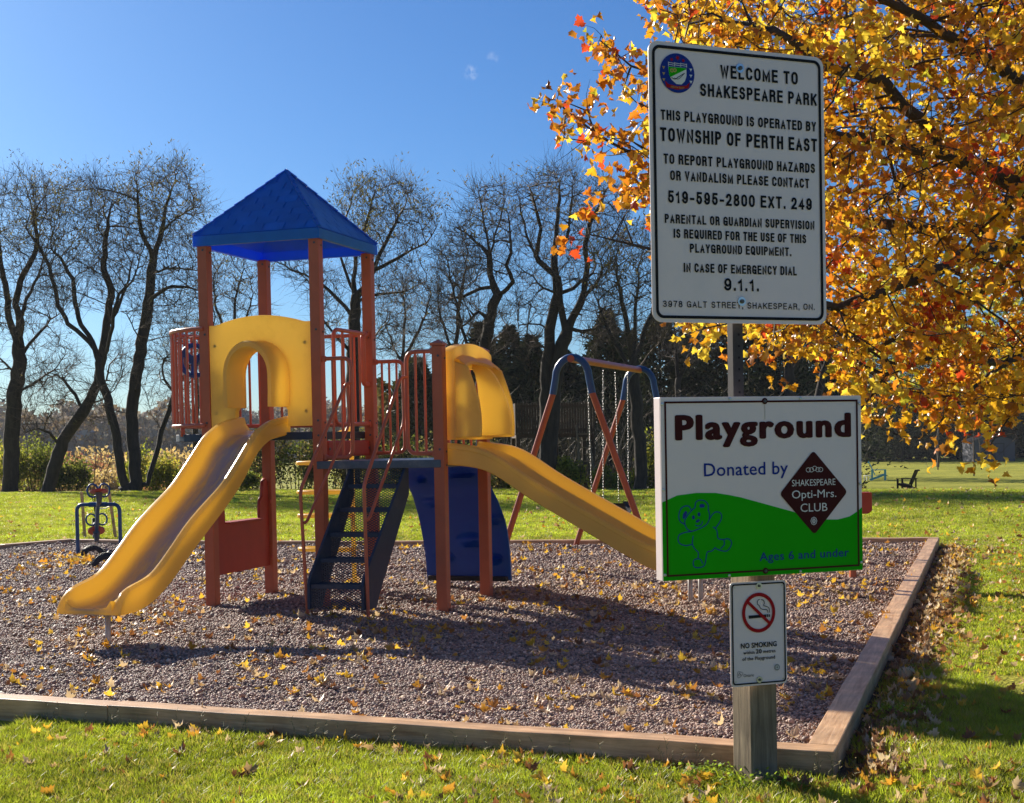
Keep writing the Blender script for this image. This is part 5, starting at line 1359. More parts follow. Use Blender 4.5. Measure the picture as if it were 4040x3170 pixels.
# ================================================================== trees
def resample(P, step):
    out = [P[0].copy()]
    for a, c in zip(P, P[1:]):
        L_ = (c - a).length; k = max(1, int(round(L_ / step)))
        out += [a.lerp(c, (i + 1) / k) for i in range(k)]
    return out
def grow(limbs, attr, step=.22, di=1.6, dk=.34, iters=70, seed=1, up=.12, jit=.25):
    """limbs: list of (polyline, parent limb or None); branches then grow towards the attraction points"""
    r_ = random.Random(seed); nodes, par = [], []
    for P, pl_ in limbs:
        Q = resample([Vector(p) for p in P], step)
        if pl_ is not None and nodes:                # attach to the nearest existing node
            k = min(range(len(nodes)), key=lambda i: (nodes[i] - Q[0]).length_squared); prev = k; Q = Q[1:]
        else: prev = -1
        for q in Q:
            jj = Vector((r_.uniform(-1, 1), r_.uniform(-1, 1), r_.uniform(-.5, .5))) * step * .12
            nodes.append(q + jj); par.append(prev); prev = len(nodes) - 1
    alive = [Vector(a) for a in attr]
    kids = {}
    for it in range(iters):
        kd = kdtree.KDTree(len(nodes))
        for i, p in enumerate(nodes): kd.insert(p, i)
        kd.balance(); acc = {}; keep = []
        for a in alive:
            _, i, d = kd.find(a)
            if d < dk: continue
            keep.append(a)
            if d < di:
                v = (a - nodes[i]) / d
                if i in acc: acc[i] += v
                else: acc[i] = v
        alive = keep
        if not acc: break
        added = 0
        for i, v in acc.items():
            d = v.normalized() + Vector((0, 0, up)) + Vector((r_.gauss(0, jit), r_.gauss(0, jit), r_.gauss(0, jit) * .6))
            if par[i] >= 0: d += (nodes[i] - nodes[par[i]]).normalized() * .35
            q = nodes[i] + d.normalized() * step
            if kids.get(i, 0) >= 3: continue
            kids[i] = kids.get(i, 0) + 1
            nodes.append(q); par.append(i); added += 1
        if not added: break
    n = len(nodes); cnt = [0] * n; ch = [[] for _ in range(n)]
    for i in range(n):
        if par[i] >= 0: ch[par[i]].append(i)
    for i in range(n - 1, -1, -1):
        if not ch[i]: cnt[i] = 1
        if par[i] >= 0: cnt[par[i]] += cnt[i]
    return nodes, par, ch, cnt
def seg_tubes(A_, B_, RA, RB, k=3):
    """many separate tapered tubes at once"""
    A_, B_ = np.asarray(A_, float), np.asarray(B_, float); n = len(A_); T = B_ - A_; T /= np.linalg.norm(T, axis=1)[:, None] + 1e-9
    ref = np.where(np.abs(T[:, 2:3]) > .9, [[1., 0, 0]], [[0, 0, 1.]]); X = np.cross(T, ref); X /= np.linalg.norm(X, axis=1)[:, None]; Y = np.cross(T, X)
    V = np.empty((n, 2 * k, 3))
    for j in range(k):
        c, s = math.cos(2 * PI * j / k), math.sin(2 * PI * j / k); o = X * c + Y * s
        V[:, j] = A_ + o * np.asarray(RA)[:, None]; V[:, k + j] = B_ + o * np.asarray(RB)[:, None]
    F1 = np.array([(j, (j + 1) % k, k + (j + 1) % k, k + j) for j in range(k)])
    return V.reshape(-1, 3), (F1[None] + (np.arange(n) * 2 * k)[:, None, None]).reshape(-1, 4)
def woody(root, nodes, par, ch, cnt, rbase, tip, mat_t, mat_b, split=.055, expo=None):
    """thick wood as 'trunk', finer wood as 'branches'"""
    tot = max(cnt); e = expo or max(.3, math.log(rbase / tip) / math.log(tot)); rad = [tip * c ** e for c in cnt]
    for i in range(len(nodes)):                      # flare at the foot
        if par[i] < 0: rad[i] *= 1.25
    done = set(); b = MB(); Sa, Sb, Ra, Rb = [], [], [], []
    order = [i for i in range(len(nodes)) if par[i] < 0]
    stack = order[:]
    while stack:
        s_ = stack.pop(); path = [s_]; i = s_
        while ch[i]:
            j = max(ch[i], key=lambda q: cnt[q]); 
            for q in ch[i]:
                if q != j: stack.append(q)
            path.append(j); i = j
        if par[s_] >= 0: path = [par[s_]] + path
        k = 0
        thick = [i for i in path if rad[i] > split]
        if par[s_] >= 0 and path and rad[path[0]] > split: 
            rr = [min(rad[q], rad[path[1]] * 1.05 if len(path) > 1 else rad[q]) for q in path]
        else: rr = [rad[q] for q in path]
        m_ = sum(1 for r__ in rr if r__ > split)
        if m_ >= 2: b.tube([nodes[q] for q in path[:m_ + 1]], rr[:m_ + 1], 10 if rr[0] > .12 else 7, cap=False)
        else: m_ = 0
        for a, c in zip(range(max(0, m_ - 0), len(path) - 1), range(max(1, m_ + 1), len(path))):
            Sa.append(nodes[path[a]]); Sb.append(nodes[path[c]]); Ra.append(rr[a]); Rb.append(rr[c])
    t = b.build('trunk', mat_t, root, smooth=True)
    return t, rad, (Sa, Sb, Ra, Rb)
def add_twigs(nodes, par, ch, cnt, r_, n_per=2, L0=.35, maxc=6, up=.25, spread=.8, r0=.006, droop=0):
    Sa, Sb, Ra, Rb, ends = [], [], [], [], []
    for i, p in enumerate(nodes):
        if cnt[i] > maxc or par[i] < 0: continue
        d0 = (p - nodes[par[i]]).normalized()
        for _ in range(n_per + (1 if not ch[i] else 0)):
            d = (d0 * .8 + Vector((r_.gauss(0, spread), r_.gauss(0, spread), r_.gauss(0, spread) + up))).normalized(); L_ = L0 * r_.uniform(.5, 1.3)
            m_ = p + d * L_ * .5; d2 = (d + Vector((r_.gauss(0, .3), r_.gauss(0, .3), r_.gauss(0, .3) + up * .5 - droop))).normalized(); e = m_ + d2 * L_ * .5
            Sa += [p, m_]; Sb += [m_, e]; Ra += [r0, r0 * .7]; Rb += [r0 * .7, r0 * .3]; ends.append((e, d2))
    return (Sa, Sb, Ra, Rb), ends
def sample_poly(poly, n, D, dD, r_):
    us = [p[0] for p in poly]; vs2 = [p[1] for p in poly]; out = []
    uc = (min(us) + max(us)) / 2; uw = (max(us) - min(us)) / 2
    while len(out) < n:
        u, v = r_.uniform(min(us), max(us)), r_.uniform(min(vs2), max(vs2))
        if not inside(u, v, poly): continue
        k = math.sqrt(max(.08, 1 - ((u - uc) / uw) ** 2)); out.append(at(u, v, D + r_.uniform(-1, 1) * dD * k))
    return out
def bare_tree(name, label, D, limbs, crown, rbase, seed, group='bare trees along the edge of the lawn', tip=.0062, dD=2.6, twig=3, leafp=.0, step=.28, L0=.80, base_v=None, mat=None, dk=.33):
    r_ = random.Random(seed)
    Lw = []
    wob = 0
    for k, L_ in enumerate(limbs):
        P = []; wv = r_.uniform(-1, 1) * dD * .5
        for i, (u, v) in enumerate(L_):
            P.append(at(u, v, D + (0 if k == 0 else wv * min(1, i / 3))))
        Lw.append((P, None if k == 0 else 0))
    base = Lw[0][0][0]; base.z = terr(base.x, base.y) - .15
    root = empty(name, (base.x, base.y, base.z + .15)); tag(root, label, 'tree', group)
    att = []
    for poly, n in crown: att += sample_poly(poly, int(n * 1.0), D, dD, r_)
    nodes, par, ch, cnt = grow(Lw, att, step, 2.4, dk, 80, seed, .16, .15)
    t, rad, S = woody(root, nodes, par, ch, cnt, rbase * .86, tip, mat or M_bark, M_twig, .05)
    loc0(t, root)
    T2, ends = add_twigs(nodes, par, ch, cnt, r_, twig, L0, 6, .30, .42, .0056)
    V, Fq = seg_tubes([*S[0], *T2[0]], [*S[1], *T2[1]], [*S[2], *T2[2]], [*S[3], *T2[3]], 3)
    me = raw_mesh('branches', V, Fq, None, 4); me.materials.append(M_twig); o = link(bpy.data.objects.new('branches', me), root); o['kind'] = 'stuff'; loc0(o, root)
    if leafp > 0:
        zs = sorted(e[0].z for e in ends); zc = zs[int(len(zs) * .55)]
        E_ = [e for e in ends if (e[0].z > zc and noise.noise(e[0] * .8 + Vector((seed, 0, 0))) > .08 and r_.random() < leafp * 3.5) or r_.random() < leafp * .08]
        n = len(E_)
        if n:
            P = np.array([e[0] for e in E_]); c = np.array([(.06, .055, .02), (.085, .07, .022), (.045, .045, .016)])[rng.integers(0, 3, n)]
            P = np.repeat(P, 3, axis=0) + rng.normal(0, .09, (n * 3, 3)); c = np.repeat(c, 3, axis=0) * rng.uniform(.7, 1.4, (n * 3, 1)); n *= 3
            M = rot_mats(n, rng.uniform(-1, 1, n), rng.uniform(-1, 1, n), rng.uniform(0, 6.3, n))
            o = cloud('leaves', [(-.5, 0, 0), (.5, 0, 0), (0, 0, 1)], [(0, 1, 2)], P, M, np.stack([np.full(n, .045), np.full(n, .04), rng.uniform(.08, .16, n)], 1), c, M_leaf, root); loc0(o, root)
    return root
T = bare_tree
T('bare_tree', 'leftmost large bare tree at the left edge of the picture', 50.0,
  [[(38, 1942), (45, 1850), (47, 1745), (53, 1578), (66, 1500), (78, 1420), (68, 1340), (35, 1256), (28, 1157), (5, 1040), (-20, 900)],
   [(70, 1360), (82, 1265), (60, 1200), (80, 1110), (110, 1060), (150, 960), (130, 850)], [(78, 1420), (110, 1360), (160, 1310), (200, 1260), (270, 1215)], [(55, 1480), (20, 1430), (-30, 1390)], [(52, 1600), (90, 1540), (150, 1500), (210, 1460)], [(84, 1270), (105, 1180), (150, 1090), (180, 1010)]],
  [([(-160, 900), (-60, 740), (40, 690), (150, 680), (230, 760), (240, 950), (250, 1100), (300, 1200), (200, 1300), (60, 1350), (-120, 1300)], 1500), ([(100, 1350), (280, 1300), (330, 1450), (180, 1560), (80, 1540)], 160), ([(-140, 1300), (10, 1380), (20, 1600), (-120, 1600)], 120)], .33, 11, leafp=.12)
T('bare_tree', 'bare tree with a single trunk leaning to the right', 49.0,
  [[(188, 1945), (205, 1880), (222, 1820), (250, 1740), (290, 1680), (330, 1620), (375, 1540), (400, 1440), (420, 1300), (440, 1140), (410, 1060), (415, 950), (430, 840)], [(325, 1625), (300, 1560), (250, 1500), (220, 1480)], [(380, 1530), (420, 1500), (430, 1440), (480, 1380)], [(240, 1770), (200, 1710), (150, 1690), (100, 1710)], [(340, 1600), (400, 1580), (450, 1540)], [(422, 1290), (460, 1230), (500, 1130), (520, 1040)]],
  [([(330, 1050), (350, 760), (430, 700), (520, 760), (540, 1000), (500, 1200), (420, 1250)], 600), ([(60, 1480), (250, 1400), (330, 1520), (260, 1640), (80, 1640)], 220), ([(400, 1400), (560, 1350), (560, 1480), (450, 1560)], 80), ([(60, 1660), (230, 1650), (240, 1740), (80, 1740)], 50)], .27, 12, leafp=.10)
T('bare_tree', 'big bare tree with three stems from one base, left of the slide', 48.0,
  [[(498, 1946), (485, 1880), (470, 1800), (448, 1680), (425, 1580), (400, 1500), (390, 1430), (375, 1380), (330, 1330), (270, 1280), (230, 1210), (215, 1130), (195, 1050), (150, 960), (100, 900)],
   [(540, 1948), (534, 1850), (527, 1760), (520, 1640), (530, 1540), (545, 1440), (565, 1330), (580, 1230), (592, 1130), (606, 1010), (640, 920), (655, 820), (680, 740), (695, 690)],
   [(575, 1946), (592, 1880), (610, 1810), (640, 1700), (668, 1620), (690, 1550), (715, 1500), (745, 1450), (790, 1400), (830, 1330), (850, 1250)],
   [(392, 1440), (370, 1350), (320, 1280), (300, 1200), (285, 1100), (240, 1020), (200, 980)], [(395, 1450), (425, 1380), (445, 1290), (450, 1220), (470, 1160), (520, 1110), (540, 1060)], [(604, 1015), (565, 940), (548, 860), (540, 760), (540, 690)], [(585, 1200), (620, 1160), (680, 1130), (740, 1135), (800, 1150)], [(598, 1090), (650, 1060), (710, 1060), (780, 1070)],
   [(530, 1560), (550, 1480), (570, 1420), (560, 1360)], [(560, 1350), (520, 1280), (500, 1240), (480, 1230)], [(640, 1700), (600, 1640), (580, 1560), (540, 1500)], [(690, 1555), (650, 1500), (640, 1440)], [(400, 1500), (440, 1530), (470, 1480), (480, 1400)], [(645, 900), (700, 860), (760, 820)]],
  [([(80, 900), (140, 740), (260, 730), (330, 690), (420, 700), (420, 960), (380, 1150), (300, 1250), (160, 1180)], 1000), ([(470, 1100), (500, 720), (520, 660), (620, 700), (700, 620), (760, 700), (830, 830), (800, 880), (740, 900), (800, 1000), (860, 1100), (860, 1220), (760, 1230), (640, 1290), (520, 1280)], 1900), ([(560, 1300), (860, 1220), (880, 1400), (760, 1640), (600, 1620)], 380), ([(290, 1560), (420, 1520), (460, 1640), (360, 1700)], 50)], .36, 13, leafp=.22, dD=3.2)
T('bare_tree', 'bare tree rising directly behind the tall tower posts and roof', 45.0,
  [[(1394, 1948), (1392, 1800), (1393, 1600), (1393, 1436), (1398, 1320), (1400, 1230), (1407, 1173), (1440, 1130), (1475, 1066), (1500, 1000), (1530, 950), (1560, 880), (1600, 800)], [(1404, 1180), (1385, 1130), (1368, 1080), (1345, 1010), (1335, 930), (1370, 840), (1400, 760)], [(1398, 1250), (1340, 1190), (1270, 1120), (1200, 1085), (1120, 1050), (1060, 1020)], [(1400, 1200), (1450, 1170), (1520, 1160), (1600, 1150), (1680, 1110)], [(1480, 1062), (1530, 1040), (1600, 1000), (1680, 960), (1720, 900)], [(1395, 1400), (1340, 1340), (1290, 1290), (1250, 1200)], [(1390, 1130), (1400, 1050), (1420, 960), (1450, 860), (1480, 760)], [(1393, 1430), (1450, 1380), (1500, 1300), (1540, 1260)]],
  [([(1320, 800), (1390, 690), (1480, 720), (1540, 690), (1640, 740), (1720, 830), (1740, 880), (1640, 980), (1600, 1080), (1690, 1110), (1660, 1170), (1500, 1200), (1400, 1130), (1330, 1000)], 1500), ([(1040, 980), (1200, 1000), (1320, 1080), (1380, 1200), (1300, 1220), (1150, 1120), (1060, 1080)], 350), ([(1400, 1200), (1620, 1180), (1640, 1320), (1500, 1420), (1410, 1400)], 200), ([(1240, 1180), (1380, 1230), (1380, 1400), (1250, 1340)], 120)], .27, 14, leafp=.22)
T('bare_tree', 'crooked bare tree with looping limbs just right of the low posts', 43.0,
  [[(1905, 1948), (1903, 1800), (1900, 1600), (1905, 1450), (1915, 1350), (1930, 1270), (1945, 1210), (1965, 1165), (1950, 1135), (1930, 1080), (1935, 1010), (1925, 960), (1912, 880), (1895, 800), (1890, 760)], [(1962, 1165), (2000, 1140), (2020, 1115), (2012, 1080), (2000, 1050), (2015, 1000), (2015, 920), (2000, 840)], [(1930, 985), (1880, 960), (1840, 920), (1800, 900)], [(1925, 1260), (1885, 1230), (1855, 1260), (1820, 1290), (1790, 1320)], [(1940, 1130), (1890, 1140), (1830, 1170), (1780, 1180)], [(1935, 990), (1965, 900), (1990, 800), (1985, 740)], [(1905, 1420), (1950, 1340), (2000, 1300)], [(1900, 1500), (1860, 1400), (1830, 1330), (1800, 1200), (1770, 1060)]],
  [([(1830, 900), (1860, 760), (1900, 740), (1960, 720), (2030, 760), (2040, 900), (2050, 1080), (1980, 1120), (1900, 1120), (1760, 1180), (1740, 1010)], 1000), ([(1690, 1000), (1800, 840), (1860, 900), (1870, 1100), (1820, 1300), (1720, 1300)], 420), ([(1820, 1200), (1900, 1180), (2040, 1200), (2030, 1400), (1900, 1380)], 220)], .24, 15, leafp=.05)
T('bare_tree', 'large dark bare tree with two crossing trunks behind the swing frame', 42.0,
  [[(2150, 1952), (2148, 1820), (2150, 1650), (2155, 1500), (2165, 1380), (2172, 1300), (2182, 1230), (2200, 1160), (2195, 1080), (2185, 1020), (2195, 930), (2205, 820), (2212, 720)], [(2165, 1950), (2175, 1750), (2185, 1560), (2205, 1420), (2228, 1330), (2255, 1260), (2290, 1190), (2340, 1130), (2375, 1090), (2372, 1030)], [(2228, 1330), (2222, 1250), (2210, 1180), (2200, 1100), (2150, 1050), (2110, 1010), (2080, 940), (2060, 850), (2040, 760)], [(2290, 1190), (2310, 1110), (2318, 1040), (2308, 960), (2330, 880), (2370, 800), (2400, 730)], [(2180, 1160), (2140, 1140), (2100, 1090), (2050, 1060), (2020, 1040)], [(2170, 1310), (2130, 1280), (2090, 1280), (2050, 1285)], [(2200, 1000), (2240, 950), (2250, 850), (2260, 740), (2262, 690)], [(2230, 1170), (2290, 1110), (2340, 1080)], [(2120, 1010), (2130, 900), (2110, 800), (2090, 740)], [(2175, 1400), (2120, 1350), (2080, 1320)], [(2240, 1300), (2300, 1310), (2350, 1300)]],
  [([(2010, 860), (2030, 740), (2110, 700), (2190, 660), (2260, 680), (2300, 760), (2350, 700), (2440, 750), (2490, 860), (2500, 960), (2420, 1000), (2440, 1060), (2360, 1180), (2200, 1120), (2060, 1000)], 2300), ([(2010, 1040), (2130, 1080), (2180, 1200), (2160, 1400), (2060, 1380), (2020, 1220)], 300), ([(2240, 1200), (2420, 1100), (2460, 1240), (2380, 1380), (2260, 1360)], 260)], .36, 16, leafp=.05, dD=3.0)
T('bare_tree', 'slender fan-shaped tree with sparse olive leaves left of the tall sign', 40.0,
  [[(2525, 1945), (2530, 1830), (2522, 1740), (2515, 1650), (2505, 1560), (2498, 1480), (2500, 1400), (2505, 1300), (2510, 1180), (2520, 1060)], [(2515, 1680), (2540, 1640), (2590, 1610), (2660, 1560)], [(2500, 1500), (2460, 1420), (2410, 1320), (2370, 1230), (2340, 1150)], [(2500, 1430), (2480, 1330), (2460, 1220), (2440, 1120), (2430, 1020)], [(2502, 1420), (2540, 1330), (2570, 1240), (2600, 1130), (2610, 1030)], [(2500, 1480), (2560, 1400), (2620, 1330), (2680, 1270)]],
  [([(2340, 1200), (2380, 1040), (2470, 960), (2560, 930), (2640, 960), (2700, 1100), (2700, 1250), (2620, 1360), (2510, 1400), (2400, 1330)], 1100)], .22, 17, leafp=.40, tip=.007)
# thinner trees further back
T('bare_tree', 'thin bare tree seen between the left tower posts', 56.0, [[(905, 1900), (912, 1650), (915, 1450), (925, 1300), (930, 1180), (960, 1060)], [(915, 1400), (880, 1300), (850, 1200), (840, 1100)], [(918, 1350), (970, 1260), (1000, 1160)]],
  [([(780, 1150), (830, 1000), (960, 990), (1040, 1060), (1060, 1250), (980, 1420), (860, 1420)], 700)], .15, 18, 'thin bare trees further back', leafp=.2, tip=.007)
T('bare_tree', 'thin bare tree between the tower and the low guard rails', 55.0, [[(1600, 1900), (1598, 1700), (1595, 1500), (1590, 1380), (1600, 1250), (1590, 1150)], [(1596, 1450), (1550, 1360), (1520, 1280)], [(1592, 1420), (1640, 1330), (1680, 1240), (1700, 1150)]],
  [([(1480, 1300), (1530, 1150), (1620, 1080), (1720, 1130), (1760, 1300), (1700, 1450), (1540, 1460)], 700)], .14, 19, 'thin bare trees further back', leafp=.04, tip=.007)
T('bare_tree', 'thin upright bare tree behind the short square posts', 54.0, [[(1790, 1900), (1792, 1700), (1796, 1500), (1802, 1350), (1812, 1200), (1838, 1060), (1850, 960)], [(1798, 1450), (1760, 1330), (1730, 1200)], [(1800, 1400), (1850, 1300), (1890, 1220)]],
  [([(1680, 1250), (1700, 1050), (1800, 930), (1880, 960), (1900, 1150), (1860, 1350), (1740, 1380)], 650)], .14, 20, 'thin bare trees further back', leafp=.03, tip=.007)
T('bare_tree', 'small bare tree at the right end of the left tree row', 54.0, [[(770, 1900), (772, 1700), (780, 1550), (775, 1450), (760, 1350)], [(778, 1560), (820, 1480), (850, 1400)], [(774, 1500), (730, 1420), (700, 1380)]],
  [([(640, 1430), (690, 1300), (800, 1250), (860, 1320), (870, 1500), (800, 1600), (690, 1560)], 450)], .13, 21, 'thin bare trees further back', leafp=.15, tip=.007)
T('bare_tree', 'dark trunk showing behind the steel pole', 60.0, [[(2690, 1900), (2680, 1700), (2675, 1550), (2670, 1400), (2655, 1250)], [(2676, 1500), (2720, 1400), (2760, 1300)]],
  [([(2560, 1300), (2620, 1200), (2800, 1200), (2850, 1350), (2760, 1450), (2600, 1430)], 350)], .16, 22, 'trunks behind the signs', leafp=.05)
T('bare_tree', 'straight dark trunk right of the steel pole under the maple', 60.0, [[(3115, 1880), (3116, 1700), (3117, 1550), (3115, 1400), (3120, 1280)], [(3116, 1480), (3160, 1400), (3200, 1340)]],
  [([(3000, 1350), (3060, 1230), (3250, 1230), (3260, 1380), (3150, 1440)], 300)], .26, 23, 'trunks behind the signs', leafp=.05)
T('bare_tree', 'slanting dark trunk behind the maple leaves, right of the straight one', 58.0, [[(3205, 1880), (3212, 1700), (3228, 1560), (3250, 1470), (3273, 1400), (3320, 1300), (3360, 1220)], [(3250, 1470), (3230, 1400), (3240, 1320)]],
  [([(3200, 1300), (3300, 1180), (3480, 1180), (3480, 1330), (3350, 1420)], 300)], .20, 24, 'trunks behind the signs', leafp=.05)

# ---- pines of the dark wood
def pine(name, label, u, D, h, w_, seed, col=(.034, .042, .018)):
    p = at(u, 1800, D); z = terr(p.x, p.y); root = empty(name, (p.x, p.y, z)); tag(root, label, 'pine tree', 'dark pines behind the lawn')
    r_ = np.random.default_rng(seed)
    b = MB(); b.tube([(0, 0, -.2), (0, 0, h * .5), (0, 0, h * .97)], [.16, .10, .02], 7); b.build('trunk', M_bark, root, smooth=True)
    n = 5200; t = r_.random(n) ** .75; zz = h * (.04 + .96 * t)
    layer = np.floor(t * 17) / 17; fr = t * 17 - np.floor(t * 17)
    az = r_.uniform(0, 2 * PI, n); lobes = 1 + .28 * np.sin(az * 5 + layer * 40) + .18 * np.sin(az * 9 + layer * 23)
    prof = np.interp(1 - t, [0, .12, .4, .75, 1], [.03, .30, .72, 1.0, .92])
    rr = w_ / 2 * prof * (1.02 - .45 * fr) * lobes * r_.random(n) ** .4
    P = np.stack([rr * np.cos(az), rr * np.sin(az), zz - .10 * rr], 1)
    M = rot_mats(n, r_.uniform(-.6, .6, n), r_.uniform(.6, 2.2, n), az + r_.uniform(-.7, .7, n))
    c = np.array(col)[None] * r_.uniform(.5, 1.9, (n, 1)); y_ = r_.random(n) < .05; c[y_] = (.12, .10, .04)
    s_ = r_.uniform(.10, .22, n)
    return cloud('crown', [(-.35, 0, 0), (.35, 0, 0), (0, 0, 1.9), (0, .3, .8)], [(0, 1, 2), (0, 3, 2)], P, M, s_, c, M_pine, root)
pines = [(1660, 66, 5.4, 4.2), (1790, 72, 6.4, 4.6), (1905, 64, 6.9, 4.6), (2020, 70, 7.2, 5.0), (2100, 62, 6.1, 4.4), (2235, 66, 5.6, 4.6), (2350, 72, 6.0, 4.8), (2400, 60, 7.0, 4.2), (2490, 68, 6.6, 5.0), (2610, 64, 7.2, 5.0), (2740, 70, 7.8, 5.2), (2830, 64, 7.4, 5.0), (2960, 70, 7.6, 5.2), (3080, 66, 7.3, 5.0), (3190, 72, 7.6, 5.4), (3300, 100, 9.5, 8.0), (3420, 150, 11, 12), (3560, 152, 11.5, 12), (3690, 155, 11, 12), (3800, 150, 12, 12), (3920, 156, 12.5, 12), (4060, 152, 12, 12), (4190, 150, 12, 12)]
pl_names = ['left end of the dark wood, behind the stair rails', 'second from the left, behind the short posts', 'behind the yellow hood', 'tall, just right of the yellow hood', 'behind the twin-trunk bare tree', 'low, under the swing crossbar', 'between the swing frame tops', 'tall, under the far swing bend', 'behind the fan-shaped tree', 'left of the steel pole', 'tallest left of the steel pole', 'directly behind the steel pole', 'right of the steel pole', 'behind the straight dark trunk', 'behind the slanting trunk', 'at the right sign edge', 'far, right of the Playground sign', 'far, above the dark chair', 'far, above the thin saplings', 'far, left of the shed', 'far, over the shed', 'far, right of the shed', 'far, at the right picture edge']
for i, ((u, D, h, w_), nm) in enumerate(zip(pines, pl_names)):
    pine('pine_tree', 'dark evergreen ' + nm, u, D, h + (1.9 if D < 90 else 3), w_, 100 + i)

# ---- shrubs and brush
def brush(name, label, u, D, w_, h, n, cols, cat='shrub', group=None, leaf=.07, seed=0, dens=1.6, stems=10, depth=None, kind=None):
    p = at(u, 1800, D); z = terr(p.x, p.y); root = empty(name, (p.x, p.y, z)); tag(root, label, cat, group)
    r_ = np.random.default_rng(seed + 900); depth = depth or w_ * .6
    K = 9; cx = r_.uniform(-.38, .38, K) * w_; cy = r_.uniform(-.4, .4, K) * depth; hh = h * r_.uniform(.55, 1.0, K) * (1 - .3 * (2 * cx / w_) ** 2)
    k = r_.integers(0, K, n); d = r_.normal(0, 1, (n, 3)); d /= np.linalg.norm(d, axis=1)[:, None]; rad = r_.random(n) ** (1 / dens)
    X = cx[k] + d[:, 0] * rad * w_ * .22; Y = cy[k] + d[:, 1] * rad * depth * .3; Zz = np.abs(hh[k] * .5 + d[:, 2] * rad * hh[k] * .5)
    P = np.stack([X, Y, Zz], 1); M = rot_mats(n, r_.uniform(-1.2, 1.2, n), r_.uniform(-1.2, 1.2, n), r_.uniform(0, 6.3, n))
    cols = np.array(cols); nzv = (np.sin(X * 3.1 + k) + np.sin(Zz * 5 + k * 2)) * .5
    ci = np.clip(((nzv * .5 + .5) * len(cols) + r_.uniform(-.9, .9, n)).astype(int), 0, len(cols) - 1)
    c = cols[ci] * r_.uniform(.6, 1.4, (n, 1))
    cloud('foliage', *QUAD, P, M, leaf * r_.uniform(.6, 1.5, n), c, M_leaf, root)
    b = MB()
    for i in range(stems):
        a = r_.uniform(-.4, .4) * w_; e = a * 1.25 + r_.uniform(-.2, .2); H_ = h * r_.uniform(.5, 1.08)
        b.tube([(a * .6, 0, 0), (a, r_.uniform(-.2, .2), H_ * .5), (e, r_.uniform(-.3, .3), H_)], [.02, .014, .004], 3)
    b.build('stems', M_twig, root, kind='stuff'); return root
OL = [(.075, .095, .018), (.11, .13, .022), (.15, .17, .03), (.06, .07, .02)]
YG = [(.17, .19, .02), (.24, .25, .03), (.12, .14, .02), (.30, .26, .04)]
TAN = [(.26, .19, .085), (.34, .26, .12), (.20, .14, .07), (.30, .20, .08)]
RUST = [(.20, .09, .05), (.26, .13, .06), (.16, .06, .045), (.22, .16, .07)]
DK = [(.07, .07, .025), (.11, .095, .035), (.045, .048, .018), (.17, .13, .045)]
gL = 'shrubs at the foot of the bare trees'
brush('shrub', 'pale green bush at the left picture edge', 5, 52, 2.2, 2.6, 3600, YG, group=gL, seed=1)
brush('shrub', 'tall olive bush between the leftmost trunk and the leaning trunk', 135, 52.5, 2.4, 2.7, 5200, OL + [(.13, .09, .04)], group=gL, seed=2)
brush('shrub', 'rounded olive bush right of the leaning trunk base', 268, 51, 1.6, 1.5, 3200, OL, group=gL, seed=3)
brush('shrub', 'light yellow-green bush peeping between the three stems', 560, 51, 1.8, 2.2, 2600, YG, group=gL, seed=4)
brush('shrub', 'yellow-green bush right of the three-stemmed tree', 655, 50, 1.6, 1.6, 3000, YG, group=gL, seed=5)
brush('shrub', 'brown and rust bush behind the slide rails', 760, 54, 2.4, 1.7, 3400, RUST + OL[:2], group=gL, seed=6)
gM = 'brush across the lower meadow'
i = 0
for u, D, w_, h, cols, lab in ((60, 90, 9, 3.0, TAN, 'tan meadow brush at the far left'), (210, 84, 7, 2.6, TAN, 'tan meadow brush left of the leaning trunk'), (330, 95, 8, 3.2, RUST, 'rusty meadow brush right of the leaning trunk'), (420, 82, 5, 2.4, TAN, 'low tan brush behind the green gap'), (480, 72, 4, 1.2, DK, 'dark low brush at the end of the green gap'), (640, 86, 7, 2.8, TAN, 'tan brush right of the three stems'), (740, 78, 6, 2.4, RUST, 'dark rust brush below the balcony'), (820, 92, 8, 3.4, TAN, 'tan brush below the balcony rail'),
                          (120, 120, 14, 3.6, RUST, 'far rusty brush at the left'), (420, 125, 14, 3.6, TAN, 'far tan brush left of the slide'), (760, 120, 14, 3.8, TAN, 'far tan brush behind the slide')):
    i += 1; brush('brush', lab, u, D, w_, h, 3600, cols, 'brush', gM, .16 * (D / 85), 20 + i, stems=14)
gD = 'dark bushes along the lawn edge behind the structure'
i = 0
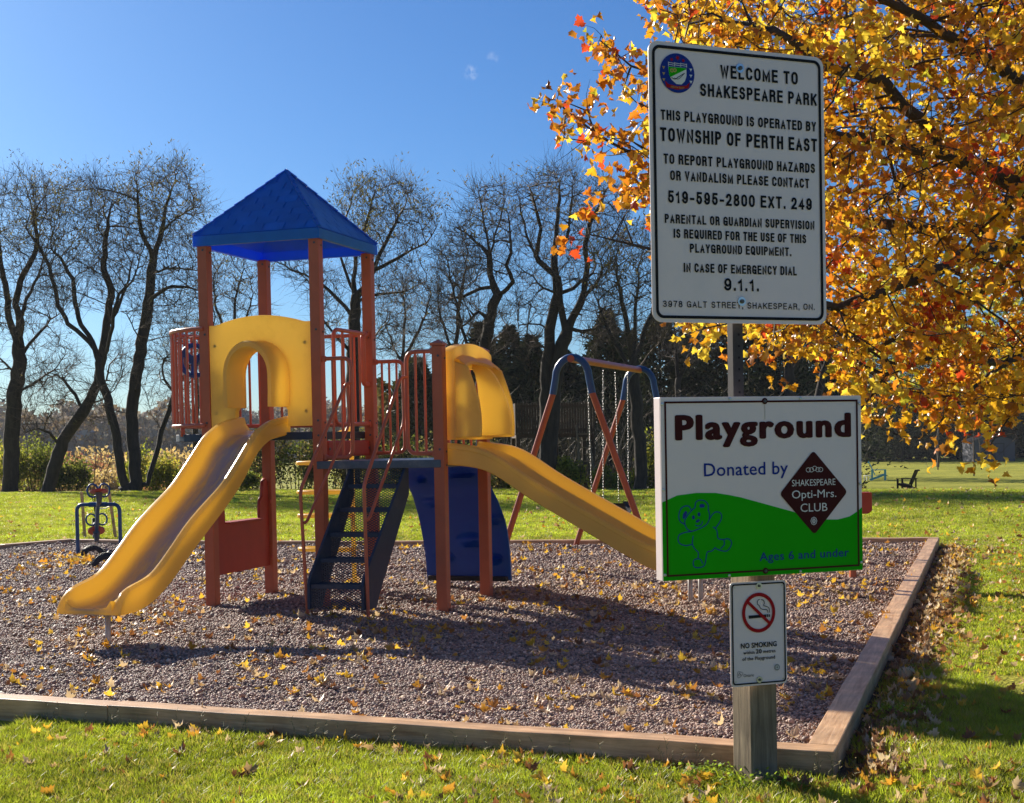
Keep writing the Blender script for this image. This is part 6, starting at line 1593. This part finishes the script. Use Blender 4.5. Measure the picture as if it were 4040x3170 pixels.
for u, D, w_, h, cols, lab in ((905, 47, 1.9, 1.3, OL, 'low olive bush just right of the first tower post'), (1010, 50, 2.4, 3.0, DK + YG[:1], 'dark bush behind the tower, left part'), (1160, 49, 2.4, 3.2, DK + OL, 'dark bush behind the tower, right part'), (1300, 48, 2.0, 2.6, DK + YG[:1], 'dark bush right behind the stair handrail'), (1440, 50, 2.6, 3.0, DK + YG[1:2], 'dark bush behind the stairs with yellow leaves'), (1570, 47, 2.0, 2.4, DK + OL, 'dark bush behind the gap by the climbing wall'), (1720, 50, 2.6, 3.2, DK, 'dark bush behind the low deck'),
                          (1860, 48, 2.4, 3.0, DK + OL[:1], 'dark bush behind the yellow hood'), (2010, 47, 2.2, 2.2, DK + OL, 'dark bush under the double slide'), (2105, 44, 1.4, 1.1, YG + OL, 'low green bush below the double slide'), (2252, 42, .95, 1.3, YG, 'small bright yellow-green bush beside the ladder'), (2395, 43, 1.5, 1.0, YG + TAN[:1], 'low yellow-green bush between swing chains'), (2440, 44, 1.3, 1.2, YG + RUST[:1], 'low sparse bush left of the fan-shaped tree'), (2600, 43, 1.5, 2.4, YG + OL, 'tall yellow-green bush at the sign edge'), (3330, 76, 2.2, 1.1, OL + RUST[:1], 'low bush left of the dark armchair')):
    i += 1; brush('bush', lab, u, D, w_, h, 3400, cols, 'bush', gD, .07, 50 + i)
# dense undergrowth of the dark wood, one mass
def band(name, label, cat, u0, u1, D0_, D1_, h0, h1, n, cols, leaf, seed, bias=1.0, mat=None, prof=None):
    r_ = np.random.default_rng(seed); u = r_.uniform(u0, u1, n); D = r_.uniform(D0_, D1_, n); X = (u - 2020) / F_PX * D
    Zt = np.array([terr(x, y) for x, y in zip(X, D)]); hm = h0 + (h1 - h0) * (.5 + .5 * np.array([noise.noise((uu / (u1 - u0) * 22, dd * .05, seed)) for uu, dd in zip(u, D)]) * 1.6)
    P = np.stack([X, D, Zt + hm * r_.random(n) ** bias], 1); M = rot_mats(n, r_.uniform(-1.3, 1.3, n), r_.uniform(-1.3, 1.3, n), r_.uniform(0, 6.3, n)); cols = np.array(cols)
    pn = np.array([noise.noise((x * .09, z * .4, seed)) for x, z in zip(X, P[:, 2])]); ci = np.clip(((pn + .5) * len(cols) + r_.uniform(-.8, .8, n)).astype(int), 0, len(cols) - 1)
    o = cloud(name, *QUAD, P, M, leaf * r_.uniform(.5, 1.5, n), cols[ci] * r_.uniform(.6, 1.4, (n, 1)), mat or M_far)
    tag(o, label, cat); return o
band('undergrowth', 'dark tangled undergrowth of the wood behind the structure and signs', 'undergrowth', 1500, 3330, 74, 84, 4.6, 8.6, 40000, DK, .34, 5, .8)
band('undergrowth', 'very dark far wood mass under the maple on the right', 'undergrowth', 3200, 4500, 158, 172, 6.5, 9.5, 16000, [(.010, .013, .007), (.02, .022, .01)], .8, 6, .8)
band('far_woods', 'distant grey-brown leafless woods along the left horizon', 'woods', -900, 1750, 250, 275, 6.5, 12.5, 30000, [(.30, .27, .26), (.36, .31, .28), (.42, .31, .20), (.32, .30, .30)], .95, 7, .85)
band('far_woods', 'distant brownish woods beyond the middle and right', 'woods', 1750, 5200, 255, 280, 7, 11, 22000, [(.07, .06, .045), (.10, .08, .05), (.06, .06, .03)], 1.0, 8, .85)
band('meadow_grass', 'tall tan autumn grass covering the lower meadow', 'meadow grass', -900, 900, 66, 240, .5, 1.1, 26000, TAN + [(.16, .17, .05)], .38, 9, 1.0)
# bare understory twigs inside the dark wood
r_ = random.Random(77); Sa, Sb, Ra, Rb = [], [], [], []
for k in range(900):
    u = r_.uniform(1950, 3330); D = r_.uniform(50, 62); p = at(u, 1800, D); p.z = terr(p.x, p.y); h = r_.uniform(1.5, 5.5); q = p; d = Vector((r_.uniform(-.3, .3), r_.uniform(-.3, .3), 1)).normalized()
    for j in range(6):
        e = q + d * h / 6; Sa.append(q); Sb.append(e); Ra.append(.022 * (1 - j / 6)); Rb.append(.022 * (1 - (j + 1) / 6) + .002); 
        if j > 1:
            s2 = e + Vector((r_.uniform(-.6, .6), r_.uniform(-.4, .4), r_.uniform(.1, .6))) * h * .14; Sa.append(e); Sb.append(s2); Ra.append(.010); Rb.append(.003)
        q = e; d = (d + Vector((r_.gauss(0, .18), r_.gauss(0, .18), 0))).normalized()
V, Fq = seg_tubes(Sa, Sb, Ra, Rb, 3); me = raw_mesh('understory_twigs', V, Fq, None, 4); me.materials.append(simple('pale_dead_twigs', (.16, .13, .09), .6)); o = link(bpy.data.objects.new('understory', me)); tag(o, 'tangle of thin dead stems in front of the dark wood', 'understory', kind='stuff')

# ================================================================== the maple
r_ = random.Random(5)
mt_base = Vector((7.6, 13.4, Z0)); mp_ = empty('maple_tree', tuple(mt_base)); tag(mp_, 'maple with golden autumn leaves spreading in from the right edge', 'tree')
def A_(u, v, D): return at(u, v, D)
tr0 = [mt_base - Vector((0, 0, .2)), mt_base + Vector((.05, 0, 1.2)), mt_base + Vector((0, -.1, 2.4)), mt_base + Vector((-.1, -.1, 4)), mt_base + Vector((.1, 0, 6)), mt_base + Vector((0, 0, 8))]
limbs = [(tr0, None),
 ([mt_base + Vector((0, -.1, 2.4)), A_(4330, 950, 12.2), A_(4040, 740, 11.2), A_(3768, 623, 10.8), A_(3479, 322, 10.3), A_(3279, 270, 10.0), A_(3050, 120, 9.8), A_(2800, 60, 9.6)], 0),
 ([mt_base + Vector((0, -.1, 2.2)), A_(4300, 1100, 11.8), A_(4040, 950, 10.9), A_(3791, 1009, 10.2), A_(3616, 1108, 9.8), A_(3300, 1213, 9.4), A_(2980, 1260, 9.1), A_(2760, 1300, 9.0)], 0),
 ([A_(3768, 623, 10.8), A_(3500, 560, 10.2), A_(3200, 520, 9.7), A_(2900, 560, 9.4), A_(2640, 620, 9.2), A_(2480, 600, 9.1), A_(2350, 520, 9.0), A_(2240, 440, 8.9), A_(2185, 390, 8.9)], 0),
 ([A_(3050, 120, 9.8), A_(2800, 200, 9.4), A_(2600, 300, 9.2), A_(2480, 260, 9.1), A_(2370, 160, 9.0)], 0),
 ([A_(3300, 1213, 9.4), A_(3000, 1120, 9.2), A_(2700, 1010, 9.0), A_(2500, 970, 8.95), A_(2330, 930, 8.9)], 0),
 ([A_(4300, 1100, 11.8), A_(4180, 1280, 11.2), A_(3960, 1440, 10.8), A_(3760, 1600, 10.5), A_(3640, 1730, 10.4)], 0),
 ([A_(4180, 1280, 11.2), A_(4100, 1480, 10.9), A_(3980, 1660, 10.7), A_(3900, 1760, 10.6)], 0),
 ([A_(3960, 1440, 10.8), A_(3700, 1400, 10.4), A_(3500, 1480, 10.2), A_(3400, 1620, 10.1), A_(3370, 1740, 10.1)], 0),
 ([mt_base + Vector((-.1, -.1, 4)), A_(4300, 500, 11.8), A_(4000, 300, 11.0), A_(3600, 60, 10.4), A_(3200, -150, 9.9)], 0),
 ([A_(4040, 740, 11.2), A_(3900, 900, 12.2), A_(3600, 900, 12.8), A_(3300, 860, 13.0)], 0),
 ([A_(4040, 950, 10.9), A_(3850, 1180, 12.2), A_(3600, 1300, 12.6), A_(3400, 1400, 12.8)], 0),
 ([mt_base + Vector((0, 0, 3)), Vector((9.4, 12.2, 3.9)), Vector((10.8, 11.2, 4.6))], 0), ([mt_base + Vector((0, 0, 3.4)), Vector((8.2, 15.4, 4.4)), Vector((8.6, 16.8, 5.2))], 0), ([mt_base + Vector((0, 0, 4)), Vector((6.4, 15, 5.4)), Vector((5.4, 16.0, 6.2))], 0)]
def poly_att(poly, n, D0_, D1_):
    us = [p[0] for p in poly]; vs3 = [p[1] for p in poly]; out = []
    while len(out) < n:
        u, v = r_.uniform(min(us), max(us)), r_.uniform(min(vs3), max(vs3))
        if inside(u, v, poly): out.append(at(u, v, r_.uniform(D0_, D1_)))
    return out
main = [(2760, -260), (4400, -260), (4400, 1600), (4100, 1530), (4040, 1690), (3990, 1710), (3950, 1570), (3890, 1550), (3850, 1690), (3790, 1700), (3760, 1570), (3720, 1570), (3690, 1700), (3660, 1700), (3620, 1530), (3520, 1490), (3470, 1630), (3430, 1630), (3390, 1470), (3280, 1480), (3160, 1390), (3000, 1340), (2850, 1290), (2740, 1270), (2690, 1150), (2620, 1000), (2600, 800), (2600, 500), (2640, 250), (2680, 60)]
att = poly_att(main, 4600, 9.0, 13.6)
print('maple')
att += poly_att([(2180, 370), (2230, 400), (2330, 480), (2450, 520), (2600, 560), (2620, 800), (2500, 770), (2400, 700), (2290, 590), (2200, 480)], 300, 8.7, 9.7)
att += poly_att([(2350, 150), (2430, 170), (2520, 230), (2640, 330), (2640, 560), (2560, 480), (2440, 330)], 120, 8.7, 9.5)
att += poly_att([(2560, 100), (2680, -80), (2900, -60), (2860, 250), (2700, 200)], 170, 9.0, 10.2)
att += poly_att([(2310, 920), (2380, 900), (2500, 940), (2650, 960), (2650, 1040), (2480, 1000), (2360, 980)], 70, 8.8, 9.3)
for _ in range(700):                                 # the part of the crown outside the picture
    d = Vector((r_.gauss(0, 1), r_.gauss(0, 1), r_.gauss(0, 1))).normalized() * r_.random() ** .4; p = Vector((8.4 + d.x * 3.8, 13.6 + d.y * 3.6, 5.4 + d.z * 3.6))
    if p.z > 1.8: att.append(p)
att = [a for a in att if a.z > .9]
nodes, par, ch, cnt = grow(limbs, att, .17, 1.5, .21, 90, 31, .0, .30)
t_, rad, S = woody(mp_, nodes, par, ch, cnt, .20, .0042, M_mbark, M_mbark, .016)
loc0(t_, mp_)
T2, ends = add_twigs(nodes, par, ch, cnt, r_, 1, .22, 5, -.05, .8, .0028, .25)
V, Fq = seg_tubes([*S[0], *T2[0]], [*S[1], *T2[1]], [*S[2], *T2[2]], [*S[3], *T2[3]], 3)
me = raw_mesh('twigs', V, Fq, None, 4); me.materials.append(M_mbark); o = link(bpy.data.objects.new('twigs', me), mp_); o['kind'] = 'stuff'; loc0(o, mp_)
# leaves
LP = []
for e, d in ends: LP += [e + Vector((r_.gauss(0, .05), r_.gauss(0, .05), r_.gauss(0, .05))) for _ in range(6)]
for i, p in enumerate(nodes):
    if cnt[i] <= 9: LP += [p + Vector((r_.gauss(0, .08), r_.gauss(0, .08), r_.gauss(0, .08) - .02)) for _ in range(4)]
LP = np.array([tuple(p) for p in LP]); kp = np.array([noise.noise((p[0] * 1.9, p[1] * 1.9, p[2] * 2.4)) > -.10 + .25 * random.random() - .12 for p in LP]); LP = LP[kp]; n = len(LP); print('leaves', n)
r9 = np.random.default_rng(99)
pr = [proj(p) for p in LP]; U = np.array([q[0] for q in pr]); Vv = np.array([q[1] for q in pr]); Wd_ = np.array([q[2] for q in pr])
pal = np.array([(.66, .37, .022), (.74, .48, .035), (.50, .25, .015), (.68, .52, .06), (.42, .17, .016), (.42, .40, .035), (.60, .20, .020), (.46, .06, .018), (.26, .11, .02)])
pw_ = np.array([.27, .20, .18, .06, .10, .03, .05, .015, .095])
ci = r9.choice(9, n, p=pw_)
hue = np.array([noise.noise((p[0] * 1.1, p[1] * 1.1, p[2] * 1.1 + 5)) for p in LP])
ci = np.where((hue > .28) & (r9.random(n) < .6), 6, ci); ci = np.where((hue > .42) & (r9.random(n) < .5), 7, ci)
ci = np.where((hue < -.25) & (r9.random(n) < .5), 3, ci); left = U < 2640
ci = np.where(left & (r9.random(n) < .45), r9.choice([6, 4, 2, 7], n, p=[.4, .3, .2, .1]), ci)
redp = (U > 2280) & (U < 2420) & (Vv > 880); ci = np.where(redp & (r9.random(n) < .8), 7, ci)
C = pal[ci] * r9.uniform(.7, 1.2, (n, 1))
S_ = r9.uniform(.040, .080, n)
# leaf hangs from its stalk: tip mostly down and out, faces all ways
M = rot_mats(n, r9.normal(-1.0, .8, n), r9.normal(0, .9, n), r9.uniform(0, 6.3, n))
vis = np.where((U > 2150) & (U < 4040) & (Vv > 0) & (Vv < 1850))[0]
near = vis[np.argsort(Wd_[vis] / S_[vis])[:300]]
mask = np.ones(n, bool); mask[near] = False
shapes = [leaf_shape(.45, .6, 1), leaf_shape(-.5, .9, 2), leaf_shape(.9, -.6, 3)]
sh_i = r9.integers(0, 3, n)
for k in range(3):
    q = mask & (sh_i == k)
    o = cloud('foliage', shapes[k][0], shapes[k][1], LP[q], M[q], S_[q], C[q], M_maple, mp_); loc0(o, mp_)
def leaf_variants(cols, mat, shs, nm):
    out = []
    for k, c in enumerate(cols):
        W, Tt = shs[k % len(shs)]; me = raw_mesh(nm, W, Tt, np.tile(np.array(c)[None], (len(W), 1))); me.materials.append(mat); out.append(me)
    return out
lv = leaf_variants([tuple(pal[k]) for k in (0, 1, 2, 3, 4, 6, 7)], M_maple, shapes, 'leaf')
m2v = {0: 0, 1: 1, 2: 2, 3: 3, 4: 4, 5: 3, 6: 5, 7: 6, 8: 4}
for i in near:
    o = bpy.data.objects.new('leaf', lv[m2v[int(ci[i])]]); COL.objects.link(o); o.parent = mp_
    mw = Matrix(M[i].tolist()).to_4x4() @ Matrix.Scale(float(S_[i]), 4); mw.translation = Vector(LP[i]) - mp_.location; o.matrix_local = mw

# a second yellow tree behind the right end
p = at(3700, 1700, 125); r2 = empty('yellow_tree', (p.x, p.y, terr(p.x, p.y))); tag(r2, 'smaller yellow-green leafy tree glimpsed behind the maple at right', 'tree')
pp = Vector((p.x, p.y, terr(p.x, p.y))); DY = 125
at2 = [];  rr = random.Random(8)
while len(at2) < 650:
    u, v = rr.uniform(3560, 4400), rr.uniform(1060, 1560)
    if ((u - 3980) / 420) ** 2 + ((v - 1300) / 260) ** 2 < 1: at2.append(at(u - 260, v, DY + rr.uniform(-6, 6)))
nodes2, par2, ch2, cnt2 = grow([([pp - Vector((0, 0, .2)), at(3705, 1600, DY), at(3700, 1400, DY), at(3720, 1200, DY)], None)], at2, 1.0, 10, 1.5, 60, 3, .1, .2)
t_, rad, S = woody(r2, nodes2, par2, ch2, cnt2, .12, .03, M_mbark, M_mbark, .04); loc0(t_, r2)
T2, ends2 = add_twigs(nodes2, par2, ch2, cnt2, rr, 1, 1.3, 6, .1, .8, .02)
V, Fq = seg_tubes([*S[0], *T2[0]], [*S[1], *T2[1]], [*S[2], *T2[2]], [*S[3], *T2[3]], 3); me = raw_mesh('twigs', V, Fq, None, 4); me.materials.append(M_mbark); o = link(bpy.data.objects.new('twigs', me), r2); o['kind'] = 'stuff'; loc0(o, r2)
P = np.array([tuple(e) for e, d in ends2]); P = np.repeat(P, 5, axis=0) + r9.normal(0, .5, (len(P) * 5, 3)); n = len(P)
c = np.array([(.42, .40, .04), (.55, .46, .05), (.30, .32, .03)])[r9.integers(0, 3, n)] * r9.uniform(.7, 1.2, (n, 1))
o = cloud('foliage', [(-.5, 0, 0), (.5, 0, 0), (.3, .1, .8), (-.3, .1, .8)], [(0, 1, 2), (0, 2, 3)], P, rot_mats(n, r9.uniform(-1, 1, n), r9.uniform(-1, 1, n), r9.uniform(0, 6.3, n)), r9.uniform(.3, .6, n), c, M_maple, r2); loc0(o, r2)

# ================================================================== fallen leaves
fs = [leaf_shape(1.0, 1.3, 11), leaf_shape(1.5, .5, 12), leaf_shape(.4, .9, 13), leaf_shape(-.9, -1.3, 14)]
CN = {'golden yellow': (.64, .40, .04), 'orange-brown': (.52, .26, .03), 'dark brown': (.26, .11, .04), 'dull tan': (.44, .29, .16), 'pale buff': (.58, .46, .32)}
def cname(c): return min(CN, key=lambda k: sum((a - b) ** 2 for a, b in zip(c, CN[k])))
def lay(X, Y, Z, S, pal_, nm, lab=None, cat=None, grp=None, tilt=.45, lift=.35, n_ind=0):
    n = len(X); C = fall_cols(n, pal_) if isinstance(pal_, str) else pal_
    P = np.stack([X, Y, Z + S * lift * r9.uniform(.0, .8, n)], 1); M = rot_mats(n, r9.normal(0, tilt, n), r9.normal(0, tilt, n), r9.uniform(0, 6.3, n))
    k_ = r9.integers(0, 4, n); dist = np.hypot(X, Y) / S; order = np.argsort(dist); ind = set(order[:n_ind].tolist()); mk = np.ones(n, bool); mk[list(ind)] = False
    if n_ind:
        cc = [tuple(C[i]) for i in order[:12]]; vr = leaf_variants(cc, M_fallen, fs, 'fallen_leaf')
        for j, i in enumerate(order[:n_ind]):
            o = bpy.data.objects.new('fallen_leaf', vr[j % len(vr)]); mw = Matrix(M[i].tolist()).to_4x4() @ Matrix.Scale(float(S[i]), 4); mw.translation = Vector(P[i]); o.matrix_world = mw; link(o); tag(o, cname(cc[j % len(cc)]) + ' ' + lab, cat, grp)
    out = []
    for k in range(4):
        q = mk & (k_ == k)
        if q.sum(): out.append(cloud(nm, fs[k][0], fs[k][1], P[q], M[q], S[q], C[q], M_fallen))
    return out
def visible(X, Y, m_=.04): return np.abs(X) < (.374 + m_) * Y
allf = []
# front lawn strip
n0 = 3200; X = r9.uniform(-2.6, 2.4, n0); Y = r9.uniform(5.2, 7.9, n0); d1, d2 = bed_near(X, Y)
pk = np.clip(np.exp(-d1 / .16) * .9 + .16 + .30 * (X > -.6) + .2 * (X > .6), 0, 1)
ok = (d1 > .02) & visible(X, Y) & (r9.random(n0) < pk * .85); X, Y = X[ok], Y[ok]
allf += lay(X, Y, np.full(len(X), Z0 + .018), r9.uniform(.032, .066, len(X)), 'mix', 'fallen_leaves', 'maple leaf lying in the grass in front of the near timber', 'fallen leaf', 'fallen leaves on the front lawn strip', .5, .35, 90)
# right side litter and lawn
n0 = 2000; t = r9.random(n0) ** 1.1 * 12.9; d2 = np.abs(r9.normal(0, .15, n0)) + .015 + r9.random(n0) * .16; q = np.array(C0)[None] + np.outer(t, rd) - np.outer(d2, rx); X, Y = q[:, 0], q[:, 1]
ok = visible(X, Y); X, Y = X[ok], Y[ok]
allf += lay(X, Y, np.full(len(X), Z0 + .014), r9.uniform(.030, .068, len(X)), 'pale', 'fallen_leaves', 'maple leaf in the litter along the right border timbers', 'fallen leaf', 'fallen leaves along the right timber border', .6, .4, 70)
n0 = 9000; Y = 5.4 + 14 * r9.random(n0) ** 1.1; X = r9.uniform(1.2, 8, n0); d1, d2 = bed_near(X, Y); ok = (d2 > .1) & visible(X, Y) & (r9.random(n0) < .34); X, Y = X[ok], Y[ok]
allf += lay(X, Y, np.full(len(X), Z0 + .025), r9.uniform(.032, .062, len(X)), 'mix', 'fallen_leaves', 'maple leaf lying on the right-hand lawn', 'fallen leaf', 'fallen leaves on the right-hand lawn', .5, .35, 60)
# on the gravel
n0 = 9000; Y = 6.4 + 13.5 * r9.random(n0) ** .8; X = r9.uniform(-.39, .36, n0) * Y
clump = np.array([noise.noise((x * 1.1, y * 1.1, 9)) for x, y in zip(X, Y)])
ok = inside_np(X, Y, BED) & (r9.random(n0) < np.clip(.42 + clump * 1.6 + .15 * (X > -1), .06, 1)); X, Y = X[ok], Y[ok]; Zf = np.array([gz(x, y) for x, y in zip(X, Y)]) + .008
allf += lay(X, Y, Zf, r9.uniform(.022, .070, len(X)), 'mix', 'fallen_leaves', 'maple leaf lying on the gravel of the play area', 'fallen leaf', 'fallen leaves on the gravel', .4, .3, 75)
# gold ones under the seesaw, scattered far ones
X = r9.normal(-5.6, .35, 90); Y = r9.normal(18.0, .5, 90); allf += lay(X, Y, np.array([gz(x, y) for x, y in zip(X, Y)]) + .01, r9.uniform(.05, .08, 90), 'gold', 'fallen_leaves')
n0 = 1500; Y = r9.uniform(19.5, 40, n0); X = r9.uniform(-.38, .38, n0) * Y; ok = ~inside_np(X, Y, BED) & (r9.random(n0) < .4 + .3 * (X > 0)); X, Y = X[ok], Y[ok]
allf += lay(X, Y, np.array([terr(x, y) for x, y in zip(X, Y)]) + .04, r9.uniform(.05, .08, len(X)), 'mix', 'fallen_leaves')
# join the uncounted rest into one
ctx = bpy.context
V_, T_, C_ = [], [], []; base = 0
for o in allf:
    me = o.data; nv = len(me.vertices); a = np.empty(nv * 3, np.float32); me.vertices.foreach_get('co', a); V_.append(a.reshape(-1, 3))
    l_ = np.empty(len(me.loops), np.int32); me.loops.foreach_get('vertex_index', l_); T_.append(l_.reshape(-1, 3) + base); c_ = np.empty(nv * 4, np.float32); me.attributes['col'].data.foreach_get('color', c_); C_.append(c_.reshape(-1, 4)[:, :3]); base += nv
    bpy.data.objects.remove(o)
me = raw_mesh('leaf_litter', np.concatenate(V_), np.concatenate(T_), np.concatenate(C_)); me.materials.append(M_fallen)
o = link(bpy.data.objects.new('leaf_litter', me)); tag(o, 'small scattered maple leaves over lawn and gravel, too many to count', 'leaf litter', kind='stuff')

# ---- weeds along the near border and at the post foot
b = MB(); rw = random.Random(21)
for _ in range(90):
    t = rw.uniform(-.1, 5.2); q = C0 + nd * t - ny * rw.uniform(.03, .12)
    if abs(q.x) > 2.7: continue
    p = Vector((q.x, q.y, Z0)); h = rw.uniform(.05, .15)
    e = p + Vector((rw.gauss(0, .03), rw.gauss(0, .03), h)); b.tube([p, p.lerp(e, .5) + Vector((rw.gauss(0, .006), 0, 0)), e], [.0014, .0011, .0006], 3)
    for k in range(rw.randint(2, 7)):
        s_ = p.lerp(e, rw.uniform(.45, 1)); b.tube([s_, s_ + Vector((rw.gauss(0, .014), rw.gauss(0, .014), rw.uniform(.002, .02)))], [.0018, .0008], 3)
wd = b.build('weeds', simple('dry_weed', (.20, .17, .06), .7), lawn, kind='stuff')
n = 900; a = r9.integers(0, 3, n); cxy = np.array([(1.05, 5.93), (.85, 6.12), (2.02, 7.35)])[a]; X = cxy[:, 0] + r9.normal(0, .10, n); Y = cxy[:, 1] + r9.normal(0, .05, n)
c = np.array([(.13, .21, .02), (.20, .27, .03)])[r9.integers(0, 2, n)] * r9.uniform(.7, 1.2, (n, 1))
o = cloud('clover', [(-.5, 0, 0), (.5, 0, 0), (.4, 1, .2), (-.4, 1, .2)], [(0, 1, 2), (0, 2, 3)], np.stack([X, Y, Z0 + r9.random(n) ** 1.5 * .10], 1), rot_mats(n, r9.normal(0, .5, n), r9.normal(0, .5, n), r9.uniform(0, 6.3, n)), r9.uniform(.008, .018, n), c, M_leaf, lawn)

# ---- thin autumn haze
b = MB(); b.box((0, 590, 7.5), (3600, 2400, 21)); 
hm_ = bpy.data.materials.new('haze_air'); hm_.use_nodes = True; hm_.node_tree.nodes.clear()
ho = hm_.node_tree.nodes.new('ShaderNodeOutputMaterial'); pv = hm_.node_tree.nodes.new('ShaderNodeVolumePrincipled')
pv.inputs['Color'].default_value = (.92, .95, 1, 1); pv.inputs['Density'].default_value = .00022; pv.inputs['Anisotropy'].default_value = .1
hm_.node_tree.links.new(pv.outputs[0], ho.inputs['Volume'])
hz = b.build('haze', hm_); hz['kind'] = 'stuff'
